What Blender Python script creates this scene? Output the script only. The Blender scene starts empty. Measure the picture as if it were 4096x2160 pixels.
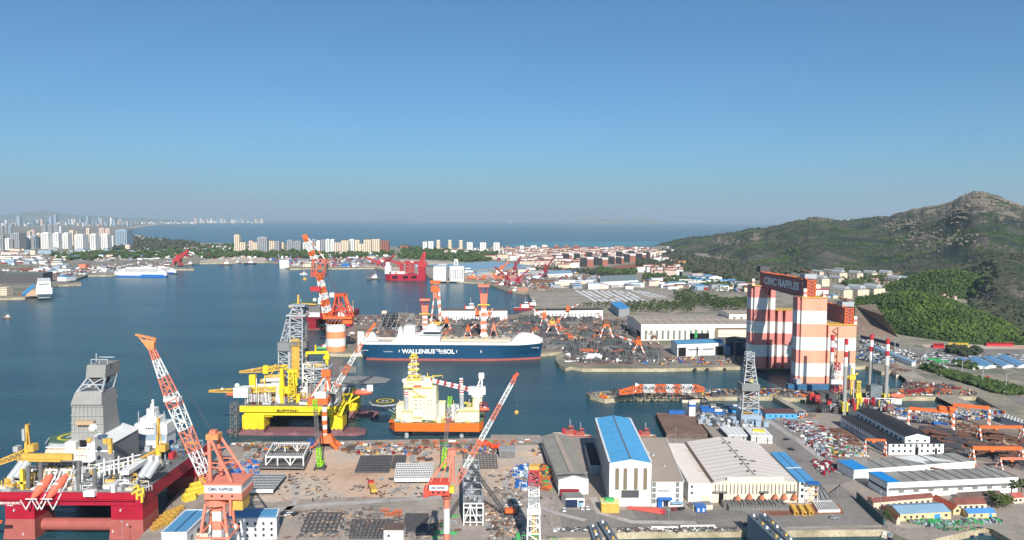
import bpy,math,random
from mathutils import Vector,Matrix,noise
from mathutils.geometry import tessellate_polygon
random.seed(11)
rnd=random.random
def U(a,b):return a+(b-a)*random.random()
scene=bpy.context.scene
# ---------------------------------------------------------------- camera
F,CH=3000.0,180.0
PITCH=math.atan((1080-880)/F);ROLL=0.0058
CAM_R=Matrix.Rotation(math.pi/2-PITCH,3,'X')@Matrix.Rotation(ROLL,3,'Z')
CAM_RI=CAM_R.transposed()
CAM=Vector((0,0,CH))
cd=bpy.data.cameras.new('camera');cam=bpy.data.objects.new('camera',cd)
scene.collection.objects.link(cam)
cam.matrix_world=Matrix.Translation(CAM)@CAM_R.to_4x4()
cd.sensor_width=36.0;cd.lens=F*36.0/4096.0;cd.clip_start=1.0;cd.clip_end=200000.0
scene.camera=cam
# ---------------------------------------------------------------- sky and sun
SUN_EL=math.radians(33.0);SUN_OFF=math.radians(10.0)
sun_dir=Vector((math.sin(SUN_OFF)*math.cos(SUN_EL),-math.cos(SUN_OFF)*math.cos(SUN_EL),math.sin(SUN_EL)))
w=bpy.data.worlds.new('World');scene.world=w;w.use_nodes=True
nt=w.node_tree;nt.nodes.clear()
sky=nt.nodes.new('ShaderNodeTexSky');sky.sky_type='NISHITA';sky.sun_disc=False
sky.sun_elevation=SUN_EL;sky.sun_rotation=math.atan2(sun_dir.x,sun_dir.y)
sky.altitude=0;sky.air_density=0.8;sky.dust_density=1.0;sky.ozone_density=10.0
bg=nt.nodes.new('ShaderNodeBackground');bg.inputs['Strength'].default_value=0.082
wo=nt.nodes.new('ShaderNodeOutputWorld')
wb=nt.nodes.new('ShaderNodeMix');wb.data_type='RGBA';wb.blend_type='MULTIPLY';wb.inputs[0].default_value=1.0;wb.inputs[7].default_value=(0.80,1.03,0.91,1)
nt.links.new(sky.outputs[0],wb.inputs[6]);nt.links.new(wb.outputs[2],bg.inputs[0]);nt.links.new(bg.outputs[0],wo.inputs[0])
sl=bpy.data.lights.new('sun','SUN');sl.energy=4.3;sl.angle=math.radians(0.55);sl.color=(1.0,0.95,0.87)
so=bpy.data.objects.new('sun',sl);scene.collection.objects.link(so)
so.rotation_euler=(-sun_dir).to_track_quat('-Z','Y').to_euler()
vs=scene.view_settings;vs.view_transform='Standard';vs.look='None';vs.gamma=1.0;vs.exposure=0.56
# ---------------------------------------------------------------- helpers: measuring
def ray(u,v):return CAM_R@Vector(((u-2048)/F,-(v-1080)/F,-1.0))
def P(u,v,z=4.0):
 "ground point seen in the photograph at (u, v), at height z"
 d=ray(u,v);t=(z-CH)/d.z
 return CAM+d*t
def PD(u,v,y):
 "point seen at (u, v) that stands y metres in front of the camera"
 d=ray(u,v);return CAM+d*(y/d.y)
def pix(p):
 c=CAM_RI@(Vector(p)-CAM)
 return (2048+F*c.x/-c.z,1080-F*c.y/-c.z)
def HZ(p,v):
 "height at which the vertical through p is seen in row v"
 a,b=-200.0,900.0
 for _ in range(40):
  m=(a+b)/2
  if pix((p[0],p[1],m))[1]>v:a=m
  else:b=m
 return a
def zr(x0,y0,s=3.22):
 return lambda X,Y:(x0+X/s,y0+Y/s)
# ---------------------------------------------------------------- helpers: materials
MATS={}
def mat(name,rgb,rough=0.6,metal=0.0,var=0.12,size=6.0,streak=0.0,dirt=None,spec=0.3):
 if name in MATS:return MATS[name]
 m=bpy.data.materials.new(name);m.use_nodes=True;t=m.node_tree
 b=t.nodes['Principled BSDF'];b.inputs['Roughness'].default_value=rough;b.inputs['Metallic'].default_value=metal
 b.inputs['Specular IOR Level'].default_value=spec
 if var>0:
  tc=t.nodes.new('ShaderNodeTexCoord');mp=t.nodes.new('ShaderNodeMapping')
  sx=1.0/size
  mp.inputs['Scale'].default_value=(sx,sx,sx*(0.15 if streak else 1.0))
  n=t.nodes.new('ShaderNodeTexNoise');n.inputs['Scale'].default_value=1.0;n.inputs['Detail'].default_value=6.0;n.inputs['Roughness'].default_value=0.65
  r=t.nodes.new('ShaderNodeMapRange');r.inputs[1].default_value=0.3;r.inputs[2].default_value=0.7
  d=dirt or tuple(c*(1-2.2*var)for c in rgb);lt=tuple(min(1,c*(1+var*0.6))for c in rgb)
  mx=t.nodes.new('ShaderNodeMix');mx.data_type='RGBA'
  mx.inputs[6].default_value=(*[max(0,c)for c in d],1);mx.inputs[7].default_value=(*lt,1)
  t.links.new(tc.outputs['Object'],mp.inputs[0]);t.links.new(mp.outputs[0],n.inputs[0]);t.links.new(n.outputs[0],r.inputs[0])
  t.links.new(r.outputs[0],mx.inputs[0]);t.links.new(mx.outputs[2],b.inputs['Base Color'])
 else:
  b.inputs['Base Color'].default_value=(*rgb,1)
 MATS[name]=m;return m
def C(r,g,b):
 "sRGB 0-255 -> linear"
 return tuple(((x/255)/12.92 if x<10 else (((x/255)+0.055)/1.055)**2.4)for x in (r,g,b))
# ---------------------------------------------------------------- helpers: meshes
class MB:
 def __init__(s,m=None):s.v=[];s.f=[];s.k=[];s.mats=[];s.cur=m
 def mi(s,m):
  m=m or s.cur
  if m not in s.mats:s.mats.append(m)
  return s.mats.index(m)
 def add(s,vs,fs,m=None):
  o=len(s.v);s.v+=[tuple(x)for x in vs];k=s.mi(m)
  for f in fs:s.f.append(tuple(i+o for i in f));s.k.append(k)
  return s
 def hexa(s,b,t,m=None,mt=None):
  s.add(list(b)+list(t),[(0,1,5,4),(1,2,6,5),(2,3,7,6),(3,0,4,7),(3,2,1,0)],m)
  s.add(t,[(0,1,2,3)],mt or m);return s
 def box(s,c,d,m=None,rz=0.0,mt=None):
  "centre of the BASE, dimensions"
  x,y,z=c;a,b=d[0]/2,d[1]/2;cs,sn=math.cos(rz),math.sin(rz)
  q=[(x+i*a*cs-j*b*sn,y+i*a*sn+j*b*cs)for i,j in ((-1,-1),(1,-1),(1,1),(-1,1))]
  return s.hexa([(*p,z)for p in q],[(*p,z+d[2])for p in q],m,mt)
 def prism(s,poly,z0,z1,m=None,mt=None):
  n=len(poly);vs=[(p[0],p[1],z0)for p in poly]+[(p[0],p[1],z1)for p in poly]
  s.add(vs,[(i,(i+1)%n,n+(i+1)%n,n+i)for i in range(n)],m)
  tr=tessellate_polygon([[Vector((p[0],p[1],0))for p in poly]])
  s.add([(p[0],p[1],z1)for p in poly],[tuple(t)for t in tr],mt or m)
  s.add([(p[0],p[1],z0)for p in poly],[tuple(t)for t in tr],m);return s
 def tube(s,a,b,r,m=None,n=8,r2=None,cap=True):
  a,b=Vector(a),Vector(b);d=b-a
  if d.length<1e-6:return s
  q=d.to_track_quat('Z','Y');r2=r if r2 is None else r2
  ra=[a+q@Vector((math.cos(i*2*math.pi/n)*r,math.sin(i*2*math.pi/n)*r,0))for i in range(n)]
  rb=[b+q@Vector((math.cos(i*2*math.pi/n)*r2,math.sin(i*2*math.pi/n)*r2,0))for i in range(n)]
  s.add(ra+rb,[(i,(i+1)%n,n+(i+1)%n,n+i)for i in range(n)]+([tuple(range(n-1,-1,-1)),tuple(range(n,2*n))]if cap else []),m)
  return s
 def bar(s,a,b,w,m=None,h=None):
  a,b=Vector(a),Vector(b);d=b-a
  if d.length<1e-6:return s
  h=w if h is None else h
  up=Vector((0,0,1))if abs(d.normalized().z)<0.98 else Vector((0,1,0))
  x=d.cross(up).normalized()*(w/2);y=x.cross(d).normalized()*(h/2)
  return s.hexa([a-x-y,a+x-y,a+x+y,a-x+y],[b-x-y,b+x-y,b+x+y,b-x+y],m)
 def ball(s,c,r,m=None,n=8,k=5,sz=1.0):
  vs=[];fs=[]
  for j in range(k+1):
   th=math.pi*j/k
   for i in range(n):
    ph=2*math.pi*i/n
    vs.append((c[0]+r*math.sin(th)*math.cos(ph),c[1]+r*math.sin(th)*math.sin(ph),c[2]+r*sz*math.cos(th)))
  for j in range(k):
   for i in range(n):fs.append((j*n+i,j*n+(i+1)%n,(j+1)*n+(i+1)%n,(j+1)*n+i))
  return s.add(vs,fs,m)
 def lattice(s,a,b,w0,w1,n,r,ms,h0=None,h1=None,side=None,br=None,bands=None):
  "four-chord lattice from a to b; ms = materials cycled over bands"
  a,b=Vector(a),Vector(b);d=(b-a)
  up=Vector((0,0,1))if abs(d.normalized().z)<0.9 else Vector((0,1,0))
  x=Vector(side).normalized()if side is not None else d.cross(up).normalized()
  y=d.cross(x).normalized();h0=w0 if h0 is None else h0;h1=w1 if h1 is None else h1
  br=br or r*0.6;bands=bands or [(i//2)%len(ms)for i in range(n)]
  rings=[]
  for i in range(n+1):
   t=i/n;c=a+d*t;ww=(w0+(w1-w0)*t)/2;hh=(h0+(h1-h0)*t)/2
   rings.append([c+x*(p*ww)+y*(q*hh)for p,q in ((-1,-1),(1,-1),(1,1),(-1,1))])
  for i in range(n):
   m=ms[bands[i]%len(ms)];A,B=rings[i],rings[i+1]
   for j in range(4):
    s.bar(A[j],B[j],r*2,m);k=(j+1)%4
    s.bar(A[j],A[k],br*2,m)
    if (i+j)%2:s.bar(A[j],B[k],br*2,m)
    else:s.bar(A[k],B[j],br*2,m)
  for j in range(4):s.bar(rings[-1][j],rings[-1][(j+1)%4],br*2,ms[bands[-1]%len(ms)])
  return s
 def xf(s,M):
  s.v=[tuple(M@Vector(v))for v in s.v];return s
 def build(s,name,parent=None,world=False,smooth=False):
  me=bpy.data.meshes.new(name);vv=s.v
  if world and parent is not None:
   Mi=RM[parent.name].inverted();vv=[Mi@Vector(v)for v in vv]
  me.from_pydata([tuple(v)for v in vv],[],s.f)
  for m in s.mats:me.materials.append(m)
  me.polygons.foreach_set('material_index',s.k)
  if smooth:me.polygons.foreach_set('use_smooth',[True]*len(s.f))
  me.update()
  o=bpy.data.objects.new(name,me);scene.collection.objects.link(o)
  if parent is not None:o.parent=parent
  return o
RM={}
TOPS=[]
def tag(o,label,cat,group=None,kind=None,p=None):
 o['label']=label;o['category']=cat
 if group:o['group']=group
 if kind:o['kind']=kind
 TOPS.append((o,Vector(p)if p is not None else None));return o
def thing(name,label,cat,loc=(0,0,0),rz=0.0,group=None):
 o=bpy.data.objects.new(name,None);scene.collection.objects.link(o);o.empty_display_size=0.5
 o.location=loc;o.rotation_euler=(0,0,rz)
 RM[o.name]=Matrix.Translation(Vector(loc))@Matrix.Rotation(rz,4,'Z')
 return tag(o,label,cat,group,p=loc)
def struct(name,mb,kind='structure',smooth=False):
 o=mb.build(name,smooth=smooth);o['kind']=kind;return o
def kids(o):return [c for c in KIDS.get(o.name,[])]if o.name in KIDS else list(o.children)
KIDS={}
def dup(src,loc,rz=0.0,label=None,scale=None,group=None):
 if src.name not in KIDS:KIDS[src.name]=[(c,list(c.children))for c in src.children]
 r=src.copy();scene.collection.objects.link(r);r.location=loc;r.rotation_euler=(0,0,rz)
 if scale is not None:r.scale=(scale,scale,scale)if not hasattr(scale,'__len__')else scale
 if label:r['label']=label
 if group:r['group']=group
 for c,gs in KIDS[src.name]:
  d=c.copy();scene.collection.objects.link(d);d.parent=r
  for g in gs:
   e=g.copy();scene.collection.objects.link(e);e.parent=d
 TOPS.append((r,Vector(loc)));return r
def frame(pl,pr,z=4.0):
 "origin, rotation and width of a front edge given by two pixels on the ground"
 a,b=P(*pl,z),P(*pr,z);d=b-a
 return a,math.atan2(d.y,d.x),d.length
ORD=['first','second','third','fourth','fifth','sixth','seventh','eighth','ninth','tenth','eleventh','twelfth','thirteenth','fourteenth','fifteenth','sixteenth','seventeenth','eighteenth','nineteenth','twentieth']
TENS={2:('twenty','twentieth'),3:('thirty','thirtieth'),4:('forty','fortieth'),5:('fifty','fiftieth'),6:('sixty','sixtieth'),7:('seventy','seventieth'),8:('eighty','eightieth'),9:('ninety','ninetieth')}
def ordinal(n):
 if n<=20:return ORD[n-1]
 if n>=100:return 'hundred and '+ordinal(n-100)if n>100 else 'hundredth'
 return TENS[n//10][1]if n%10==0 else TENS[n//10][0]+'-'+ORD[n%10-1]
# ================================================================ materials of the setting
def water_mat():
 m=bpy.data.materials.new('sea_water');m.use_nodes=True;t=m.node_tree;b=t.nodes['Principled BSDF']
 b.inputs['Roughness'].default_value=0.22;b.inputs['IOR'].default_value=1.2
 tc=t.nodes.new('ShaderNodeNewGeometry');L=t.links.new
 def ns(scale,st,det=4.0):
  mp=t.nodes.new('ShaderNodeMapping');mp.inputs['Scale'].default_value=(scale,scale*st,scale);mp.inputs['Rotation'].default_value=(0,0,0.35)
  n=t.nodes.new('ShaderNodeTexNoise');n.inputs['Scale'].default_value=1.0;n.inputs['Detail'].default_value=det
  L(tc.outputs['Position'],mp.inputs[0]);L(mp.outputs[0],n.inputs[0]);return n.outputs[0]
 # large slow colour patches: silt and wind lanes
 r=t.nodes.new('ShaderNodeMapRange');r.inputs[1].default_value=0.35;r.inputs[2].default_value=0.65;L(ns(0.004,3.0),r.inputs[0])
 mx=t.nodes.new('ShaderNodeMix');mx.data_type='RGBA'
 mx.inputs[6].default_value=(0.016,0.062,0.088,1);mx.inputs[7].default_value=(0.030,0.090,0.105,1)
 L(r.outputs[0],mx.inputs[0]);L(mx.outputs[2],b.inputs['Base Color'])
 b1=t.nodes.new('ShaderNodeBump');b1.inputs['Strength'].default_value=0.55;b1.inputs['Distance'].default_value=1.6;L(ns(0.13,1.6),b1.inputs['Height'])
 b2=t.nodes.new('ShaderNodeBump');b2.inputs['Strength'].default_value=0.6;b2.inputs['Distance'].default_value=0.35;L(ns(0.9,1.4,3.0),b2.inputs['Height'])
 L(b1.outputs[0],b2.inputs['Normal']);L(b2.outputs[0],b.inputs['Normal'])
 return m
def ground_mat(name,cols,scale=0.02,rough=0.9,bumps=0.0,fine=0.35):
 m=bpy.data.materials.new(name);m.use_nodes=True;t=m.node_tree;b=t.nodes['Principled BSDF']
 b.inputs['Roughness'].default_value=rough;b.inputs['Specular IOR Level'].default_value=0.15;L=t.links.new
 g=t.nodes.new('ShaderNodeNewGeometry')
 def ns(s,det=8.0,rg=0.6,w=0):
  mp=t.nodes.new('ShaderNodeMapping');mp.inputs['Scale'].default_value=(s,s,s);mp.inputs['Location'].default_value=(w,w,0)
  n=t.nodes.new('ShaderNodeTexNoise');n.inputs['Scale'].default_value=1.0;n.inputs['Detail'].default_value=det;n.inputs['Roughness'].default_value=rg
  L(g.outputs['Position'],mp.inputs[0]);L(mp.outputs[0],n.inputs[0]);return n.outputs[0]
 r=t.nodes.new('ShaderNodeValToRGB');e=r.color_ramp.elements
 n=len(cols);pos=[0.32+0.36*i/(n-1)for i in range(n)]
 e[0].position=pos[0];e[0].color=(*cols[0],1);e[1].position=pos[-1];e[1].color=(*cols[-1],1)
 for i in range(1,n-1):
  x=e.new(pos[i]);x.color=(*cols[i],1)
 L(ns(scale),r.inputs[0])
 mx=t.nodes.new('ShaderNodeMix');mx.data_type='RGBA';mx.blend_type='MULTIPLY';mx.inputs[0].default_value=fine
 r2=t.nodes.new('ShaderNodeMapRange');r2.inputs[1].default_value=0.35;r2.inputs[2].default_value=0.65;r2.inputs[3].default_value=0.5;r2.inputs[4].default_value=1.15
 L(ns(scale*14,5.0,0.7,13),r2.inputs[0])
 L(r.outputs[0],mx.inputs[6]);L(r2.outputs[0],mx.inputs[7]);L(mx.outputs[2],b.inputs['Base Color'])
 if bumps:
  bb=t.nodes.new('ShaderNodeBump');bb.inputs['Strength'].default_value=1.0;bb.inputs['Distance'].default_value=bumps
  L(ns(scale*8,6.0),bb.inputs['Height']);L(bb.outputs[0],b.inputs['Normal'])
 return m
M_WATER=water_mat()
G_LAND=ground_mat('town_ground',[C(104,112,92),C(134,130,114),C(164,152,136),C(120,122,108)],0.012)
G_YARD=ground_mat('yard_ground',[C(142,131,122),C(166,153,142),C(154,143,134),C(180,166,152)],0.02)
G_CONC=ground_mat('pale_concrete',[C(140,132,122),C(160,150,138),C(176,166,152)],0.03)
G_DIRT=ground_mat('sandy_dirt',[C(186,152,130),C(206,174,150),C(190,176,162),C(212,186,162)],0.014,fine=0.3)
G_ASPH=ground_mat('asphalt',[C(124,118,114),C(142,136,130),C(132,125,120)],0.03)
G_QUAY=ground_mat('quay_wall_concrete',[C(150,138,112),C(188,174,146),C(206,192,164)],0.05,fine=0.6)
G_SAND=ground_mat('beach_sand',[C(170,156,140),C(196,182,164),C(206,194,176)],0.01)
G_FAR=ground_mat('far_land',[C(86,100,84),C(120,124,108),C(150,146,130)],0.0022)
G_GREEN=ground_mat('scrub_ground',[C(70,82,58),C(96,104,74),C(130,122,96),C(84,98,64)],0.012,fine=0.7)
G_RED=ground_mat('red_earth',[C(130,84,64),C(160,108,84),C(120,92,72)],0.02)
def hill_mat():
 m=ground_mat('hillside',[C(44,52,52),C(54,62,56),C(60,74,52),C(76,78,68),C(104,98,90),C(72,68,72)],0.006,0.95,3.0,0.9)
 t=m.node_tree;L=t.links.new;b=t.nodes['Principled BSDF'];src=b.inputs['Base Color'].links[0].from_socket;g=t.nodes.new('ShaderNodeNewGeometry');sp=t.nodes.new('ShaderNodeSeparateXYZ');L(g.outputs['Position'],sp.inputs[0])
 r=t.nodes.new('ShaderNodeMapRange');r.inputs[1].default_value=120;r.inputs[2].default_value=290;r.inputs[3].default_value=-.06;r.inputs[4].default_value=.22;L(sp.outputs[2],r.inputs[0])
 mp=t.nodes.new('ShaderNodeMapping');mp.inputs['Scale'].default_value=(.022,.022,.05);L(g.outputs['Position'],mp.inputs[0]);n=t.nodes.new('ShaderNodeTexNoise');n.inputs['Scale'].default_value=1;n.inputs['Detail'].default_value=9;n.inputs['Roughness'].default_value=.7;L(mp.outputs[0],n.inputs[0])
 ad=t.nodes.new('ShaderNodeMath');L(n.outputs[0],ad.inputs[0]);L(r.outputs[0],ad.inputs[1]);q=t.nodes.new('ShaderNodeMapRange');q.inputs[1].default_value=.6;q.inputs[2].default_value=.68;L(ad.outputs[0],q.inputs[0])
 mx=t.nodes.new('ShaderNodeMix');mx.data_type='RGBA';mx.inputs[7].default_value=(*C(134,120,106),1);L(q.outputs[0],mx.inputs[0]);L(src,mx.inputs[6]);L(mx.outputs[2],b.inputs['Base Color'])
 return m
G_HILL=hill_mat()
G_WOODG=ground_mat('wood_floor',[C(50,66,38),C(70,90,48),C(80,104,52)],0.02,fine=0.7)
G_CUT=ground_mat('cut_slope',[C(118,100,88),C(134,116,104),C(146,126,110)],0.02,fine=0.6)
# ================================================================ water and land
b=MB(M_WATER)
R0=90000.0
ys=[-2000,300,700,1200,2500,6000,16000,R0]
for i in range(len(ys)-1):
 w0,w1=3000+abs(ys[i])*1.4,3000+abs(ys[i+1])*1.4
 b.add([(-w0,ys[i],0),(w0,ys[i],0),(w1,ys[i+1],0),(-w1,ys[i+1],0)],[(0,1,2,3)])
struct('water',b)
def land(name,pts,z,m,wall=G_QUAY,z0=-3.0):
 mb=MB(wall);mb.prism([P(*p,z)for p in pts],z0,z,wall,m);return struct(name,mb)
MAIN=[(-900,1200),(0,1193),(100,1190),(150,1178),(155,1152),(205,1144),(235,1140),(325,1136),(325,1128),(300,1127),(262,1132),(341,1101),(430,1100),(445,1101),
  (560,1092),(660,1080),(690,1076),(776,1077),(776,1072),(700,1069),(690,1060),(760,1057),(800,1052),(1070,1047),(1120,1052),(1140,1070),(1160,1075),(1240,1073),(1370,1073),
  (1500,1071),(1545,1083),(1600,1092),(1705,1102),(1735,1120),(1855,1127),(1935,1130),(1990,1150),(2050,1165),(2112,1172),(2140,1236),(2060,1258),(1520,1259),(1402,1259),
  (1402,1268),(1450,1276),(1418,1303),(1395,1350),(1376,1392),(1308,1396),(1300,1414),(1440,1416),(2175,1414),(2250,1406),(2222,1424),(2222,1442),(2238,1460),(2262,1472),(2284,1466),(2330,1474),
  (2660,1474),(2960,1466),(3200,1464),(3433,1466),(3464,1463),(3500,1478),(3526,1487),(3610,1480),(3650,1495),(3641,1530),(3634,1549),(3550,1556),(3300,1553),(3200,1546),(3040,1555),
  (2820,1556),(2480,1558),(2345,1571),(2360,1582),(2420,1598),(2500,1589),(2700,1587),(3081,1587),(3160,1592),(3262,1592),(3300,1590),(3600,1588),(3910,1586),(3985,1628),(4096,1690),
  (5200,1950),(5200,950),(2960,950),(2700,975),(2600,990),(2400,993),(2000,992),(1600,988),(1500,984),(1200,978),(940,974),(800,971),(650,958),(520,944),(494,930),
  (528,913),(575,905),(637,899),(800,896),(900,893),(-1200,888)]
land('ground',MAIN,4.0,G_LAND)
NEAR=[(560,2149),(621,2071),(683,2003),(752,1922),(778,1908),(837,1855),(899,1798),(928,1770),(1400,1762),(1960,1752),(1964,1738),(2160,1740),(2165,1746),(2390,1748),(2400,1790),(2600,1790),(2640,1752),(2858,1757),
  (2780,1657),(2812,1620),(3040,1620),(3060,1637),(3190,1640),(3215,1650),(3290,1652),(3400,1662),(3594,1642),(3600,1630),(3975,1630),(4150,1690),(5600,1950),(5600,2300),(4096,2190),(3960,2110),(3935,2110),(3720,2160),(3700,2190),
  (3560,2126),(3530,2118),(3310,2120),(3100,2124),(2950,2122),(2760,2124),(2470,2130),(2440,2150),(2200,2150),(2160,2200),(2100,2600),(100,2600)]
land('yard_ground',NEAR,3.97,G_YARD)
land('breakwater',[(3081,1581),(3104,1583),(3222,1641),(3192,1646)],3.985,G_CONC)
def sheet(name,pts,dz,m,z=4.0):
 mb=MB(m);q=[P(*p,z+dz)for p in pts]
 tr=tessellate_polygon([[Vector((p[0],p[1],0))for p in q]]);mb.add(q,[tuple(t)for t in tr]);return struct(name,mb)
def ribbon(name,pts,wd,dz,m,z=4.0,world=False):
 q=[P(*p,z+dz)for p in pts]if not world else pts;mb=MB(m);vs=[]
 for i,p in enumerate(q):
  d=(q[min(i+1,len(q)-1)]-q[max(i-1,0)]);n=Vector((-d.y,d.x,0)).normalized()*wd/2
  vs+=[p-n,p+n]
 mb.add(vs,[(2*i,2*i+1,2*i+3,2*i+2)for i in range(len(q)-1)]);return struct(name,mb)
# far coast and islands, seen through the haze
def ridge(name,pts,D,depth,m,zb=-5.0,n=90,rough=0.12,seed=0):
 us=[p[0]for p in pts];mb=MB(m);rows=7;vs=[]
 for i in range(n+1):
  u=us[0]+(us[-1]-us[0])*i/n
  k=max(j for j in range(len(us))if us[j]<=u+1e-6);k=min(k,len(us)-2)
  t=(u-us[k])/(us[k+1]-us[k]);v=pts[k][1]*(1-t)+pts[k+1][1]*t
  for r in range(rows):
   s=r/(rows-1)*2-1;y=D+s*depth;q=PD(u,v,D);h=q.z-zb
   hh=zb+h*(1-abs(s)**1.5)*(1+rough*noise.noise((u*0.02+seed,s*2,0)))
   vs.append((q.x*y/D,y,hh))
 fs=[(i*rows+r,i*rows+r+1,(i+1)*rows+r+1,(i+1)*rows+r)for i in range(n)for r in range(rows-1)]
 mb.add(vs,fs);return struct(name,mb,smooth=True)
ridge('hills',[(-400,870),(0,862),(90,850),(170,842),(235,850),(300,860),(420,866),(560,872),(700,880),(800,890)],36000,3000,G_FAR,n=60)
ridge('hills',[(900,893),(960,883),(1060,880),(1200,884),(1300,889),(1420,882),(1500,888),(1560,878),(1640,880),(1700,888)],44000,1500,G_FAR,n=60,seed=3)
ridge('hills',[(1860,891),(1960,886),(2040,889),(2240,884),(2350,880),(2420,876),(2480,884),(2600,882),(2700,889),(2830,892)],46000,1500,G_FAR,n=60,seed=6)
# ---------------------------------------------------------------- main hills on the right
def lerp_t(tab,u):
 if u<=tab[0][0]:return tab[0][1]
 for a,b in zip(tab,tab[1:]):
  if u<=b[0]:
   t=(u-a[0])/(b[0]-a[0]);return a[1]+(b[1]-a[1])*t
 return tab[-1][1]
SKYL=[(2600,985),(2630,978),(2710,958),(2760,948),(2800,947),(2866,938),(2959,924),(3021,912),(3061,913),(3077,905),(3110,903),(3145,891),(3200,880),(3256,870),(3300,876),(3374,883),(3440,876),
  (3506,867),(3550,864),(3600,848),(3680,829),(3763,818),(3800,804),(3837,785),(3878,770),(3923,768),(3965,783),(4035,806),(4096,825),(4250,860),(4700,900)]
DFOOT=[(2600,5000),(2700,4300),(2850,3350),(3000,2850),(3150,2700),(3400,2550),(3600,2380),(3750,2100),(3900,1650),(4000,1350),(4096,1230),(4700,1100)]
DRIDG=[(2600,5600),(2800,5100),(3000,4700),(3250,4400),(3500,4300),(3900,3900),(4096,3800),(4700,3700)]
def hill_profile(t):return (0.30*t+0.70*t*t*(3-2*t))if t<1 else 1.0
HG={}
def hill_h(u,y):
 df,dr=lerp_t(DFOOT,u),lerp_t(DRIDG,u)
 vk=lerp_t(SKYL,u)-3.5*noise.noise((u/9,0,2))-4*noise.noise((u/31,3,2));top=PD(u,vk,dr).z;t=(y-df)/(dr-df)
 x=(u-2048)/F*y
 if t<=1:
  t0=max(0,t);h=3.0+(top-3.0)*hill_profile(t0)
  a=min(1,5*t0)*min(1,(1-t0)*3.2)
  n=noise.fractal((x/520,y/520,1.7),0.9,2.1,5)
  n2=abs(noise.noise((x/330+4,y/700,5.0)))
  h+=a*(n*52+n2*60*(top/200.0))
  # keep every near point under the sight line to the skyline
  lim=PD(u,vk+5+40*(1-t0),y).z
  return min(h,lim)if t0<0.97 else top
 return top-(t-1)*(dr-df)*0.16
mb=MB(G_HILL);NU,NT=420,120;vs=[]
for i in range(NU+1):
 u=2600+2100*i/NU;df,dr=lerp_t(DFOOT,u),lerp_t(DRIDG,u)
 for j in range(NT+1):
  t=j/NT*1.35;y=df+(dr-df)*t
  q=PD(u,1000,y);z=hill_h(u,y)if t>0 else -2.0
  vs.append((q.x,y,max(z,-4.0)))
W1=NT+1
mb.add(vs,[(i*W1+j,(i+1)*W1+j,(i+1)*W1+j+1,i*W1+j+1)for i in range(NU)for j in range(NT)])
struct('hills',mb,smooth=True)
# wooded knolls in front
def knoll(cx,cy,sx,sy,h,m,name='hill',cut=None,n=44,seed=0):
 mb=MB(m);vs=[]
 for i in range(n+1):
  for j in range(n+1):
   a,b_=i/n*2-1,j/n*2-1;x,y=cx+a*sx*1.25,cy+b_*sy*1.25
   vs.append((x,y,kz(x,y,cx,cy,sx,sy,h,seed)))
 mb.add(vs,[(i*(n+1)+j,(i+1)*(n+1)+j,(i+1)*(n+1)+j+1,i*(n+1)+j+1)for i in range(n)for j in range(n)])
 return struct(name,mb,smooth=True)
def kz(x,y,cx,cy,sx,sy,h,seed=0):
 r=math.hypot((x-cx)/sx,(y-cy)/sy);r*=1+0.12*noise.noise((x/90+seed,y/90,0))
 if r>=1.0:return 4.0-min(8,(r-1.0)*30)
 s=math.cos(r*math.pi/2);return 4.0+h*s*s**0.35
KN=[(712,1310,132,240,51,0),(1115,1900,150,200,54,5)]
for k in KN:knoll(*k[:5],G_WOODG,seed=k[5])
# cut slope left of the near knoll
q=[P(3432,1330,4.2),P(3600,1352,4.2),P(3560,1262,4.2),P(3432,1240,4.2)]
# ================================================================ shared paints
W_WHITE=mat('white_paint',C(230,228,224),0.55,var=0.06,size=9,streak=1)
W_CREAM=mat('cream_wall',C(222,204,180),0.7,var=0.05,size=14)
W_PINK=mat('pinkish_wall',C(216,192,180),0.7,var=0.06,size=14)
W_GREY=mat('grey_wall',C(156,158,160),0.7,var=0.06,size=14)
W_BLUEG=mat('blue_grey_wall',C(150,168,184),0.6,var=0.05,size=14)
W_BRICK=mat('brick_wall',C(160,104,88),0.8,var=0.08,size=10)
W_TAN=mat('tan_wall',C(190,160,130),0.8,var=0.07,size=14)
R_RED=mat('red_tile_roof',C(136,84,74),0.85,var=0.12,size=5)
R_BRN=mat('brown_roof',C(112,92,86),0.85,var=0.1,size=8)
R_GREY=mat('grey_roof',C(140,138,134),0.85,var=0.1,size=9)
R_DARK=mat('dark_roof',C(54,54,58),0.8,var=0.08,size=9)
R_BLUE=mat('blue_metal_roof',C(72,150,206),0.45,var=0.07,size=9)
R_PALEB=mat('pale_blue_roof',C(134,166,188),0.5,var=0.07,size=9)
R_GREEN=mat('grey_green_roof',C(128,140,140),0.6,var=0.07,size=9)
GLASS=mat('window_glass',C(52,60,70),0.25,var=0.0,spec=0.5)
GLASSM=mat('pale_window',C(128,130,126),0.35,var=0.08,size=2)
DARK=mat('dark_opening',C(26,26,30),0.9,var=0.0)
RUST=mat('rusty_steel',C(128,92,76),0.85,var=0.16,size=3)
STEEL=mat('dark_steel',C(86,85,88),0.65,var=0.16,size=3)
STEEL2=mat('grey_steel',C(120,118,116),0.6,var=0.15,size=3)
GALV=mat('galvanised_steel',C(176,178,180),0.5,var=0.08,size=4)
ORANGE=mat('orange_paint',C(224,110,58),0.5,var=0.07,size=5)
SALMON=mat('salmon_paint',C(222,130,104),0.55,var=0.07,size=6)
REDP=mat('red_paint',C(190,56,62),0.5,var=0.08,size=6)
CRIM=mat('crimson_paint',C(172,32,54),0.45,var=0.1,size=9)
DRED=mat('dark_red_paint',C(140,30,44),0.5,var=0.08,size=8)
YEL=mat('yellow_paint',C(228,200,74),0.5,var=0.07,size=8)
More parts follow.
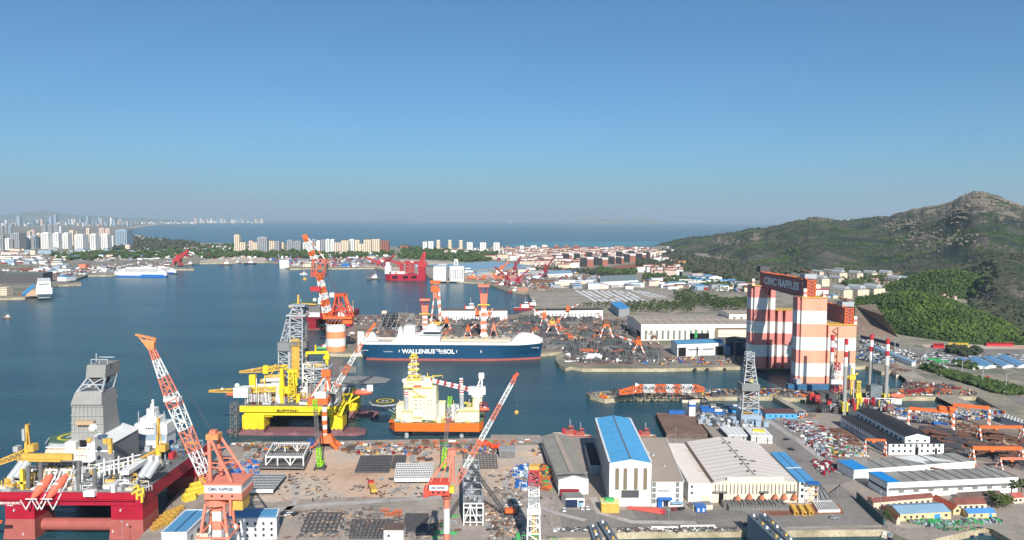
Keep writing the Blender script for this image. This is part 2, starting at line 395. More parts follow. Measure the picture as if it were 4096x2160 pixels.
OCHRE=mat('ochre_paint',C(216,172,82),0.55,var=0.1,size=4)
BLUEP=mat('blue_paint',C(44,104,176),0.5,var=0.08,size=4)
NAVY=mat('navy_paint',C(36,50,78),0.45,var=0.07,size=8)
GREENP=mat('green_paint',C(70,170,96),0.5,var=0.08,size=4)
LIME=mat('lime_paint',C(150,210,50),0.5,var=0.06,size=4)
RUSTR=mat('antifouling_red',C(168,92,84),0.75,var=0.1,size=9)
BLACK=mat('black_rubber',C(30,30,32),0.8,var=0.0)
def win_mesh(w,h,m=None,t=0.12):
 key=('win',round(w,2),round(h,2),(m or GLASS).name)
 if key not in MATS:
  mb=MB(m or GLASS);mb.box((0,0,0),(w,t,h));o=mb.build('window');MATS[key]=o.data;bpy.data.objects.remove(o)
 return MATS[key]
def windows(root,x0,x1,z0,z1,nc,nr,w,h,y=0.0,rz=0.0,m=None,name='window'):
 "a grid of windows on a wall whose left foot is (x0, y) turned by rz about the root"
 me=win_mesh(w,h,m)
 for i in range(nc):
  for j in range(nr):
   x=x0+(x1-x0)*(i+0.5)/nc;z=z0+(z1-z0)*(j+0.5)/nr-h/2
   o=bpy.data.objects.new(name,me);scene.collection.objects.link(o);o.parent=root
   if isinstance(y,tuple):o.location=(y[0]+(x-x0)*math.cos(rz),y[1]+(x-x0)*math.sin(rz),z);o.rotation_euler=(0,0,rz)
   else:o.location=(x,y-0.05,z)
def gable(mb,x0,x1,y0,y1,z,rise,m,along='x',over=0.4):
 if along=='x':
  ym=(y0+y1)/2;a,b_=x0-over,x1+over;c,d=y0-over,y1+over
  mb.add([(a,c,z),(b_,c,z),(b_,ym,z+rise),(a,ym,z+rise),(a,d,z),(b_,d,z)],[(0,1,2,3),(3,2,5,4),(0,3,4),(1,5,2)],m)
 else:
  xm=(x0+x1)/2;a,b_=x0-over,x1+over;c,d=y0-over,y1+over
  mb.add([(a,c,z),(xm,c,z+rise),(b_,c,z),(a,d,z),(xm,d,z+rise),(b_,d,z)],[(0,1,4,3),(1,2,5,4),(0,2,1),(3,4,5)],m)
def block(name,label,cat,u0,u1,vb,vt,wm,rm=None,depth=18.0,rz=0.0,style='flat',group=None,zb=4.0,rise=None,h=None,extra=None):
 rz=math.radians(rz);c=P((u0+u1)/2,vb,zb);pw=(P(u1,vb,zb)-P(u0,vb,zb)).length
 wd=max(3.0,(pw-depth*abs(math.sin(rz)))/max(0.3,math.cos(rz)))
 hh=h or (HZ(c,vt)-zb)
 hh=max(2.5,hh)
 cen=c+Vector((0,depth/2*math.cos(rz),0))
 t=thing(name,label,cat,cen,rz,group);x,y=wd/2,depth/2
 rm=rm or wm
 mb=MB(wm)
 if style=='flat':
  mb.box((0,0,0),(wd,depth,hh));mb.build('wall',t)
  r=MB(rm);r.box((0,0,hh),(wd+0.6,depth+0.6,0.5));r.build('roof',t)
 elif style=='tower':
  mb.box((0,0,0),(wd,depth,hh*0.965));n=max(2,int(wd/9))
  for i in range(n):mb.box((-x+wd*(i+0.5)/n,-y-0.5,2),(wd/n*0.42,1.6,hh*0.93))
  for i in range(n):mb.box((-x+wd*(i+1.0)/n-wd/n*0.1,-y-0.06,3),(wd/n*0.24,0.3,hh*0.9),GLASS)
  mb.build('wall',t)
  r=MB(rm);r.box((0,0,hh*0.965),(wd*0.5,depth*0.6,hh*0.035+1));r.box((-wd*0.3,0,hh*0.965),(wd*0.22,depth*0.4,hh*0.02+1));r.build('roof',t)
 else:
  rise=rise or min(wd,depth)*0.16;mb.box((0,0,0),(wd,depth,max(2,hh-rise)));mb.build('wall',t)
  r=MB(rm);gable(r,-x,x,-y,y,max(2,hh-rise),rise,None,'x' if style=='gx' else 'y');r.build('roof',t)
 t['dim']=(wd,depth,hh)
 if extra:extra(t,wd,depth,hh)
 return t
# ================================================================ ground patches on the far shore
zA=zr(0,820);zB=zr(800,820);zC=zr(1600,820);zD=zr(2400,820)
sheet('brown_field',[zA(0,830),zA(350,800),zA(700,820),zA(700,850),zA(540,880),zA(300,870),zA(0,940)],0.05,G_RED)
sheet('beach_strip',[zA(1655,390),zA(1900,430),zA(2250,480),zA(2576,497),zA(2576,478),zA(2250,462),zA(1900,410),zA(1700,375)],0.05,G_SAND)
sheet('beach_strip',[zA(1690,305),zA(1860,275),zA(2050,252),zA(2050,244),zA(1850,262),zA(1680,290)],0.05,G_SAND)
sheet('shore_dirt',[zB(0,740),zB(860,730),zB(870,680),zB(700,665),zB(300,680),zB(120,700),zB(0,715)],0.06,G_SAND)
sheet('dirt_field',[zC(0,700),zC(700,740),zC(700,760),zC(380,780),zC(0,760)],0.06,G_SAND)
sheet('shore_dirt',[(1140,1066),(1500,1068),(1545,1078),(1600,1088),(1600,1065),(1480,1058),(1180,1052)],0.06,G_SAND)
sheet('dock_ground',[zC(0,900),zC(400,900),zC(1080,985),zC(1640,1075),zC(1640,900),zC(2576,940),zC(2576,870),zC(1300,830),zC(0,780)],0.06,G_YARD)
sheet('parking_ground',[zC(1650,1130),zC(2060,1130),zC(2576,1070),zD(1000,1120),zD(900,1250),zD(0,1320),zC(1830,1320),zC(1700,1230)],0.09,G_CONC)
sheet('red_earth',[zD(150,790),zD(400,755),zD(680,770),zD(660,800),zD(420,850),zD(210,870)],0.06,G_RED)
sheet('shallows',[zC(1300,530),zC(1700,475),zC(2200,465),zC(2576,475),zD(760,470),zD(760,500),zD(560,545),zD(0,560),zC(1500,545)],0.05,mat('shallow_water',C(70,130,136),0.3,var=0.1,size=300),0.0)
for pts,wd in (([zA(0,845),zA(560,775),zA(1100,750),zA(1700,740)],16),([zA(0,1060),zA(620,990),zA(1300,800),zA(1900,690)],26),([zA(760,1010),zA(1130,890),zA(1500,800),zA(1980,640)],20),
    ([zA(1100,900),zA(1400,890)],14),([zA(0,660),zA(700,600),zA(1700,600),zA(2400,605)],18),([zC(1700,830),zC(2576,800),zD(600,740),zD(1000,750)],16),([zD(0,890),zD(600,930),zD(1300,1000),zD(1700,1100),zD(2000,1190)],20)):
 ribbon('road',pts,wd,0.12,G_ASPH)
# ================================================================ the hazy far city (left horizon)
random.seed(3)
hz=[W_WHITE,W_GREY,W_BLUEG,W_CREAM,W_WHITE,W_PINK]
for i in range(118):
 u=6+i*6.6+U(-3,3);
 vb=U(896,906)if u<520 else U(893,897);vt=vb-U(6,16)*(1 if u<560 else 0.6);w_=U(4,9)
 if rnd()<0.16 and u<560:vt-=U(8,16)
 block('far_tower','hazy pale tower on the far city skyline','building',u,u+w_,vb,vt,random.choice(hz),depth=90,group='hazy far city towers')
for u,w_,vt in ((66,14,862),(195,12,869),(214,11,858),(345,9,864),(393,8,868),(452,7,876)):
 block('far_tower','tall slate blue office tower standing above the hazy far city','skyscraper',u,u+w_,902,vt,W_BLUEG,R_DARK,depth=90,group='slate towers of the far city')
for i in range(46):
 u=770+i*6.2+U(-2,2);vt=U(872,886)
 if 968<u<1040:vt+=4
 block('far_tower','tiny white block on the hazy coast beyond the bay','building',u,u+U(2.5,5),892.5,vt,random.choice(hz),depth=120,group='blocks on the hazy coast')
for u in (1068,1245,1262,1640,1660,1680,1795,2035,2400,2420,2436):
 block('far_tower','tiny pale block on a hazy island beyond the bay','building',u,u+U(6,12),892.5,890+U(-3,1),W_BLUEG,depth=120,group='blocks on the hazy islands')  # haze put into the colour: blue-grey walls keep these blocks faint
# ================================================================ high-rise towers behind the left port
TL=[(-14,4,952,1000,'w'),(2,16,940,1000,'g'),(20,40,953,1000,'w'),(42,82,931,999,'G'),(84,104,947,997,'b'),(106,126,944,996,'w'),(128,146,941,995,'b'),(146,162,932,994,'c'),
      (163,198,930,995,'w'),(199,212,938,990,'c'),(213,238,930,994,'w'),(240,254,945,990,'g'),(250,276,931,994,'w'),(277,296,921,980,'c'),(298,336,937,1000,'w'),(337,350,944,985,'g'),
      (346,360,912,970,'c'),(360,386,935,1000,'w'),(387,402,944,985,'w'),(396,418,912,960,'p'),(404,434,935,1000,'w'),(420,442,914,960,'p'),(440,456,944,990,'w'),(462,512,918,992,'B'),
      (2,14,902,935,'g'),(18,30,900,935,'g'),(32,46,903,935,'b'),(166,186,897,932,'g'),(190,210,899,932,'g'),(213,234,896,932,'g'),(236,246,905,932,'w'),(110,124,925,960,'p'),(120,140,920,950,'p'),(282,310,925,960,'c')]
WM={'w':W_WHITE,'g':W_GREY,'G':W_GREY,'b':W_BLUEG,'c':W_CREAM,'p':W_PINK,'B':W_BLUEG}
WN={'w':'white','g':'grey','G':'broad grey','b':'blue grey','c':'cream','p':'pinkish','B':'wide glassy blue'}
for u0,u1,vt,vb,k in TL:
 block('apartment_tower',WN[k]+' high-rise tower in the cluster behind the left port','tower block',u0,u1,vb,vt,WM[k],W_BLUEG if k=='B' else WM[k],depth=(u1-u0)*1.5*0.9,style='tower',group='high-rise towers behind the left port')
# towers along the bay, centre
TC=[(937,960,936,1010,'c'),(960,984,968,1010,'c'),(996,1014,961,1010,'p'),(1013,1030,968,1011,'c'),(1029,1072,948,1015,'G'),(1076,1100,962,1010,'c'),(1100,1120,965,1012,'g'),(1118,1137,968,1006,'c'),
      (1148,1172,960,1008,'g'),(1172,1205,964,1008,'g'),(1212,1232,969,1008,'w'),(1246,1264,957,1012,'g'),(1265,1282,962,1012,'w'),(1284,1300,959,1012,'g'),(1302,1320,957,1014,'w'),(1322,1338,957,1014,'w'),
      (1338,1366,968,1018,'p'),(1366,1396,960,1018,'c'),(1396,1418,957,1016,'w'),(1420,1440,958,1016,'c'),(1438,1456,974,1017,'c'),(1455,1486,957,1018,'c'),(1488,1520,955,1016,'c'),(1522,1556,962,1012,'B2'),
      (1600,1634,982,1002,'B2')]
WM['B2']=W_BRICK;WN['B2']='brown roofed';WN['G']='broad grey'
for u0,u1,vt,vb,k in TC:
 block('apartment_tower',WN[k]+' apartment tower in the row along the bay','tower block',u0,u1,vb,vt,WM[k],R_BRN if k in ('c','p','B2')else WM[k],depth=22,style='tower',group='apartment towers along the bay')
TR=[(1688,1710,966,1005),(1710,1735,964,1004),(1864,1892,968,1010),(1917,1946,969,1012),(1971,2000,969,1014),(2076,2096,982,1012),(2121,2148,981,1003),(2165,2191,979,1002)]
for u0,u1,vt,vb in TR:
 block('apartment_tower','white twin-ridged apartment tower standing apart before the open sea','tower block',u0,u1,vb,vt,W_WHITE,R_GREY,depth=24,rz=12,style='tower',group='white towers before the open sea')
for u,vt,vb in ((1753,959,1006),(1799,959,998),(1843,960,1006)):
 def dome(t,w_,d,h):
  for z in (0.3,0.55,0.8):MB(W_TAN).tube((0,0,h*z),(0,0,h*z+2),w_*0.62,n=12).build('ring_balcony',t)
 p=P(u,vb);t=thing('round_tower','slender round beige tower with a domed top','tower',p,0,'slender round towers');h=HZ(p,vt)-4
 mb=MB(W_CREAM);mb.tube((0,0,0),(0,0,h*0.93),11,n=12);mb.build('shaft',t);dome(t,20,20,h)
 mb=MB(W_WHITE);mb.tube((0,0,h*0.93),(0,0,h),11,n=12,r2=3);mb.build('dome',t)
for u0,u1 in ((2218,2236),(2256,2274),(2296,2316)):
 block('apartment_tower','brown brick tower at the shore side of the pink town','tower block',u0,u1,1000,981,W_BRICK,W_PINK,depth=20,style='tower',group='brown brick shore towers')
# ================================================================ low-rise town: rows of pink-white walk-up blocks
random.seed(21)
def proto_house(wm,rm,w_,d,h,rise,al='x',nm='town_house'):
 t=thing(nm,'x','house',(0,0,0));mb=MB(wm);mb.box((0,0,0),(w_,d,h))
 for i in range(int(w_/4)):
  for z in range(int(h/3)):mb.box((-w_/2+2.2+i*4,-d/2,1+z*3),(1.6,0.2,1.3),GLASS)
 mb.build('wall',t)
 r=MB(rm);gable(r,-w_/2,w_/2,-d/2,d/2,h,rise,None,al);r.build('roof',t)
 return t
PR=[proto_house(W_PINK,R_RED,34,12,16,3),proto_house(W_WHITE,R_RED,26,12,18,3),proto_house(W_CREAM,R_RED,40,13,14,3),proto_house(W_WHITE,R_GREY,18,14,12,2),proto_house(W_PINK,R_RED,14,12,18,3),proto_house(W_WHITE,R_PALEB,30,16,9,2)]
PN=['pink walled block with red roof','white walk-up block with red roof','long cream block with red roof','small white block with grey roof','narrow pink block with red roof','white shed with pale blue roof']
PU=[False]*6
def put_house(k,p,rz,where,sc=1.0,grp='low-rise town blocks'):
 lab=PN[k]+' '+where
 if not PU[k]:
  PU[k]=True;o=PR[k];o.location=p;o.rotation_euler=(0,0,rz);o.scale=(sc,sc,sc);o['label']=lab;o['group']=grp
  for i,(a,b_)in enumerate(TOPS):
   if a==o:TOPS[i]=(o,Vector(p))
  return o
 return dup(PR[k],p,rz,lab,sc,grp)
def inpoly(u,v,pl):
 c=False;j=len(pl)-1
 for i in range(len(pl)):
  if (pl[i][1]>v)!=(pl[j][1]>v)and u<(pl[j][0]-pl[i][0])*(v-pl[i][1])/(pl[j][1]-pl[i][1])+pl[i][0]:c=not c
  j=i
 return c
def fill(poly,dv,du,fn,jit=0.3):
 v=min(p[1]for p in poly);mx=max(p[1]for p in poly);k=0
 while v<mx:
  sp=du(v);u=min(p[0]for p in poly)+(k%2)*sp*0.5
  while u<max(p[0]for p in poly):
   uu,vv=u+U(-jit,jit)*sp,v+U(-jit,jit)*dv(v)
   if inpoly(uu,vv,poly):fn(uu,vv)
   u+=sp
  v+=dv(v);k+=1
TOWN=[(2010,998),(2200,1000),(2400,998),(2600,1000),(2640,1010),(2620,1030),(2420,1036),(2250,1040),(2190,1068),(2090,1060),(2060,1030),(2000,1012)]
def th(u,v):
 if 2240<u<2610 and v>1028:return
 put_house(random.choice([0,0,1,1,2,3,4]),P(u,v),math.radians(random.choice([16,20,14,-4])),'in the pink town below the hills',U(0.9,1.3))
fill(TOWN,lambda v:(v-880)*0.048,lambda v:(v-880)*0.135,th)
TOWN2=[(2230,1052),(2330,1046),(2340,1068),(2260,1078),(2215,1066)]
fill(TOWN2,lambda v:9,lambda v:24,lambda u,v:put_house(random.choice([1,2]),P(u,v),math.radians(12),'on the harbour road',1.1))
TOWN3=[(2540,1080),(2700,1068),(2726,1092),(2712,1112),(2600,1098),(2540,1096)]
fill(TOWN3,lambda v:11,lambda v:26,lambda u,v:put_house(random.choice([0,0,4,1]),P(u,v),math.radians(14),'in the quarter behind the grey hall',1.0))
for (u,v,k,s)in [(1750,1018,5,1.2),(1784,1020,4,1.3),(1815,1018,1,1.3),(1866,1018,3,1.6),(1905,1024,0,1.0),(1925,1032,2,.8),(1960,1038,2,1.2),(2010,1034,2,1.3),(2030,1024,3,1.5),(2050,1042,1,1.2),(2090,1050,3,1.3),
                     (1820,1040,5,.9),(2640,1022,3,1),(2655,1012,3,1.1),(2672,990,5,.8),(2690,1006,3,1),(2660,1048,1,1.1),(2640,1036,3,1),(2625,1048,1,1.1),(2745,1062,3,.8),(2690,1046,2,.5)]:
 put_house(k,P(u,v),math.radians(U(5,20)),'at the edge of the town',s)
# tall slab blocks with brick ends; shade is painted into the dark long sides
for u0,u1,vt,vb,a in [(2156,2200,1030,1052,20),(2212,2240,1018,1044,22),(2255,2287,1012,1050,22),(2300,2322,1012,1046,22),(2325,2374,1028,1068,22),(2376,2394,1024,1062,22),(2386,2432,1030,1064,22),(2436,2462,1024,1058,22),(2464,2494,1026,1056,22),
                           (2498,2542,1014,1050,22),(2548,2584,1012,1042,22),(2580,2600,1004,1034,22),(2412,2440,1008,1040,22),(2350,2380,1006,1040,22),(2470,2500,1004,1036,22),(2520,2546,1002,1030,22)]:
 def ext(t,w_,d,h):
  n=max(3,int(d/9))
  for i in range(n):MB(STEEL).box((-w_/2-0.1,-d/2+d*(i+.5)/n,0),(0.5,d/n*0.45,h*0.9)).build('balcony_strip',t)
  MB(W_BRICK).box((0,-d/2-.1,0),(w_,.8,h*.78)).build('brick_end',t);MB(W_WHITE).box((0,-d/2-0.1,h*0.78),(w_*1.02,0.8,h*0.2)).build('gable_panel',t)
 block('slab_block','brick ended slab block with shade-toned long side at the town edge','apartment block',u0,u1,vb,vt,STEEL2,W_PINK,depth=60,rz=a,style='gy',rise=4,group='brick ended slab blocks',extra=ext)
# white walk-up blocks with arched grey roofs at the hill foot (right)
zE=zr(3200,740,2.875)
for X0,X1,Yt,Yb in [(180,345,1065,1165),(380,510,1060,1135),(390,550,1000,1090),(595,730,1003,1085),(765,905,1003,1065),(415,608,1190,1310),(575,802,1185,1300),(765,988,1175,1270),(1045,1215,1065,1150),(1195,1385,1085,1175),(940,1090,1005,1055),(170,275,988,1035),(310,400,975,1030),(430,525,962,1005)]:
 (u0,vt),(u1,vb)=zE(X0,Yt),zE(X1,Yb)
 def ext(t,w_,d,h):
  for i in range(3):
   for z in range(4):MB(GLASS).box((-w_/2-0.05,-d/2+d*(i+.5)/3,1.5+z*h/5),(0.3,d/5,1.5)).build('balcony',t)
  windows(t,-w_/2+1,w_/2-1,2,h*0.75,2,3,1.6,1.5,-d/2)
  r=MB(GALV);r.tube((0,-d/2+2,h-2.5),(0,d/2-2,h-2.5),w_*0.28,n=12);r.build('arched_skylight',t)
 block('walk_up_block','white walk-up block with arched grey roof at the hill foot','apartment block',u0,u1,vb,vt,W_CREAM,R_GREY,depth=42,rz=22,style='gy',rise=3.5,group='white walk-up blocks at the hill foot',extra=ext)
# red roofed village houses behind them
random.seed(8)
VIL=[zE(550,965),zE(900,950),zE(1100,965),zE(1600,990),zE(1560,1030),zE(1330,1060),zE(1100,1060),zE(800,1100),zE(860,1180),zE(1180,1200),zE(1000,1110),zE(900,1000),zE(560,975)]
fill(VIL,lambda v:7.5,lambda v:17,lambda u,v:put_house(random.choice([4,3,4,0]),P(u,v),math.radians(U(10,26)),'in the village below the mountain',U(0.42,0.62),'village houses below the mountain'))
fill([zE(1480,1290),zE(1800,1290),zE(1820,1330),zE(1640,1350),zE(1500,1330)],lambda v:9,lambda v:22,lambda u,v:put_house(random.choice([4,0]),P(u,v),math.radians(15),'in the hamlet behind the wooded knoll',0.45,'hamlet houses'))
block('school_building','long white school with pink roof behind the giant gantry','building',*[zE(150,0)[0],zE(368,0)[0],zE(0,1290)[1],zE(0,1195)[1]],W_WHITE,mat('pink_roof',C(176,84,96),0.7),depth=16,rz=4,style='gx',rise=3,extra=lambda t,w_,d,h:windows(t,-w_/2,w_/2,1,h-4,12,3,2.2,1.8,-d/2,m=GLASSM))
# ================================================================ the left port
def shed(name,label,X0,X1,Yb,Yt,q,wm,rm,depth,rz=0,style='gx',rise=2.5,cat='warehouse',**k):
 (u0,vt),(u1,vb)=q(X0,Yt),q(X1,Yb);return block(name,label,cat,u0,u1,vb,vt,wm,rm,depth,rz,style,rise=rise,**k)
shed('warehouse','very long white warehouse at the left edge of the port',-40,545,690,650,zA,W_WHITE,R_GREY,40)
shed('warehouse','pink flat warehouse in front of the high-rise cluster',0,240,645,610,zA,W_PINK,W_PINK,40,style='flat')
shed('office_block','small yellow office block right of the pink warehouse',385,455,640,585,zA,W_CREAM,W_GREY,20,style='flat',cat='building')
shed('office_block','grey blue office block behind the port road',495,660,640,580,zA,W_BLUEG,W_GREY,20,style='flat',cat='building')
shed('brick_building','salmon brick building beside the railway lines',1012,1105,812,765,zA,SALMON,SALMON,24,style='flat',cat='building')
shed('block_tower','small pink tower block alone before the bay',1612,1670,602,512,zA,W_PINK,W_PINK,18,style='flat',cat='building')
shed('shed','white shed with bright blue roof at the left quay',725,905,980,915,zA,W_WHITE,R_BLUE,34,rz=-14,cat='shed')
shed('terminal_building','white terminal building behind the stern of the ferry',1300,1375,850,810,zA,W_WHITE,R_RED,24,style='flat',cat='building')
shed('warehouse','long low green roofed warehouse with dark side at left quay',-60,540,1010,880,zA,STEEL,mat('green_roof',C(112,128,108),0.7),60,rz=10,style='flat')
shed('port_building','cream port building at the lower left shore',-20,90,1165,1065,zA,W_CREAM,W_CREAM,22,style='flat',cat='building',extra=lambda t,w_,d,h:windows(t,-w_/2,w_/2,1,h,6,4,1.6,1.8,-d/2))
shed('linkspan','tan ramp building beside the white ferry bow',330,480,1175,1100,zA,W_TAN,W_TAN,24,style='flat',cat='building')
shed('brick_yard','flat rust coloured store on the lower left quay',235,325,1170,1140,zA,RUST,RUST,20,style='flat',cat='shed')
shed('hall','white hall with rounded roof left of the railway',725,910,850,815,zA,W_WHITE,R_GREY,30,cat='hall')
random.seed(5)
LP=[W_WHITE,W_CREAM,W_GREY,W_WHITE,W_PINK,W_BLUEG]
for poly,n,nm,wh in (([zA(0,560),zA(1500,590),zA(2500,560),zA(2500,640),zA(1600,680),zA(700,720),zA(0,700)],95,'warehouse','behind the left port'),([zA(0,740),zA(600,740),zA(1000,800),zA(640,830),zA(560,960),zA(300,800),zA(0,790)],24,'shed','beside the left port road'),
                         ([zB(0,540),zB(700,520),zB(1100,640),zB(1500,650),zB(2000,640),zB(2500,640),zB(2500,700),zB(2000,700),zB(1200,690),zB(700,650),zB(0,640)],60,'shed','below the bay towers'),
                         ([zC(0,790),zC(420,760),zC(1000,900),zC(1700,840),zC(1900,900),zC(1700,960),zC(900,930)],26,'shed','behind the red cranes'),([zC(1700,1060),zC(2200,1020),zC(2576,1000),zD(1100,960),zD(1700,1000),zD(1900,1120),zD(1000,1090),zC(2200,1100)],74,'building','behind the car park'),
                         ([zE(0,1050),zE(180,1180),zE(500,1320),zE(360,1340),zE(0,1200)],4,'building','behind the giant gantry')):
 c=0
 while c<n:
  u=U(min(p[0]for p in poly),max(p[0]for p in poly));v=U(min(p[1]for p in poly),max(p[1]for p in poly))
  if not inpoly(u,v,poly):continue
  c+=1;s=(v-880)/60.0;wm=random.choice(LP);rm,rn=random.choice([(R_GREY,'grey'),(R_RED,'red'),(R_PALEB,'pale blue'),(R_BLUE,'bright blue'),(W_WHITE,'white'),(R_BRN,'brown')])
  block(nm,'low %s with %s roof %s'%(nm,rn,wh),nm,u,u+U(5,17)*s,v,v-U(2.4,5)*s,wm,rm,depth=U(12,30),rz=U(-5,20),style=random.choice(['flat','gx','gx']),rise=2,group='small port and town sheds')
# green strip trees / towns woods are in the vegetation part
# ================================================================ halls described by their corners in plan
def textmesh(name,body,m,w=None,h=None,bold=0.0,parent=None,M=None,align='LEFT'):
 c=bpy.data.curves.new('t','FONT');c.body=body;c.extrude=0.03;c.offset=bold;c.size=1.0
 o=bpy.data.objects.new('t',c);scene.collection.objects.link(o)
 me=bpy.data.meshes.new_from_object(o);bpy.data.objects.remove(o)
 xs=[v.co.x for v in me.vertices];ys_=[v.co.y for v in me.vertices]
 x0,x1,y0,y1=min(xs),max(xs),min(ys_),max(ys_);sx=(w/(x1-x0))if w else None;sy=(h/(y1-y0))if h else None
 sx=sx or sy;sy=sy or sx
 for v in me.vertices:v.co=((v.co.x-x0)*sx,-v.co.z*4,(v.co.y-y0)*sy)
 me.materials.clear();me.materials.append(m)
 if M is not None:me.transform(M)
 r=bpy.data.objects.new(name,me);scene.collection.objects.link(r)
 if parent is not None:r.parent=parent
 return r
class Hall:
 def __init__(s,name,label,fl,fr,vtop,back,wm,rm,style='flat',rise=2.0,cat='hall',group=None,zb=4.0,rect=False,wallside=None):
  a,b_=P(*fl,zb),P(*fr,zb);s.h=HZ(a,vtop)-zb;bk=P(*back,zb+s.h)
  s.o=a;s.ex=b_-a;s.ey=bk-a;s.ey.z=0
  if rect:
   n=Vector((-s.ex.y,s.ex.x,0)).normalized();s.ey=n*s.ey.dot(n)
  s.t=thing(name,label,cat,a,0,group);s.w=s.ex.length;s.d=s.ey.length;s.ax=math.atan2(s.ex.y,s.ex.x);s.ay=math.atan2(s.ey.y,s.ey.x)
  mb=MB(wm);q=[s.L(0,0),s.L(1,0),s.L(1,1),s.L(0,1)];mb.hexa(q,[p+Vector((0,0,s.h))for p in q]);mb.build('wall',s.t)
  r=MB(rm);ov=0.006
  if style=='flat':
   q=[s.L(-ov,-ov,s.h),s.L(1+ov,-ov,s.h),s.L(1+ov,1+ov,s.h),s.L(-ov,1+ov,s.h)];r.hexa(q,[p+Vector((0,0,0.5))for p in q])
  elif style=='gy':
   r.add([s.L(-ov,-ov,s.h),s.L(.5,-ov,s.h+rise),s.L(1+ov,-ov,s.h),s.L(-ov,1+ov,s.h),s.L(.5,1+ov,s.h+rise),s.L(1+ov,1+ov,s.h)],[(0,1,4,3),(1,2,5,4)])
   r.add([s.L(0,0,s.h),s.L(.5,0,s.h+rise),s.L(1,0,s.h),s.L(0,1,s.h),s.L(.5,1,s.h+rise),s.L(1,1,s.h)],[(0,1,2),(3,4,5)],wm)
  elif style=='gx':
   r.add([s.L(-ov,-ov,s.h),s.L(-ov,.5,s.h+rise),s.L(-ov,1+ov,s.h),s.L(1+ov,-ov,s.h),s.L(1+ov,.5,s.h+rise),s.L(1+ov,1+ov,s.h)],[(0,1,4,3),(1,2,5,4)])
   r.add([s.L(0,0,s.h),s.L(0,.5,s.h+rise),s.L(0,1,s.h),s.L(1,0,s.h),s.L(1,.5,s.h+rise),s.L(1,1,s.h)],[(0,1,2),(3,4,5)],wm)
  s.rise=rise;s.style=style;s.roof=r.build('roof',s.t)
 def L(s,a,b_,z=0.0):return s.ex*a+s.ey*b_+Vector((0,0,z))
 def rz(s,a,b_):
  "roof height at plan fraction (a, b_)"
  k=a if s.style=='gy' else b_;return s.h+(0.5 if s.style=='flat' else s.rise*(1-abs(2*k-1)))
 def panel(s,face,a0,a1,z0,z1,m,name='window',t=0.12):
  "a panel on the front (f), left (l) or right (r) face between fractions a0..a1"
  if face=='f':p,q,n=s.L(a0,0),s.L(a1,0),-s.ey.normalized()
  elif face=='l':p,q,n=s.L(0,a0),s.L(0,a1),-s.ex.normalized()
  else:p,q,n=s.L(1,a0),s.L(1,a1),s.ex.normalized()
  mb=MB(m);mb.hexa([p,q,q+n*t,p+n*t][::1],[x+Vector((0,0,z1-z0))for x in (p,q,q+n*t,p+n*t)])
  mb.v=[(x[0],x[1],x[2]+z0)for x in mb.v];return mb.build(name,s.t)
 def wrow(s,face,a0,a1,n,z0,z1,frac=0.5,m=None,name='window'):
  for i in range(n):
   c0=a0+(a1-a0)*(i+.5-frac/2)/n;c1=a0+(a1-a0)*(i+.5+frac/2)/n;s.panel(face,c0,c1,z0,z1,m or GLASS,name)
 def rline(s,a0,b0,a1,b1,w,m,name='roof_seam',dz=0.06):
  p,q=s.L(a0,b0,s.rz(a0,b0)+dz),s.L(a1,b1,s.rz(a1,b1)+dz);d=(q-p);n=Vector((-d.y,d.x,0)).normalized()*w/2
  mb=MB(m);mb.add([p-n,p+n,q+n,q-n],[(0,1,2,3)]);return mb.build(name,s.t)
z1_=zr(1400,1160);z2_=zr(2000,1160);z3_=zr(2600,1160);z4_=zr(2900,1000,2.122)
sheet('yard_ground',[z1_(0,320),z1_(2030,330),z2_(1640,380),z2_(2000,660),z2_(2140,760),z3_(300,860),z3_(1400,850),z3_(1400,960),z2_(1000,975),z2_(900,950),z2_(860,780),z1_(2480,780),z1_(120,790),z1_(-60,690),z1_(-40,500),z1_(120,380)],0.06,ground_mat('dark_yard',[C(112,102,98),C(138,122,114),C(150,128,116),C(122,112,106)],0.03))
WARM=mat('warm_beige_wall',C(240,228,214),0.7,var=0.04,size=14)
BEIGE=mat('beige_cladding',C(236,216,190),0.7,var=0.05,size=12,streak=1)
R_PALE=mat('pale_beige_roof',C(224,212,202),0.65,var=0.03,size=20)
R_TAUPE=mat('taupe_roof',C(172,156,142),0.8,var=0.05,size=16)
SEAM=mat('roof_seam_grey',C(150,140,134),0.8,var=0)
# ---- long white workshops at the back of the yard
h=Hall('workshop','long white workshop with brown roof behind the blue ship',(1762,1281),(2029,1281),1243,(1762,1236),W_WHITE,R_BRN,'gx',2)
h.wrow('f',0.02,0.98,24,1.5,7,0.22,STEEL)
h=Hall('workshop','long white two storey workshop right of the blue ship',(2137,1276),(2411,1273),1243,(2137,1237),W_WHITE,R_DARK,'gx',2)
for z in (2,6.5):h.wrow('f',0.01,0.97,17,z,z+2.4,0.4,STEEL2)
h=Hall('shed','small grey shed with bright blue roof beside the trees',(2475,1268),(2518,1262),1237,(2441,1211),W_GREY,R_BLUE,'flat')
h.wrow('l',.05,.95,6,1,6,.6,W_BLUEG)
h=Hall('fabrication_hall','huge beige hall with brown striped roof left of the giant gantry',(2564,1362),(3040,1360),1296,(2509,1260),WARM,R_TAUPE,'gx',3)
h.wrow('f',0.015,0.58,12,1.5,15,0.42,GLASSM);h.panel('f',.41,.57,0.3,10.5,DARK,'doorway',.3);h.panel('l',.04,.3,0.3,12,DARK,'doorway');h.panel('l',.34,.9,2,5,GLASS);h.panel('l',.34,.9,7,9,GLASS)
for i in range(26):h.rline(.03+i*.037,0.03,.03+i*.037,.49,1.0,R_BRN if i%2 else W_GREY,'roof_light')
for a in (.04,.30,.56):h.rline(a,.3,a+.2,.3,2.2,W_WHITE,'skylight',.12)
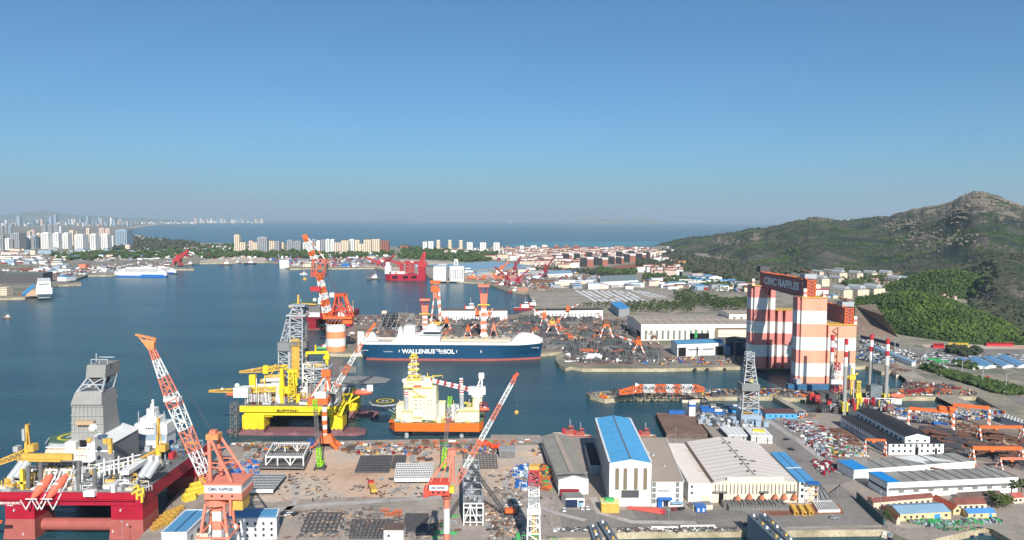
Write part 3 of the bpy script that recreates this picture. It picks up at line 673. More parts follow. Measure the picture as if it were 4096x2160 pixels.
h=Hall('fabrication_hall','tall beige hall block with three dark side windows behind',(2915,1345),(3040,1345),1257,(2872,1240),WARM,R_TAUPE,'gx',2)
h.wrow('l',.1,.95,3,h.h*.55,h.h*.85,.4,STEEL);h.wrow('f',.05,.95,4,h.h*.5,h.h*.9,.4,GLASSM)
h=Hall('canopy_hall','cream sided hall with wide brown canopy roof',(2872,1366),(3040,1366),1318,(2839,1303),BEIGE,R_BRN,'flat')
h.panel('f',.0,1,0.2,6.5,STEEL,'open_side');h.panel('f',0,1,10,10.6,W_TAN,'rail')
h=Hall('paint_shed','grey shed with worn blue roof and open bays by the dock',(2709,1427),(2898,1419),1378,(2684,1360),W_WHITE,mat('worn_blue_roof',C(96,152,188),0.55,var=0.12,size=8),'gx',2)
h.panel('f',.02,.18,.2,11.5,DARK,'doorway');h.panel('f',.4,.43,.2,11.5,DARK,'doorway');h.panel('f',.8,.98,.2,11.5,DARK,'doorway');h.wrow('f',.2,.8,2,7.5,9.3,.8,STEEL2);h.panel('f',-.01,1.01,12,14.5,W_WHITE,'fascia',.8)
h=Hall('paint_hall','dark navy hall with a circled white 4 on its wall',(2937,1424),(3013,1424),1366,(2902,1349),mat('navy_cladding',C(34,46,74),.5,var=.05),R_DARK,'gy',1.5)
h.panel('f',-.02,.02,0,h.h,W_GREY,'corner_trim',.5);h.panel('f',0,1,h.h-.8,h.h,W_GREY,'eave_trim',.5)
tt=textmesh('number_sign','4',W_BLUEG,h=3.4,bold=.02,parent=h.t);tt.location=h.L(.5,0,h.h*.62)+Vector((0,-.3,0))
mb=MB(W_BLUEG)
for i in range(24):
 a,a2=i*math.pi/12,(i+1)*math.pi/12;c=h.L(.5,0,h.h*.62+1.7)+Vector((1.2,-.3,0))
 mb.bar(c+Vector((math.cos(a)*3,0,math.sin(a)*3)),c+Vector((math.cos(a2)*3,0,math.sin(a2)*3)),.45)
mb.build('number_ring',h.t)
h=Hall('annex','small blue and white annex beside the navy hall',(2898,1418),(2922,1418),1386,(2894,1378),W_BLUEG,BLUEP,'flat')
p=P(2783,1368);t=thing('exhaust_stack','green exhaust stack standing behind the blue roofed shed','chimney',p)
MB(GREENP).tube((0,0,0),(0,0,HZ(p,1325)-4),2.0,n=10).build('shaft',t);MB(GALV).tube((0,0,HZ(p,1325)-4),(0,0,HZ(p,1319)-4),2.0,n=10,r2=3.2).build('cap',t)
h=Hall('exhibition_hall','grey hall with curved grey green roof above the car park',(2400,1152),(2552,1144),1127,(2398,1104),W_WHITE,R_GREEN,'gx',7)
h.wrow('f',0.3,.98,3,1,6,.85,W_GREY);h.panel('f',-.02,.3,0.1,7,STEEL2,'glass_end')
h=Hall('bulk_shed','very long low shed with pale blue roof behind the white block',(1862,1091),(2132,1074),1078,(1706,1060),W_GREY,R_PALEB,'flat')
h.wrow('f',.01,.99,30,.5,6,.4,STEEL)
h=Hall('factory_hall','white factory hall with rounded roof beside the red cranes',(2188,1110),(2290,1106),1096,(2180,1084),W_WHITE,R_PALEB,'gx',5);h.wrow('f',.02,.5,14,.5,8,.4,GLASSM)
h=Hall('factory_hall','white gabled hall with pale turquoise roof behind the trees',(2836,1133),(2888,1131),1110,(2802,1103),W_WHITE,R_PALEB,'gy',5);h.wrow('l',.1,.9,6,1,8,.5,STEEL2)
block('grey_block','unfinished dark grey concrete block near the red roofed depot','building',2722,2768,1115,1088,STEEL2,STEEL2,20,12)
block('pink_block','long pinkish three storey block right of the grey block','building',2768,2812,1112,1094,W_PINK,W_GREY,16,4,extra=lambda t,w_,d,h:windows(t,-w_/2,w_/2,1,h,9,3,2,2,-d/2))
block('yellow_block','yellow ended block with red roof at the foot of the hills','building',2706,2742,1064,1042,OCHRE,R_RED,30,14,'gy',rise=3)
# ================================================================ cranes of the far yard
STRP=[SALMON,W_WHITE]
def stripes(mb,p0,p1,hw,n,ms,hw2=None,square=True):
 p0,p1=Vector(p0),Vector(p1);hw2=hw2 or hw
 for i in range(n):
  a,b_=p0+(p1-p0)*(i/n),p0+(p1-p0)*((i+1)/n);r0=hw+(hw2-hw)*i/n;r1=hw+(hw2-hw)*(i+1)/n
  if square:mb.hexa([a+Vector((x*r0,y*r0,0))for x,y in ((-1,-1),(1,-1),(1,1),(-1,1))],[b_+Vector((x*r1,y*r1,0))for x,y in ((-1,-1),(1,-1),(1,1),(-1,1))],ms[i%len(ms)])
  else:mb.tube(a,b_,r0,ms[i%len(ms)],n=14,r2=r1)
def pillar_crane(label,u,vb,vp,vt,hw,group,jib=(0,0,0)):
 p=P(u,vb);t=thing('tower_crane',label,'crane',p,0,group);hp=HZ(p,vp)-4;ht=HZ(p,vt)-4
 mb=MB(SALMON);mb.hexa([Vector((x*hw*1.9,y*hw*1.9,0))for x,y in ((-1,-1),(1,-1),(1,1),(-1,1))],[Vector((x*hw,y*hw,hp*.18))for x,y in ((-1,-1),(1,-1),(1,1),(-1,1))],W_WHITE);mb.build('base',t)
 mb=MB(SALMON);stripes(mb,(0,0,hp*.18),(0,0,hp),hw,7,STRP);mb.build('pillar',t)
 k=ht-hp;mb=MB(SALMON);mb.hexa([Vector((x*hw*1.15,y*hw*1.15,hp))for x,y in ((-1,-1),(1,-1),(1,1),(-1,1))],[Vector((x*hw*1.45,y*hw*1.3,hp+k*.62))for x,y in ((-1,-1),(1,-1),(1,1),(-1,1))]);mb.build('machine_house',t)
 mb=MB(REDP)
 for x in (-1,1):
  for y in (-1,1):mb.bar((x*hw*1.3,y*hw*1.2,hp+k*.62),(x*hw*1.5,y*hw*1.2,ht),.9)
 mb.bar((-hw*1.5,0,hp+k*.7),(hw*1.5,0,ht),.7);mb.build('head_frame',t)
 mb=MB(SALMON);mb.box((0,0,ht),(hw*4.2,hw*3,k*.14));mb.build('head_beam',t)
 mb=MB(YEL);mb.box((0,-hw*1.3,hp-1),(hw*4.4,1.2,1.5));mb.build('walkway',t)
 if jib!=(0,0,0):
  mb=MB(SALMON);mb.lattice((0,hw,ht-2),jib,3.4,1.6,12,.28,STRP);mb.build('jib',t)
 return t
pillar_crane('tallest striped pillar crane behind the middle of the blue ship',1935,1353,1217,1147,4.0,'striped pillar cranes')
pillar_crane('striped pillar crane rising behind the bridge of the blue ship',1701,1336,1253,1202,3.8,'striped pillar cranes')
# luffing crane on a striped portal between the pillars
p=P(1742,1300);t=thing('portal_crane','tall portal crane with splayed striped legs between the pillar cranes','crane',p,0);hh=lambda v:HZ(p,v)-4
for x,y,m2 in ((-8,-7,0),(10,-7,1),(-8,7,0),(10,7,1)):
 mb=MB(SALMON);stripes(mb,(x,y,0),(x*.3,y*.3,hh(1188)),.9,7,STRP,.7);mb.build('leg',t)
mb=MB(SALMON);mb.box((0,0,hh(1190)),(7,7,hh(1166)-hh(1190)));mb.build('slew_column',t)
mb=MB(ORANGE);mb.box((-1,0,hh(1166)),(12,10,hh(1143)-hh(1166)));mb.build('machine_house',t)
mb=MB(ORANGE);mb.box((0,0,hh(1134)),(17,8,5));
for x in (-4,4):mb.bar((x,0,hh(1143)),(x*1.3,0,hh(1134)),1.2)
mb.build('head_beam',t)
mb=MB(SALMON);stripes(mb,(8,-3,hh(1276)),(6.5,-2,hh(1152)),2.2,8,[W_WHITE,SALMON,W_WHITE,SALMON],1.3);mb.build('boom',t)
MB(OCHRE).box((3,-12,0),(22,8,7)).build('winch_house',t)
def portal(label,u,vb,vt,wd,jd=(1,0),cols=(ORANGE,W_WHITE,ORANGE),group='orange portal cranes of the far yard',jl=1.0):
 "portal jib crane: four splayed legs, turntable, cab, mast and jib"
 p=P(u,vb);t=thing('portal_crane',label,'crane',p,0,group);H=HZ(p,vt)-4;w=wd/2;a,wht,bm=cols
 for x in (-1,1):
  for y in (-1,1):
   mb=MB(a);stripes(mb,(x*w,y*w*.8,0),(x*w*.35,y*w*.3,H*.55),w*.06+.15,5,[a,wht],w*.05+.12);mb.build('leg',t)
 mb=MB(a)
 for x in (-1,1):mb.bar((x*w,-w*.8,1),(x*w,w*.8,1),1.2)
 mb.build('bogie_beam',t)
 MB(a).box((0,0,H*.55),(w*.9,w*.8,H*.07)).build('platform',t);MB(bm).box((0,0,H*.62),(w*.8,w*.7,H*.16)).build('machine_house',t)
 mb=MB(bm);mb.bar((-w*.25,0,H*.78),(0,0,H),.8);mb.bar((w*.25,0,H*.78),(0,0,H),.8);mb.build('mast',t)
 e=Vector((jd[0]*w*3.2*jl,jd[1]*w*3.2*jl,H*(.98 if jl>.6 else 1.15)));mb=MB(a);mb.lattice((jd[0]*w*.4,jd[1]*w*.4,H*.68),e,w*.26,w*.12,9,.22,[a,wht]if a!=REDP else [a]);mb.build('jib',t)
 mb=MB(STEEL);mb.bar((0,0,H),e,.25);mb.bar(e,e-Vector((0,0,H*.3)),.2);mb.build('rope',t)
 return t
portal('orange portal crane between the pillar cranes behind the ship',*z1_(1245,520),z1_(0,335)[1],15,(-.5,.5))
portal('small orange portal crane just left of the tall pillar base',*z1_(1520,632),z1_(0,440)[1],13,(.6,.4))
portal('orange portal crane directly behind the left of the tall pillar',*z1_(1640,500),z1_(0,205)[1],16,(-.3,.8))
portal('orange portal crane right behind the tall pillar',*z1_(1790,420),z1_(0,245)[1],13,(.3,.8))
portal('tan portal crane on the ship side right of the pillar',*z1_(1850,628),z1_(0,410)[1],13,(.5,.6),cols=(SALMON,W_TAN,SALMON))
portal('orange portal crane in front of the two storey workshop, leftmost',*z2_(570,490),z2_(0,235)[1],16,(-.8,.3))
portal('pale legged portal crane with two booms right of the ship bow',*z2_(672,582),z2_(0,345)[1],22,(-.6,.6),cols=(SALMON,W_WHITE,OCHRE))
portal('small orange portal crane just behind the pale legged one',*z2_(745,510),z2_(0,345)[1],12,(.4,.7))
portal('orange portal crane with long red and white jib behind workshop',*z2_(870,372),z2_(0,175)[1],14,(1,.2))
portal('brown topped portal crane standing alone in the steel yard',*z2_(1365,632),z2_(0,320)[1],22,(-.3,.8),cols=(ORANGE,W_WHITE,RUST))
portal('bright orange portal crane beside the front row of steel blocks',*z2_(1778,832),z2_(0,590)[1],17,(-1,.1))
portal('red topped portal crane in front of the beige hall',*z2_(1985,700),z2_(0,555)[1],14,(-1,-.2),cols=(RUST,W_WHITE,RUST),jl=.5)
portal('orange jib crane before the dark doorway of the beige hall',*z3_(500,640),z3_(0,548)[1],8,(-1,0),jl=.9)
portal('rusty low portal crane near the bow of the ship',*z2_(905,690),z2_(0,560)[1],16,(-.2,.5),cols=(RUST,SALMON,ORANGE),jl=.4)
# ================================================================ the blue car carrier
def roro():
 W0=P(1437,1441,0);Y=W0.y;x0=(1437-2048)/F*Y;x1=(2176-2048)/F*Y;Ln=x1-x0;sc=Y/F*1.012
 t=thing('car_carrier','dark blue car carrier with white upper decks moored at the far yard','ship',(x0,Y,0))
 B=34.0;BLUE=mat('ship_blue',C(22,70,102),.4,var=.05,size=30)
 def sec(k):
  "deck half breadth, waterline half breadth, x shift at the stem"
  kd=1 if k<.80 else math.sqrt(max(0,1-((k-.80)/.2)**2));kw=(.72+.28*min(1,k/.16))if k<.5 else (1 if k<.66 else max(0.0,1-((k-.66)/.33)**1.7))
  return B/2*kd,B/2*kw
 N=60;levels=[(-3,0),(2.6,0.05),(8,.25),(14,.62),(20.4,1.0),(24,1.0)];vs=[];mb=MB(BLUE)
 for side in (-1,1):
  for i in range(N+1):
   k=i/N;d,wl=sec(k)
   for z,f in levels:
    hb=wl+(d-wl)*f;xx=k*Ln*(1 if f>.9 else 1-.012*(1-f))
    if k<.06:xx+=(1-f)*(0.06-k)*Ln*.5
    zz=z if z<20 else z+max(0,k-.86)*9
    vs.append((xx,B/2+side*hb,zz))
 nl=len(levels);fs={};per=(N+1)*nl
 for sd in (0,1):
  for i in range(N):
   for j in range(nl-1):
    a=sd*per+i*nl+j;f=(a,a+nl,a+nl+1,a+1);fs.setdefault(0 if j==0 else (2 if j==4 else 1),[]).append(f)
 for j in range(nl-1):fs.setdefault(0 if j==0 else (2 if j==4 else 1),[]).append((j,j+1,per+j+1,per+j))
 hull=MB(BLUE)
 for k,m in ((0,RUSTR),(1,BLUE),(2,W_WHITE)):
  hull.add(vs,fs[k],m)
 hull.build('hull',t)
 dk=MB(W_CREAM)
 for i in range(N):
  a,b_=sec(i/N)[0]-.3,sec((i+1)/N)[0]-.3;xa,xb=i/N*Ln,(i+1)/N*Ln
  dk.add([(xa,B/2-a,22.6),(xb,B/2-b_,22.6),(xb,B/2+b_,22.6),(xa,B/2+a,22.6)],[(0,1,2,3)])
 dk.build('deck',t)
 X=lambda px_:(px_/3.22+1400-1437)*sc;Zc=lambda py,y=0:HZ((x0+50,Y+y),1160+py/3.22)
 # superstructure seen from abeam
 mb=MB(W_WHITE)
 mb.add([(X(185),2,22.6),(X(355),2,22.6),(X(290),2,Zc(555)),(X(185),2,Zc(555)),(X(185),8,22.6),(X(355),8,22.6),(X(290),8,Zc(555)),(X(185),8,Zc(555))],[(0,1,2,3),(7,6,5,4),(0,3,7,4),(1,5,6,2),(2,6,7,3)]);mb.build('stern_wing',t)
 mb=MB(W_WHITE);a=[(X(515),22.6),(X(1130),22.6),(X(1150),Zc(600)),(X(820),Zc(588)),(X(600),Zc(600)),(X(560),Zc(640))]
 n=len(a);mb.add([(x,3,z)for x,z in a]+[(x,B-3,z)for x,z in a],[tuple(range(n)),tuple(range(2*n-1,n-1,-1))]+[(i,(i+1)%n,n+(i+1)%n,n+i)for i in range(n)]);mb.build('deckhouse',t)
 mb=MB(W_WHITE);mb.hexa([(X(585),8,Zc(610)),(X(670),8,Zc(610)),(X(670),26,Zc(610)),(X(585),26,Zc(610))],[(X(605),10,Zc(495)),(X(622),10,Zc(495)),(X(622),24,Zc(495)),(X(605),24,Zc(495))]);mb.build('mast_fin',t)
 MB(W_WHITE).box(((X(672)+X(812))/2,16,Zc(600)),(X(812)-X(672),18,Zc(480)-Zc(600))).build('funnel',t)
 mb=MB(W_WHITE);mb.box(((X(880)+X(1150))/2,B/2,Zc(585)),(X(1150)-X(880),B-2,Zc(555)-Zc(585)));mb.box(((X(930)+X(1150))/2,B/2,Zc(550)),(X(1150)-X(930),B+4,Zc(515)-Zc(550)));mb.box(((X(990)+X(1060))/2,B/2,Zc(515)),(12,12,4));mb.build('bridge',t)
 MB(GLASS).box(((X(940)+X(1150))/2,B/2,Zc(551)),(X(1150)-X(940)+.4,B+4.4,1.6)).build('window_band',t)
 mb=MB(W_WHITE);mb.tube((X(1030),B/2,Zc(515)),(X(1030),B/2,Zc(430)),1.0,n=6);mb.bar((X(1030)-5,B/2,Zc(465)),(X(1030)+5,B/2,Zc(465)),.6);mb.build('mast',t)
 mb=MB(W_CREAM);mb.box(((X(1150)+X(2040))/2,B/2,22.6),(X(2040)-X(1150),B-8,Zc(640)-22.6));mb.build('garage_deck',t)
 for yy,zz in ((1.2,Zc(670)),):MB(STEEL2).box(((X(1150)+X(2020))/2,1.6,23.2),(X(2020)-X(1150),.4,1.4)).build('side_opening',t)
 MB(STEEL2).box(((X(180)+X(520))/2,1.6,23.0),(X(520)-X(180),.4,1.6)).build('side_opening',t)
 for i in range(9):MB(STEEL if i%3 else OCHRE).box((X(1200)+i*(X(2000)-X(1200))/9,10+(i%3)*6,Zc(640)),(4,3,1.6)).build('vent',t)
 # rounded white cover over the bow
 mb=MB(W_WHITE);n=18;rows=[]
 for i in range(n+1):
  k=.82+.18*i/n;d=sec(k)[0]+.05;s_=math.sin(min(1,i/n*2.6)*math.pi/2)*(1-(max(0,i/n-.35)/.65)**2.2*.9);hgt=23.8+(Zc(575)-23.0)*s_+(k-.82)*8
  rows.append([(k*Ln,B/2+d*q,(23.8+max(0,k-.86)*9)if abs(q)==1 else 23.8+(hgt-23.8)*(1-abs(q)**4))for q in (-1,-.93,-.6,0,.6,.93,1)])
 for i in range(n):
  for j in range(6):mb.add([rows[i][j],rows[i+1][j],rows[i+1][j+1],rows[i][j+1]],[(0,1,2,3)])
 mb.add(rows[0],[tuple(range(7))]);mb.build('bow_cover',t)
 MB(W_WHITE).tube((X(2340),B/2,26),(X(2340),B/2,Zc(525,17)),.8,n=6).build('foremast',t)
 MB(W_WHITE).box(((X(40)+X(125))/2,B/2+8,2),(X(125)-X(40),5,Zc(540,24)-2)).build('stern_ramp',t)
 # lettering on the side
 def txt(s,a,b_,z0,z1,bold,nm='lettering'):
  o=textmesh(nm,s,W_WHITE,w=X(b_)-X(a),h=z1-z0,bold=bold,parent=t);o.location=(X(a),-.25,z0);return o
 zt,zb_=HZ((0,Y),1160+768/3.22),HZ((0,Y),1160+826/3.22)
 txt('WALLENIUS',652,1080,zb_,zt,.035);txt('SOL',1190,1332,zb_,zt,.035)
 for a,b_,k in ((1085,1145,0.86),(1100,1140,0.56),(1130,1185,0.70),(1125,1190,0.38),(1135,1185,0.06)):
  MB(W_WHITE).box(((X(a)+X(b_))/2,-.2,zb_+(zt-zb_)*k),(X(b_)-X(a),.2,.8)).build('emblem_bar',t)
 for a in (620,1358,1672):MB(W_WHITE).box((X(a),-.2,zb_+1.5),(1.0,.2,3.2)).build('draught_mark',t)
 for a,b_,z in ((130,225,.55),(420,535,.3),(2325,2420,1.25)):txt('BALTIC ENABLER' if a!=420 else 'NO SMOKING',a,b_,zb_+(zt-zb_)*z,zb_+(zt-zb_)*z+1.3,.0,'small_lettering').location.y=-.3 if a<1000 else 3.5
roro()
# ================================================================ giant double gantry
def giant():
 t=thing('giant_gantry_crane','giant double gantry crane with red and white striped tower legs','gantry crane',(310,840,4))
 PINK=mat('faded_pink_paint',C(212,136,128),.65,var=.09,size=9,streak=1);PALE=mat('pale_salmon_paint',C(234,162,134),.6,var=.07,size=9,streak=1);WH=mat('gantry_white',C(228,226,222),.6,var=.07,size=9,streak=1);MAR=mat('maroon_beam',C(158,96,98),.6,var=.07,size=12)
 q=lambda X,Y:(2900+X/2.122,1000+Y/2.122)
 def tower(name,ub,vb,vtop,cols,bands,dep):
  "cols: list of (X0, X1, set-back) in picture columns"
  a=P(q(ub,vb)[0],q(ub,vb)[1]);Y=a.y;Ht=HZ(a,q(0,vtop)[1])
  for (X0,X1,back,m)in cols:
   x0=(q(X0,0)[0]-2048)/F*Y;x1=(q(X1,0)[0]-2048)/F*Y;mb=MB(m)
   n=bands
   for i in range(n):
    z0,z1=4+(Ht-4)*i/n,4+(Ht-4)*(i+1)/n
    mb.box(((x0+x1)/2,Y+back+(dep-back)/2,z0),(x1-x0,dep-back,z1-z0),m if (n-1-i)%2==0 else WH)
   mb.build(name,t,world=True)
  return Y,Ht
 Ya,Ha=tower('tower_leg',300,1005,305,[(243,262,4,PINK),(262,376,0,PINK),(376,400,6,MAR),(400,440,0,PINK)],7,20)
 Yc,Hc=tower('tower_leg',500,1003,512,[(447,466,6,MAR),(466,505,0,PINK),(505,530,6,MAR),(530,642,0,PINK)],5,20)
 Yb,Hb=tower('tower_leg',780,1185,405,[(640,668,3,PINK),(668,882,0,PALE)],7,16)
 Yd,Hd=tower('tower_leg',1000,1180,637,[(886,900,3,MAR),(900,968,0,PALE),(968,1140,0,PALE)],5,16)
 def beam(u0,Y0,u1,Y1,vt,hgt,name):
  xa=(u0-2048)/F*Y0;xb=(u1-2048)/F*Y1;zt=HZ((xb,Y1),vt);mb=MB(MAR);w=4.2
  A=[(xa,Y0),(xa+2*w,Y0)];B_=[(xb,Y1),(xb+2*w,Y1)]
  mb.hexa([(*B_[0],zt-hgt),(*B_[1],zt-hgt),(*A[1],zt-hgt),(*A[0],zt-hgt)],[(*B_[0],zt),(*B_[1],zt),(*A[1],zt),(*A[0],zt)]);mb.build(name,t,world=True)
  e=MB(ORANGE)
  for i in range(5):
   z0=zt-hgt+hgt*i/5;e.bar((xb,Y1-.8,z0),(xb+2*w,Y1-.8,z0+hgt/5),.6);e.bar((xb+2*w,Y1-.8,z0),(xb,Y1-.8,z0+hgt/5),.6)
  e.bar((xb,Y1-.8,zt-hgt),(xb,Y1-.8,zt),.8);e.bar((xb+2*w,Y1-.8,zt-hgt),(xb+2*w,Y1-.8,zt),.8);e.build('end_ladder',t,world=True)
  r=MB(ORANGE);n=26
  for i in range(n):
   k=(i+.5)/n;r.box((xb+(xa-xb)*k,Y1+(Y0-Y1)*k,zt),(1.4,1.4,U(.8,2.2)))
  r.box(((xa+xb)/2,(Y0+Y1)/2,zt),(.8,abs(Y0-Y1)*.98,.9));r.build('rail_gear',t,world=True)
  MB(GALV).box((xb+w,Y1+9,zt+1),(2*w+4,14,5)).build('trolley',t,world=True)
  d=MB(RUST);d.box((xb+w,Y1+9,zt+7.5),(7,16,1.2));d.bar((xb+w,Y1+4,zt+6),(xb+w-9,Y1+4,zt+11),1.0);d.build('service_crane',t,world=True)
  MB(STEEL).box(((xa+xb)/2+w,(Y0+Y1)/2,zt-hgt-1.6),(3,abs(Y0-Y1)*.8,1.4)).build('hoist_block',t,world=True)
  return xa,xb,zt,w
 u0,u1=q(302,0)[0],q(708,0)[0]
 xa,xb,zt,w=beam(u0,Ya+10,u1,Yb+4,q(0,252)[1],18,'beam')
 n_=Vector((xb-xa,Yb+4-Ya-10,0));L=n_.length;ang=math.atan2(n_.y,n_.x)
 MB(STEEL).box((xa+w,Ya+10,zt),(12,12,7)).build('trolley',t,world=True)
 M=Matrix.Translation(Vector((xa-.25,Ya+10,zt-13.3))-Vector((310,840,4)))@Matrix.Rotation(ang,4,'Z')@Matrix.Translation((L*.11,0,0))
 textmesh('lettering','CIMC RAFFLES',WH,w=L*.74,h=9.0,bold=.045,parent=t,M=M)
 M2=Matrix.Translation(Vector((xa-.25,Ya+10,zt-7))-Vector((310,840,4)))@Matrix.Rotation(ang,4,'Z')@Matrix.Translation((L*.90,0,0))
 textmesh('emblem','R',WH,w=4,h=4,parent=t,M=M2)
 beam(q(640,0)[0]+2,Yc+10,q(1036,0)[0],Yd+4,q(0,490)[1],17,'beam')
 # deck pieces joining the tower tops, mast stubs, stair spiral
 for X0,X1,Yt,YY,nm in ((243,440,305,Ya,0),(447,642,512,Yc,0),(668,882,405,Yb,1),(886,1140,637,Yd,1)):
  xx0,xx1=(q(X0,0)[0]-2048)/F*YY,(q(X1,0)[0]-2048)/F*YY;z=HZ((xx0,YY),q(0,Yt)[1])
  MB(OCHRE).box(((xx0+xx1)/2,YY+8,z),(xx1-xx0+1.2,18,.9)).build('top_platform',t,world=True)
 for X0,Yt,Yb2,YY in ((253,245,305,Ya),(862,360,405,Yb),(1136,565,637,Yd),(698,330,405,Yb)):
  xx=(q(X0,0)[0]-2048)/F*YY;za,zb_=HZ((xx,YY),q(0,Yb2)[1]),HZ((xx,YY),q(0,Yt)[1]);mb=MB(WH);stripes(mb,(xx,YY+3,za),(xx,YY+3,zb_),1.6,3,[WH,PINK]);mb.build('mast_stub',t,world=True)
 xx=(q(955,0)[0]-2048)/F*Yd;s=MB(RUST)
 for i in range(16):
  z0=8+62*i/16;z1=8+62*(i+1)/16;sg=1 if i%2 else -1;s.bar((xx-2.5*sg,Yd-1.5,z0),(xx+2.5*sg,Yd-1.5,z1),.6)
 s.bar((xx+3,Yd-1.2,6),(xx+3,Yd-1.2,70),.5);s.build('stair',t,world=True)
 MB(mat('blue_base',C(58,104,140),.5)).box(((q(760,0)[0]-2048)/F*Yb,Yb-5,4),(52,6,7)).build('blue_base',t,world=True)
 MB(GALV).box(((q(640,0)[0]-2048)/F*Yb,Yb-3,4),(6,6,12)).build('winch_cabin',t,world=True)
giant()
# ================================================================ drum-based crane at the left corner of the far yard
def drum_crane():
 p=P(1336,1408);p.y+=12;t=thing('drum_crane','huge crane on an orange and white striped drum base by the bay','crane',(p.x,p.y,4));R_=12.9
 PALE=mat('drum_orange',C(238,150,104),.6,var=.04,size=20);zz=lambda v:HZ(p,v)-4
 dr=MB(PALE);zs=[0,zz(1381),zz(1350),zz(1323),zz(1293)]
 for i in range(4):dr.tube((0,0,zs[i]),(0,0,zs[i+1]),R_,W_WHITE if i%2 else PALE,n=36)
 dr.build('drum',t)
 dr=MB(W_WHITE);dr.tube((0,0,zs[4]-1.2),(0,0,zs[4]),R_+.8,n=36);dr.build('rim',t)
 X=lambda u:(u-1336)/F*p.y
 mb=MB(ORANGE);zt=zz(1272)
 for i in range(16):
  a,b_=i*math.pi/8,(i+1)*math.pi/8;A0=Vector((math.cos(a)*R_*.9,math.sin(a)*R_*.9,zs[4]));A1=Vector((math.cos(b_)*R_*1.05,math.sin(b_)*R_*1.05,zt));mb.bar(A0,A1,.9)
 mb.build('turntable_truss',t)
 MB(ORANGE).box((X(1350),0,zt),(38,20,3)).build('turntable',t);MB(ORANGE).box((X(1388),0,zz(1292)),(12,14,zt-zz(1292))).build('counterweight',t)
 mb=MB(mat('crane_red_orange',C(220,84,52),.55,var=.07));top=zz(1178)
 for y in (-8,8):
  mb.bar((X(1322),y,zt+3),(X(1342),y*.7,top),1.8);mb.bar((X(1400),y,zt+3),(X(1372),y*.7,top),1.8);mb.bar((X(1362),y,zt+3),(X(1350),y*.7,top),1.4);mb.bar((X(1340),y,zt+20),(X(1392),y,zt+3),1.2);mb.bar((X(1330),y,zt+10),(X(1395),y,zt+14),1.0)
 mb.box((X(1356),0,top-2),(13,14,3.5));mb.build('a_frame',t)
 MB(W_WHITE).box((X(1362),0,zt+3),(9,9,6)).build('machine_house',t);MB(W_WHITE).box((X(1324),-2,zz(1188)),(6,5,6)).build('cabin',t)
 # main boom: broad four-truss, two lattices side by side
 for y in (-5,5):
  mb=MB(ORANGE);mb.lattice((X(1306),y,zt),(X(1272),y*.8,zz(1096)),8,4.5,14,.5,[ORANGE,W_WHITE],br=.34);mb.build('main_boom',t)
 mb=MB(mat('rust_orange',C(206,92,58),.6,var=.08));Hx,Hz0,Hz1=X(1268),zz(1104),zz(1038)
 for x,y in ((-8,-6),(9,-6),(9,6),(-8,6)):mb.bar((Hx+x,y,Hz0),(Hx+x+3,y,Hz1),1.3)
 for z in (Hz0,Hz0+4,Hz1):
  for y in (-6,6):mb.bar((Hx-8,y,z),(Hx+10,y,z),1.1)
 for y in (-6,6):mb.bar((Hx-8,y,Hz0),(Hx+10,y,Hz1),1.2);mb.bar((Hx-8,y,Hz1),(Hx+10,y,Hz0+5),1.0)
 mb.box((Hx+9,2,zz(1092)),(6,8,12),STEEL2);mb.build('boom_head',t)
 mb=MB(ORANGE);mb.lattice((X(1258),0,zz(1050)),(X(1216),0,zz(948)),7,4,11,.45,[W_WHITE,W_WHITE,ORANGE],br=.3,bands=[0,0,1,2,2,0,1,0,0,2,2]);mb.build('fly_jib',t)
 mb=MB(W_WHITE);stripes(mb,(X(1294),0,zz(1036)),(X(1228),0,zz(952)),.7,8,[W_WHITE,W_WHITE,ORANGE]);mb.build('jib_stay',t)
 mb=MB(ORANGE);mb.hexa([(X(1218),-2,zz(958)),(X(1232),-2,zz(958)),(X(1232),2,zz(958)),(X(1218),2,zz(958))],[(X(1203),-1.5,zz(944)),(X(1222),-1.5,zz(936)),(X(1222),1.5,zz(936)),(X(1203),1.5,zz(944))]);mb.build('jib_head',t)
 mb=MB(STEEL)
 for y in (-5,-2,2,5):mb.bar((Hx+12,y,zz(1100)),(X(1352),y,top),.35)
 mb.build('luffing_rope',t)
 mb=MB(STEEL);mb.bar((X(1213),0,zz(946)),(X(1213),0,zz(1112)),.3);mb.build('hoist_rope',t)
 mb=MB(OCHRE);mb.ball((X(1213),0,zz(1118)),2.6,n=8,k=5,sz=.9);mb.build('hook_block',t)
 mb=MB(REDP);mb.box((X(1262),-6,zz(1163)),(13,8,6));mb.build('boom_cabin',t)
drum_crane()
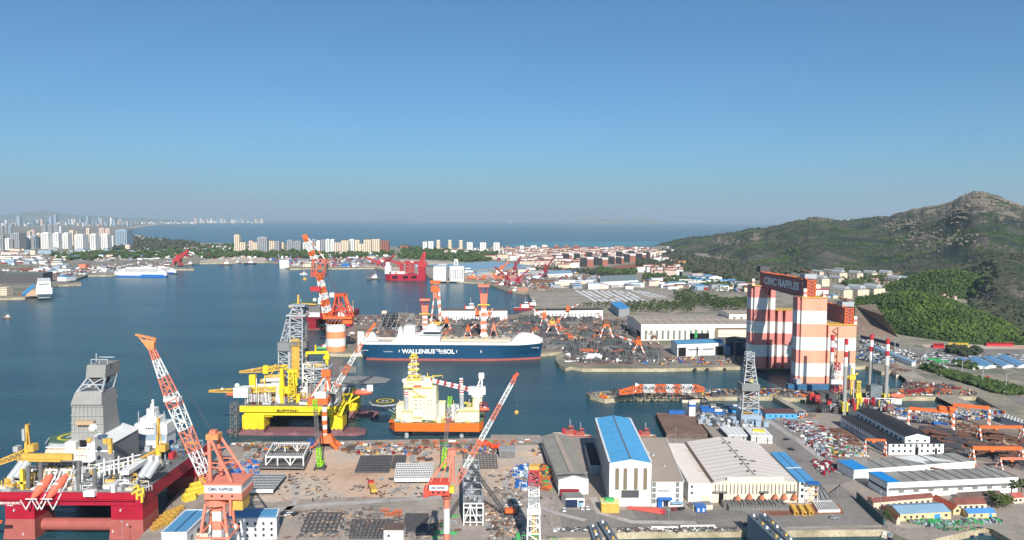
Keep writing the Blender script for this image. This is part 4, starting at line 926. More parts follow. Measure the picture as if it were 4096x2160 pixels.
# ================================================================ rigs and cranes measured in a vertical plane y = const
class Pl:
 def __init__(s,y,q=None):s.y=y;s.q=q or (lambda a,b_:(a,b_))
 def p(s,a,b_,dy=0.0):
  u,v=s.q(a,b_);r=PD(u,v,s.y);return Vector((r.x,s.y+dy,r.z))
def box3(p0,p1,y0,y1,m):
 "box between two opposite corners of its front face, running from y0 to y1"
 mb=MB(m);mb.box(((p0.x+p1.x)/2,(y0+y1)/2,min(p0.z,p1.z)),(abs(p1.x-p0.x),y1-y0,abs(p1.z-p0.z)));return mb
HELI=mat('helideck_green',C(84,112,92),.7,var=.06);RINGY=mat('marking_yellow',C(230,210,60),.6,var=0)
def helideck(t,c,r,name='helideck',m=None,H=True):
 m=m or HELI;mb=MB(m);mb.tube((c[0],c[1],c[2]-.8),c,r,n=8);o=mb.build(name,t,world=True)
 k=MB(GALV);k.tube((c[0],c[1],c[2]-1.6),(c[0],c[1],c[2]-.85),r+1.4,n=8);k.build('safety_net',t,world=True)
 k=MB(RINGY);n=28
 for i in range(n):
  a,b_=2*math.pi*i/n,2*math.pi*(i+1)/n
  k.add([(c[0]+math.cos(x)*rr,c[1]+math.sin(x)*rr,c[2]+.06)for x,rr in ((a,r*.5),(b_,r*.5),(b_,r*.62),(a,r*.62))],[(0,1,2,3)])
 k.build('landing_circle',t,world=True)
 if H:
  k=MB(W_WHITE)
  for x in (-1,1):k.box((c[0]+x*r*.16,c[1],c[2]+.05),(r*.07,r*.42,.03))
  k.box((c[0],c[1],c[2]+.09),(r*.3,r*.07,.03));k.build('landing_h',t,world=True)
def clutter(t,x0,x1,y0,y1,z,n,mats,seed,hmax=5.0,names=('deck_machinery','tank','pipe_rack','vent_mast')):
 random.seed(seed)
 for i in range(n):
  x,y=U(x0,x1),U(y0,y1);m=random.choice(mats);k=random.random()
  if k<.35:MB(m).box((x,y,z),(U(2,6),U(2,5),U(1.2,hmax)),rz=0).build(names[0],t,world=True)
  elif k<.6:
   mb=MB(m)
   if rnd()<.5:mb.tube((x,y,z),(x,y,z+U(2,hmax)),U(.8,2),n=10)
   else:mb.tube((x-3,y,z+1.3),(x+3,y,z+1.3),1.2,n=10)
   mb.build(names[1],t,world=True)
  elif k<.85:
   mb=MB(m);h=U(2,hmax);w_=U(4,9)
   mb.bar((x,y,z+h),(x+w_,y,z+h),.35);mb.bar((x,y,z),(x,y,z+h+.2),.35);mb.bar((x+w_,y,z),(x+w_,y,z+h+.2),.35);mb.bar((x,y+3,z+h*.6),(x,y-.1,z+h*.6),.35);mb.bar((x,y,z+h*.3),(x+w_,y,z+h),.3)
   mb.build(names[2],t,world=True)
  else:MB(m).tube((x,y,z),(x,y,z+U(4,hmax*2)),.4,n=6).build(names[3],t,world=True)
def lifeboat(t,a,b_,r,m=None):
 a,b_=Vector(a),Vector(b_);d=(b_-a);mb=MB(m or mat('lifeboat_orange',C(232,110,84),.45,var=.03))
 for i in range(8):
  f=lambda k:r*math.sin(math.pi*min(1,max(0,.06+k*.88)))**.55
  mb.tube(a+d*(i/8),a+d*((i+1)/8),f(i/8),n=10,r2=f((i+1)/8))
 mb.build('lifeboat',t,world=True)
 MB(W_WHITE).box(tuple((a+d*.55)+Vector((0,0,r*.7))),(r*1.1,r,r*.5)).build('lifeboat_hatch',t,world=True)
def crane_boom(t,a,b_,w0,w1,n,r,ms,name='boom',bands=None):
 mb=MB(ms[0]);mb.lattice(a,b_,w0,w1,n,r,ms,bands=bands);return mb.build(name,t,world=True)
# ---------------------------------------------------------------- crimson semi-submersible, lower left
def red_rig():
 Y0,Y1,XR,XL=409.0,500.0,-205.5,-292.0;q0=zr(0,1740);q1=zr(0,1400);A=Pl(Y0,q0)
 t=thing('drilling_rig','crimson semi-submersible drilling rig with grey clad derrick at lower left','oil rig',((XL+XR)/2,(Y0+Y1)/2,0))
 W=lambda mb,n:mb.build(n,t,world=True)
 zt,zb_=A.p(0,735).z,A.p(0,900).z
 mb=MB(CRIM);mb.box(((XL+XR)/2,(Y0+Y1)/2,zb_),(XR-XL,Y1-Y0,zt-zb_));W(mb,'hull')
 MB(CRIM).box(((XL+XR)/2-2,Y0-1,zb_+(zt-zb_)*.45),(XR-XL-4,2,.5)).build('ledge',t,world=True)
 W(MB(STEEL2).box(((XL+XR)/2,(Y0+Y1)/2,zt),(XR-XL-1,Y1-Y0-1,.3)),'main_deck')
 for x0,x1 in ((A.p(1390,0).x,XR-.4),(A.p(15,0).x,A.p(392,0).x)):
  for y in (Y0+.8,Y1-20):
   zc=A.p(0,1090).z;mb=MB(CRIM);mb.box(((x0+x1)/2,y+9,zc),(x1-x0,18,zb_-zc));mb.hexa([(x0-1.2,y-1,-1),(x1+.6,y-1,-1),(x1+.6,y+19,-1),(x0-1.2,y+19,-1)],[(x0,y,zc),(x1,y,zc),(x1,y+18,zc),(x0,y+18,zc)],RUSTR);W(mb,'column')
 for x0,x1 in ((A.p(1390,0).x-1,XR+.5),(A.p(5,0).x,A.p(400,0).x)):W(MB(RUSTR).box(((x0+x1)/2,(Y0+Y1)/2,-7),(x1-x0,Y1-Y0+10,6.3)),'pontoon')
 mb=MB(ORANGE);mb.lattice((XL-12,396,15.5),(A.p(160,0).x,398,14.5),1.6,1.0,14,.16,[ORANGE]);W(mb,'gangway_truss')
 for y in (Y0+9,Y1-10):W(MB(RUSTR).tube((A.p(380,0).x,y,5.2),(A.p(1400,0).x,y,5.2),3.5,n=14),'brace')
 o=textmesh('lettering','BEACON PACIFIC',W_WHITE,w=11.4,h=1.35,bold=.02,parent=t);o.location=(A.p(-34,0).x-t.location.x,Y0-.15-t.location.y,A.p(0,890).z)
 o=textmesh('lettering','LIMASSOL',W_WHITE,w=3.6,h=.7,bold=.02,parent=t);o.location=(A.p(58,0).x-t.location.x,Y0-.15-t.location.y,A.p(0,912).z)
 # derrick: grey wind cladding in three stages with open bracing between
 CLAD=mat('grey_cladding',C(150,148,144),.6,var=.05,size=9);D=Pl(452,q1);SIDE=17
 def trap(Xa,Xb,Ya,Xc,Xd,Yb,name,m=CLAD,inset=1.5,y0=0.0):
  a,b_,c,d=D.p(Xa,Ya),D.p(Xb,Ya),D.p(Xc,Yb),D.p(Xd,Yb);mb=MB(m);o_=Vector((0,y0,0))
  mb.hexa([a+o_,b_+o_,b_+o_+Vector((0,SIDE+2*inset,0)),a+o_+Vector((0,SIDE+2*inset,0))],[c+o_+Vector((0,inset,0)),d+o_+Vector((0,inset,0)),d+o_+Vector((0,SIDE,0)),c+o_+Vector((0,SIDE,0))]);W(mb,name)
 trap(918,1338,1160,905,1308,705,'derrick_cladding');trap(905,1308,705,948,1290,552,'derrick_cladding');trap(1068,1318,368,1078,1322,208,'derrick_crown',inset=.5,y0=3)
 g=MB(mat('cladding_seam',C(186,186,182),.6,var=0))
 for i in range(7):g.bar(D.p(948+i*56,1150,-.3),D.p(955+i*52,560,1.2),.22)
 for Yy in (720,840,945,1055):g.bar(D.p(912,Yy,-.3),D.p(1325,Yy,-.3),.22)
 W(g,'cladding_seam');mb=MB(GALV)
 a,b_,c,d=D.p(960,552,2),D.p(1285,552,2),D.p(1085,368,4),D.p(1310,368,4)
 for dy in (0,SIDE-4):
  v=Vector((0,dy,0));mb.bar(a+v,c+v,.9);mb.bar(b_+v,d+v,.9);mb.bar(a+v,d+v,.6);mb.bar(b_+v,c+v,.6);mb.bar(a+v,b_+v,.8);mb.bar((a+c)/2+v,(b_+d)/2+v,.7)
 for p_ in (a,b_):mb.bar(p_,p_+Vector((0,SIDE-4,0)),.8);mb.bar(p_,(c if p_ is a else d)+Vector((0,SIDE-4,0)),.5)
 W(mb,'open_bracing');W(MB(STEEL).box(tuple(D.p(1190,470,9)),(8,8,9)),'racking_board')
 mb=MB(GALV);c=D.p(1235,200,8)
 for k in (-1,1):mb.bar(c+Vector((-5,k*4,3)),c+Vector((5,k*4,3)),.5)
 for i in (-5,0,5):mb.bar(c+Vector((i,-4,0)),c+Vector((i,-4,3.2)),.4)
 mb.bar(c+Vector((-4,0,0)),c+Vector((-4,0,6)),.5);W(mb,'crown_frame')
 W(box3(D.p(885,1165),D.p(1028,1420),448,460,W_WHITE),'wind_wall');W(box3(D.p(1168,1165),D.p(1302,1400),448,460,W_WHITE),'wind_wall');W(box3(D.p(1028,1168),D.p(1168,1400),452,462,DARK),'moonpool_opening')
 W(box3(D.p(1000,905),D.p(1230,955),449.5,452,W_TAN),'monkey_board')
 # pitched grey module house
 p0,p1=D.p(1300,1420),D.p(1540,1420);zE_=D.p(0,1060).z;zR=D.p(0,1150).z;GR2=mat('module_grey',C(128,128,130),.6,var=.05)
 mb=MB(GR2);mb.add([(p0.x,446,28),(p1.x,446,28),(p1.x,446,zR),(p0.x,446,zE_-.2),(p0.x,476,28),(p1.x,476,28),(p1.x,476,zR),(p0.x,476,zE_-.2)],[(0,1,2,3),(7,6,5,4),(1,5,6,2),(0,3,7,4)]);W(mb,'module_house')
 mb=MB(W_WHITE);mb.add([(p0.x-.5,445,zE_),(p1.x+.5,445,zR+.2),(p1.x+.5,477,zR+.2),(p0.x-.5,477,zE_)],[(0,1,2,3)]);W(mb,'module_roof')
 W(box3(D.p(1305,1252),D.p(1538,1272),445.6,446,W_WHITE),'white_stripe')
 # bridge and accommodation at the far right corner
 B_=Pl(490,q1)
 for Xa,Xb,Ya,Yb,y1,n in ((1750,2140,1400,1085,504,'accommodation_block'),(1735,2150,1085,955,503,'bridge'),(1800,2040,955,880,500,'bridge_top'),(1890,1980,880,760,497,'radar_mast')):W(box3(B_.p(Xa,Ya),B_.p(Xb,Yb),490,y1,W_WHITE),n)
 for i in range(5):W(box3(B_.p(1880+i*26,1018),B_.p(1896+i*26,1000),489.7,490,GLASS),'window')
 W(box3(B_.p(1745,1160),B_.p(2130,1090),489.6,490,W_BLUEG),'balcony');mb=MB(W_WHITE)
 for k in range(4):mb.box(tuple(B_.p(1935,870-k*32,4)),(7-k,6-k,.8))
 mb.bar(B_.p(1912,800,4),B_.p(1912,712,4),.7);mb.box(tuple(B_.p(1935,770,4)),(1.2,1.2,6));W(mb,'radar_platform')
 for X in (1745,2078,2215):W(MB(GALV).tube(B_.p(X,1000,4),B_.p(X,810,4),.3,n=5),'antenna')
 helideck(t,(-284,478,B_.p(0,1040).z),14.5)
 mb=MB(GALV)
 for i in range(6):mb.bar((-295+i*5,470,28),(-293+i*4,478,B_.p(0,1040).z-2),.5)
 mb.bar((-296,471,33),(-266,471,33),.5);W(mb,'helideck_truss')
 # cranes
 for (X,Yt,Yb,bx,by,y)in ((345,960,1330,-170,1500,440),(2035,880,1400,1560,1540,462)):
  C_=Pl(y,q1);W(MB(YEL).tube(C_.p(X+10,Yb+60),C_.p(X,1270),1.8,n=10),'crane_pedestal');mb=MB(OCHRE);mb.bar(C_.p(X-10,1270),C_.p(X,Yt),1.3);mb.bar(C_.p(X+45,1270),C_.p(X+8,Yt),.6);mb.bar(C_.p(X-25,1270,3),C_.p(X,Yt,2),.7);W(mb,'crane_mast')
  W(box3(C_.p(X+20,1300),C_.p(X+110,1215),y-2,y+3,OCHRE),'winch_house');W(box3(C_.p(X-150,1300),C_.p(X-90,1235),y-2,y+2,GALV),'crane_cabin')
  crane_boom(t,C_.p(X,1310,-2),C_.p(bx,by,-6),3.6,1.8,16,.26,[OCHRE]);mb=MB(STEEL);mb.bar(C_.p(X,Yt),C_.p(bx,by,-6),.15);W(mb,'crane_rope')
  W(MB(GALV).box(tuple(C_.p(X-20,Yt+200,-1)),(1.6,1.6,7)),'mast_ladder')
 # front deck equipment
 for X in (462,660):
  a,b_=A.p(X+60+60,560,6),A.p(X,790,-3);lifeboat(t,a,b_,2.5);mb=MB(W_WHITE)
  for dx in (-3.2,3.2):
   v=Vector((dx,0,0));mb.bar(a+v+Vector((0,0,3)),a+v+Vector((0,4,-9)),.6);mb.bar(a+v+Vector((0,0,2)),b_+v+Vector((0,-1,-6)),.5);mb.bar(b_+v+Vector((0,-1,-6)),b_+v+Vector((-1.5,-3,0)),.5);mb.bar(a+v+Vector((0,0,3)),a+v+Vector((0,-3,-2)),.5)
  mb.bar(a+Vector((-3.2,0,3)),a+Vector((3.2,0,3)),.8);mb.bar(b_+Vector((-3.2,-1,0)),b_+Vector((3.2,-1,0)),.5);W(mb,'lifeboat_davit')
 for X,Ya,Yb in ((320,700,430),(975,740,360),(1180,700,460),(480,650,380)):W(MB(STEEL2).tube(A.p(X,Ya,3),A.p(X,Yb,3),1.2,n=10),'riser_pipe')
 W(box3(A.p(1105,775),A.p(1245,705),Y0-2.5,Y0+1,W_WHITE),'deck_cabin');W(box3(A.p(1435,740),A.p(1480,640),Y0-.5,Y0+3,W_WHITE),'deck_cabin')
 W(box3(A.p(-40,480),A.p(640,400),430,432,OCHRE),'pipe_handler_beam');W(box3(A.p(-40,470),A.p(540,450),426,427.5,OCHRE),'pipe_handler_beam')
 W(box3(A.p(215,730),A.p(245,470),Y0+3,Y0+5,YEL),'gantry_post');W(box3(A.p(175,655),A.p(330,630),Y0+3,Y0+5,YEL),'gantry_arm')
 for i in range(9):
  x=A.p(1010+i*45,0).x;W(MB(W_WHITE).bar((x,424+i*1.6,30),(x,424+i*1.6,36+(i%3)*2.2),.8),'riser_rack_post')
 mb=MB(W_WHITE)
 for k in range(3):mb.bar((A.p(1010,0).x,424,33+k*2.4),(A.p(1440,0).x,440,34+k*2.4),.5)
 W(mb,'riser_rack_rail');W(MB(W_WHITE).box((A.p(1420,0).x+1,432,33),(5,22,2.2)),'catwalk')
 for X in (1790,1870,155,85):W(MB(GALV).tube(A.p(X-80,620,9),A.p(X,450,14),2.2,n=12),'anchor_winch')
 W(box3(A.p(1915,490),A.p(1975,410),Y0+24,Y0+29,REDP),'red_container');W(box3(A.p(1700,480),A.p(1760,410),Y0+18,Y0+21,W_WHITE),'white_container')
 for k in range(3):
  z=30+k*3.1
  for i in range(8):W(MB(W_WHITE).box((-284+i*4.2,444+k*4,z),(.5,.5,2.8)),'deckhouse_post')
  W(MB(W_WHITE).box((-269,447+k*4,z+2.7),(33,7,.5)),'deckhouse_floor')
 W(MB(W_CREAM).box((-269,455,29.5),(30,12,9)),'deckhouse_core')
 for X,Y in ((865,75),(865,310)):W(MB(W_WHITE).ball(A.p(X,Y,26 if Y<100 else 20),2.6 if Y<100 else 1.3),'radome')
 W(MB(OCHRE).ball(A.p(862,220,22),1.6),'orange_float')
 for X in (1040,1090):W(MB(OCHRE).box(tuple(A.p(X,290,26)),(2.4,2,3)),'top_drive')
 W(MB(OCHRE).box(tuple(A.p(1250,340,14)),(2,1.6,6)),'pipe_stand')
 for k in range(4):
  mb=MB(YEL);p=A.p(1700+(k%2)*70,700+k*30,1.5-k*.7);mb.tube(p,p+Vector((3,-.5,2)),.7,n=8);mb.tube(p+Vector((3,-.5,2)),p+Vector((3,-.5,-3)),.7,n=8);W(mb,'yellow_pipe')
 for X,Y,s in ((1552,965,'x'),(180,965,''),(1455,1235,''),(300,1270,''),(1640,1150,'')):W(box3(A.p(X-4,Y+20),A.p(X+4,Y-10),Y0-.4,Y0+.75,W_WHITE),'draught_mark')
 clutter(t,-290,-262,421,443,zt,26,[GALV,OCHRE,STEEL2,W_WHITE,OCHRE],5,5);clutter(t,XL+2,XR-3,411,423,zt,90,[W_WHITE,GALV,W_WHITE,STEEL2,GALV,OCHRE,W_CREAM],9,4,('winch_unit','drum','handrail_frame','post'));clutter(t,-288,-232,430,446,zt,50,[W_WHITE,GALV,W_WHITE,STEEL2,OCHRE],8,4,('pump_unit','vessel','pipe_frame','stack_pipe'));clutter(t,-250,-214,421,446,zt,46,[GALV,STEEL2,W_WHITE,W_WHITE,OCHRE,GALV],6,5);clutter(t,-228,-212,446,500,zt,42,[GALV,STEEL2,W_WHITE,OCHRE,BLUEP,W_BLUEG],7,6)
 r=MB(GALV)
 for z in (zt+.6,zt+1.2):r.bar((XL,Y0+.2,z),(XR-.2,Y0+.2,z),.14);r.bar((XR-.2,Y0,z),(XR-.2,Y1,z),.14)
 W(r,'railing')
red_rig()
# ---------------------------------------------------------------- yellow semi-submersible
def yellow_rig():
 Y0,Y1=612.0,690.0;q=zr(800,1400,3.67);q3=zr(800,1160);A=Pl(Y0,q);XL,XR=A.p(565,0).x,A.p(1985,0).x
 t=thing('drilling_rig','bright yellow semi-submersible drilling rig with double derrick in mid harbour','oil rig',((XL+XR)/2,(Y0+Y1)/2,0));W=lambda mb,n:mb.build(n,t,world=True)
 YR=mat('rig_yellow',C(238,208,48),.5,var=.09,size=9);MRN=mat('stained_maroon',C(142,100,104),.8,var=.22,size=5)
 zt,zm,zb_=A.p(0,818).z,A.p(0,905).z,A.p(0,962).z
 W(MB(YR).box(((XL+XR)/2,(Y0+Y1)/2,zm),(XR-XL,Y1-Y0,zt-zm)),'hull');W(MB(YR).box(((XL+XR)/2,(Y0+Y1)/2+1,zb_),(XR-XL-6,Y1-Y0-2,zm-zb_)),'lower_hull')
 W(MB(STEEL2).box(((XL+XR)/2,(Y0+Y1)/2,zt),(XR-XL-1,Y1-Y0-1,.3)),'main_deck')
 for Xa,Xb in ((595,918),(1890,2080)):
  for y in (Y0+.6,Y1-18):
   x0,x1=A.p(Xa,0).x,A.p(Xb,0).x;z2=A.p(0,1145).z;mb=MB(YR);n=3;w_=(x1-x0)/n
   mb.box(((x0+x1)/2,y+8,z2),(x1-x0,16,zb_-z2+.2))
   for i in range(n):mb.tube((x0+w_*(i+.5),y+2,z2-1),(x0+w_*(i+.5),y+2,zb_-3),w_*.52,n=10)
   W(mb,'column');W(MB(MRN).box(((x0+x1)/2,y+8,-1),(x1-x0-.6,15,z2+1)),'column_base')
 for y in (Y0+1,Y1-19):
  x0,x1=(-239,-122);mb=MB(MRN);mb.prism([(x0,y+8),(x0+12,y),(x1-9,y),(x1,y+5),(x1,y+12),(x1-9,y+17),(x0+12,y+17)],-6,2.6);W(mb,'pontoon')
 W(MB(YR).tube((A.p(918,0).x-2,Y0+6,zb_+.5),(A.p(918,0).x+6,Y0+6,zb_+.5),3.4,n=8),'haunch');W(MB(YR).tube((A.p(1890,0).x-6,Y0+6,zb_+.5),(A.p(1890,0).x+2,Y0+6,zb_+.5),3.4,n=8),'haunch')
 o=textmesh('lettering','BLUEWHALE I',DARK,w=A.p(1432,0).x-A.p(1118,0).x,h=A.p(0,865).z-A.p(0,898).z,bold=.03,parent=t);o.location=(A.p(1118,0).x-t.location.x,Y0-.2-t.location.y,A.p(0,898).z)
 mb=MB(GALV);mb.lattice(A.p(520,1340,-2),A.p(520,760,-2),5,5,12,.25,[STEEL2]);W(mb,'stair_tower')
 D=Pl(650,q3)
 def lat(Xa,Ya,Xb,Yb,w0,w1,n,r,m,name,dy=0,h0=None,h1=None):mb=MB(m);mb.lattice(D.p(Xa,Ya,dy),D.p(Xb,Yb,dy),w0,w1,n,r,[m],h0,h1,side=(1,0,0));return W(mb,name)
 lat(1262,1230,1262,290,11,10.5,16,.5,GALV,'main_derrick',h0=11,h1=11);lat(1105,1230,1105,770,8.6,8.6,7,.45,GALV,'auxiliary_derrick',dy=-2);lat(1100,650,1165,330,6,3.5,7,.35,GALV,'slanted_derrick_leg',dy=-1);lat(1340,1230,1340,420,4,4,16,.25,STEEL2,'ladder_tower',dy=4)
 W(box3(D.p(1036,765),D.p(1186,662),642,652,mat('derrick_box_grey',C(132,134,136),.6,var=.05)),'derrick_box');W(box3(D.p(1318,740),D.p(1386,655),646,655,STEEL2),'derrick_box')
 mb=MB(GALV);mb.lattice(D.p(1262,290),D.p(1262,205),10.5,6,2,.5,[GALV],10,6,side=(1,0,0));mb.box(tuple(D.p(1265,205)),(14,10,1.2));mb.box(tuple(D.p(1262,330)),(17,14,1.4));W(mb,'crown_block')
 mb=MB(OCHRE)
 for i in range(5):mb.tube(D.p(1222+i*20,1110,-7),D.p(1222+i*20,690,-7),.75,n=6)
 W(mb,'pipe_stand');W(box3(D.p(1210,700),D.p(1308,620),641,646,OCHRE),'racking_arm');W(box3(D.p(1216,690),D.p(1300,640),640.5,641,STEEL2),'racking_panel');W(box3(D.p(1175,1110),D.p(1210,700),645,650,STEEL2),'guide_rail')
 lat(1430,1160,1430,930,9,9,4,.4,W_WHITE,'pipe_deck_frame',dy=-4);lat(1560,1190,1560,930,12,12,4,.4,GALV,'pipe_deck_frame',dy=-4);W(box3(D.p(1375,992),D.p(1690,978),640,662,GALV),'upper_platform');W(box3(D.p(1392,975),D.p(1600,935),645,646,OCHRE),'ochre_bin')
 mb=MB(YR);mb.bar(D.p(1380,800,-3),D.p(1670,792,-3),2.2);mb.bar(D.p(1385,795,-3),D.p(1385,850,-3),1.3);mb.tube(D.p(1500,790,-3),D.p(1500,700,-3),.8,n=6);mb.tube(D.p(1645,960,-3),D.p(1645,800,-3),1.5,n=8);mb.box(tuple(D.p(1645,880,-3)),(5,4,3));W(mb,'knuckle_crane')
 E=Pl(622,q3)
 W(MB(YR).hexa([E.p(1015,1340),E.p(1085,1340),E.p(1085,1340,4),E.p(1015,1340,4)],[E.p(1030,1015),E.p(1062,1010),E.p(1062,1010,3),E.p(1030,1015,3)]),'crane_tower');W(MB(YR).tube(E.p(1060,1480),E.p(1060,1330),2.2,n=10),'crane_pedestal');W(MB(YR).box(tuple(E.p(1110,1330,2)),(10,6,5)),'crane_house')
 mb=MB(YR);mb.lattice(E.p(1190,1360),E.p(1180,1045),5.5,3.5,7,.4,[YR]);mb.box(tuple(E.p(1200,1060)),(9,4,2.4));mb.bar(E.p(1250,1230),E.p(1232,1050),1.2);W(mb,'crane_mast')
 for (a,b_,dy)in (((1030,1050),(400,1118),20),((960,1285),(100,1312),3)):
  mb=MB(OCHRE);A0,B0=E.p(*a,dy),E.p(*b_,dy);mb.lattice(A0,(A0+B0)/2,3.2,3.6,8,.32,[YR,OCHRE]);mb.lattice((A0+B0)/2,B0,3.6,1.2,8,.3,[OCHRE]);W(mb,'crane_boom');W(MB(W_WHITE).ball(B0+Vector((11,0,1.8)),1.2),'boom_sheave')
 W(MB(YR).box(tuple(E.p(760,1130,18)),(4,4,7)),'crane_post');mb=MB(OCHRE);mb.bar(E.p(760,1080,18),E.p(900,1010,18),1);mb.bar(E.p(900,1010,18),E.p(820,1160,18),.8);W(mb,'boom_strut')
 W(MB(YR).box(tuple(E.p(650,1260,6)),(5,4,10)),'crane_post');W(MB(W_WHITE).ball(E.p(456,1245,4),2.1,n=12,k=7),'radome')
 for k,(Xa,Xb,Yy,m)in enumerate(((740,1010,1180,OCHRE),(700,1010,1225,OCHRE),(760,1010,1200,W_WHITE),(640,1010,1262,W_WHITE))):W(MB(m).tube(E.p(Xa,Yy,20-k*4),E.p(Xb,Yy-8,20-k*4),1.7,n=8),'riser_bundle')
 W(box3(E.p(640,1345),E.p(1010,1270),626,636,W_CREAM),'accommodation_block');W(box3(E.p(860,1255),E.p(1010,1215),634,645,GALV),'engine_room')
 for i in range(14):W(MB(GALV if i%2 else W_WHITE).bar(A.p(690+i*26,770,2),A.p(690+i*26,650,2),.7),'rack_post')
 W(MB(W_WHITE).box(tuple((A.p(520,760,4)+A.p(670,640,4))/2),(12,8,8)),'corner_house');lifeboat(t,E.p(350,1338,-2),E.p(640,1338,-2),1.8)
 mb=MB(W_WHITE);mb.bar(E.p(560,1330),E.p(640,1440),1.3);mb.bar(E.p(600,1240),E.p(660,1440),1.0);mb.bar(E.p(540,1240),E.p(700,1240),1.0);W(mb,'davit_bracket')
 H=Pl(640,q3);c=H.p(2040,1150);
 mb=MB(STEEL2);mb.prism([(c.x+dx,c.y+dy)for dx,dy in ((-26,-6),(10,-12),(26,-8),(28,2),(14,12),(-10,14),(-26,6))],c.z-1,c.z,STEEL2,mat('helideck_grey',C(140,138,134),.7,var=.06));W(mb,'helideck');mb=MB(GALV)
 for dx in (-18,-6,6,18):mb.bar((c.x+dx,c.y,c.z-1),(c.x+dx*.4-6,c.y,c.z-12),.5)
 mb.bar((c.x-22,c.y-4,c.z-4),(c.x+22,c.y-4,c.z-4),.5);W(mb,'helideck_truss')
 W(MB(BLACK).box((c.x+2,c.y-6,c.z+.05),(1.2,14,.05),rz=-1.0),'deck_line');W(MB(STEEL2).box(tuple(H.p(1870,1100,12)),(15,3,6)),'wind_wall');lifeboat(t,E.p(1965,1320),E.p(2215,1315),2.6);W(MB(W_WHITE).box(tuple(E.p(2190,1300,0)),(5,3,5)),'davit')
 mb=MB(YR);a=A.p(2075,830);b_=A.p(2340,680);mb.bar(a,b_,1.3);mb.bar(A.p(2050,960),A.p(2130,740),4);mb.bar(A.p(2110,650),A.p(2240,645),1.6);mb.bar(A.p(2110,650),A.p(2110,820),1.6);mb.bar(A.p(2180,760),A.p(2240,650),1.2);W(mb,'bracket');W(MB(STEEL2).box((XR-2,Y0+14,zt),(12,22,12)),'right_module')
 W(MB(GALV).hexa([A.p(1965,800),A.p(2020,760),A.p(2110,600,10),A.p(2060,600,10)],[p+Vector((0,0,1))for p in (A.p(1965,800),A.p(2020,760),A.p(2110,600,10),A.p(2060,600,10))]),'gangway')
 clutter(t,XL+3,XR-4,Y0+2,Y0+26,zt,90,[W_WHITE,GALV,W_WHITE,W_CREAM,STEEL2,OCHRE,YR,DRED],15,7);clutter(t,XL+2,XR-8,Y0+8,Y0+40,zt,60,[W_WHITE,W_WHITE,GALV,W_CREAM,W_WHITE,YR],17,12,('deck_module','storage_tank','service_frame','exhaust'));clutter(t,XL+24,XR-2,Y0+24,Y0+60,zt,40,[W_WHITE,GALV,STEEL2,STEEL2],16,12)
yellow_rig()
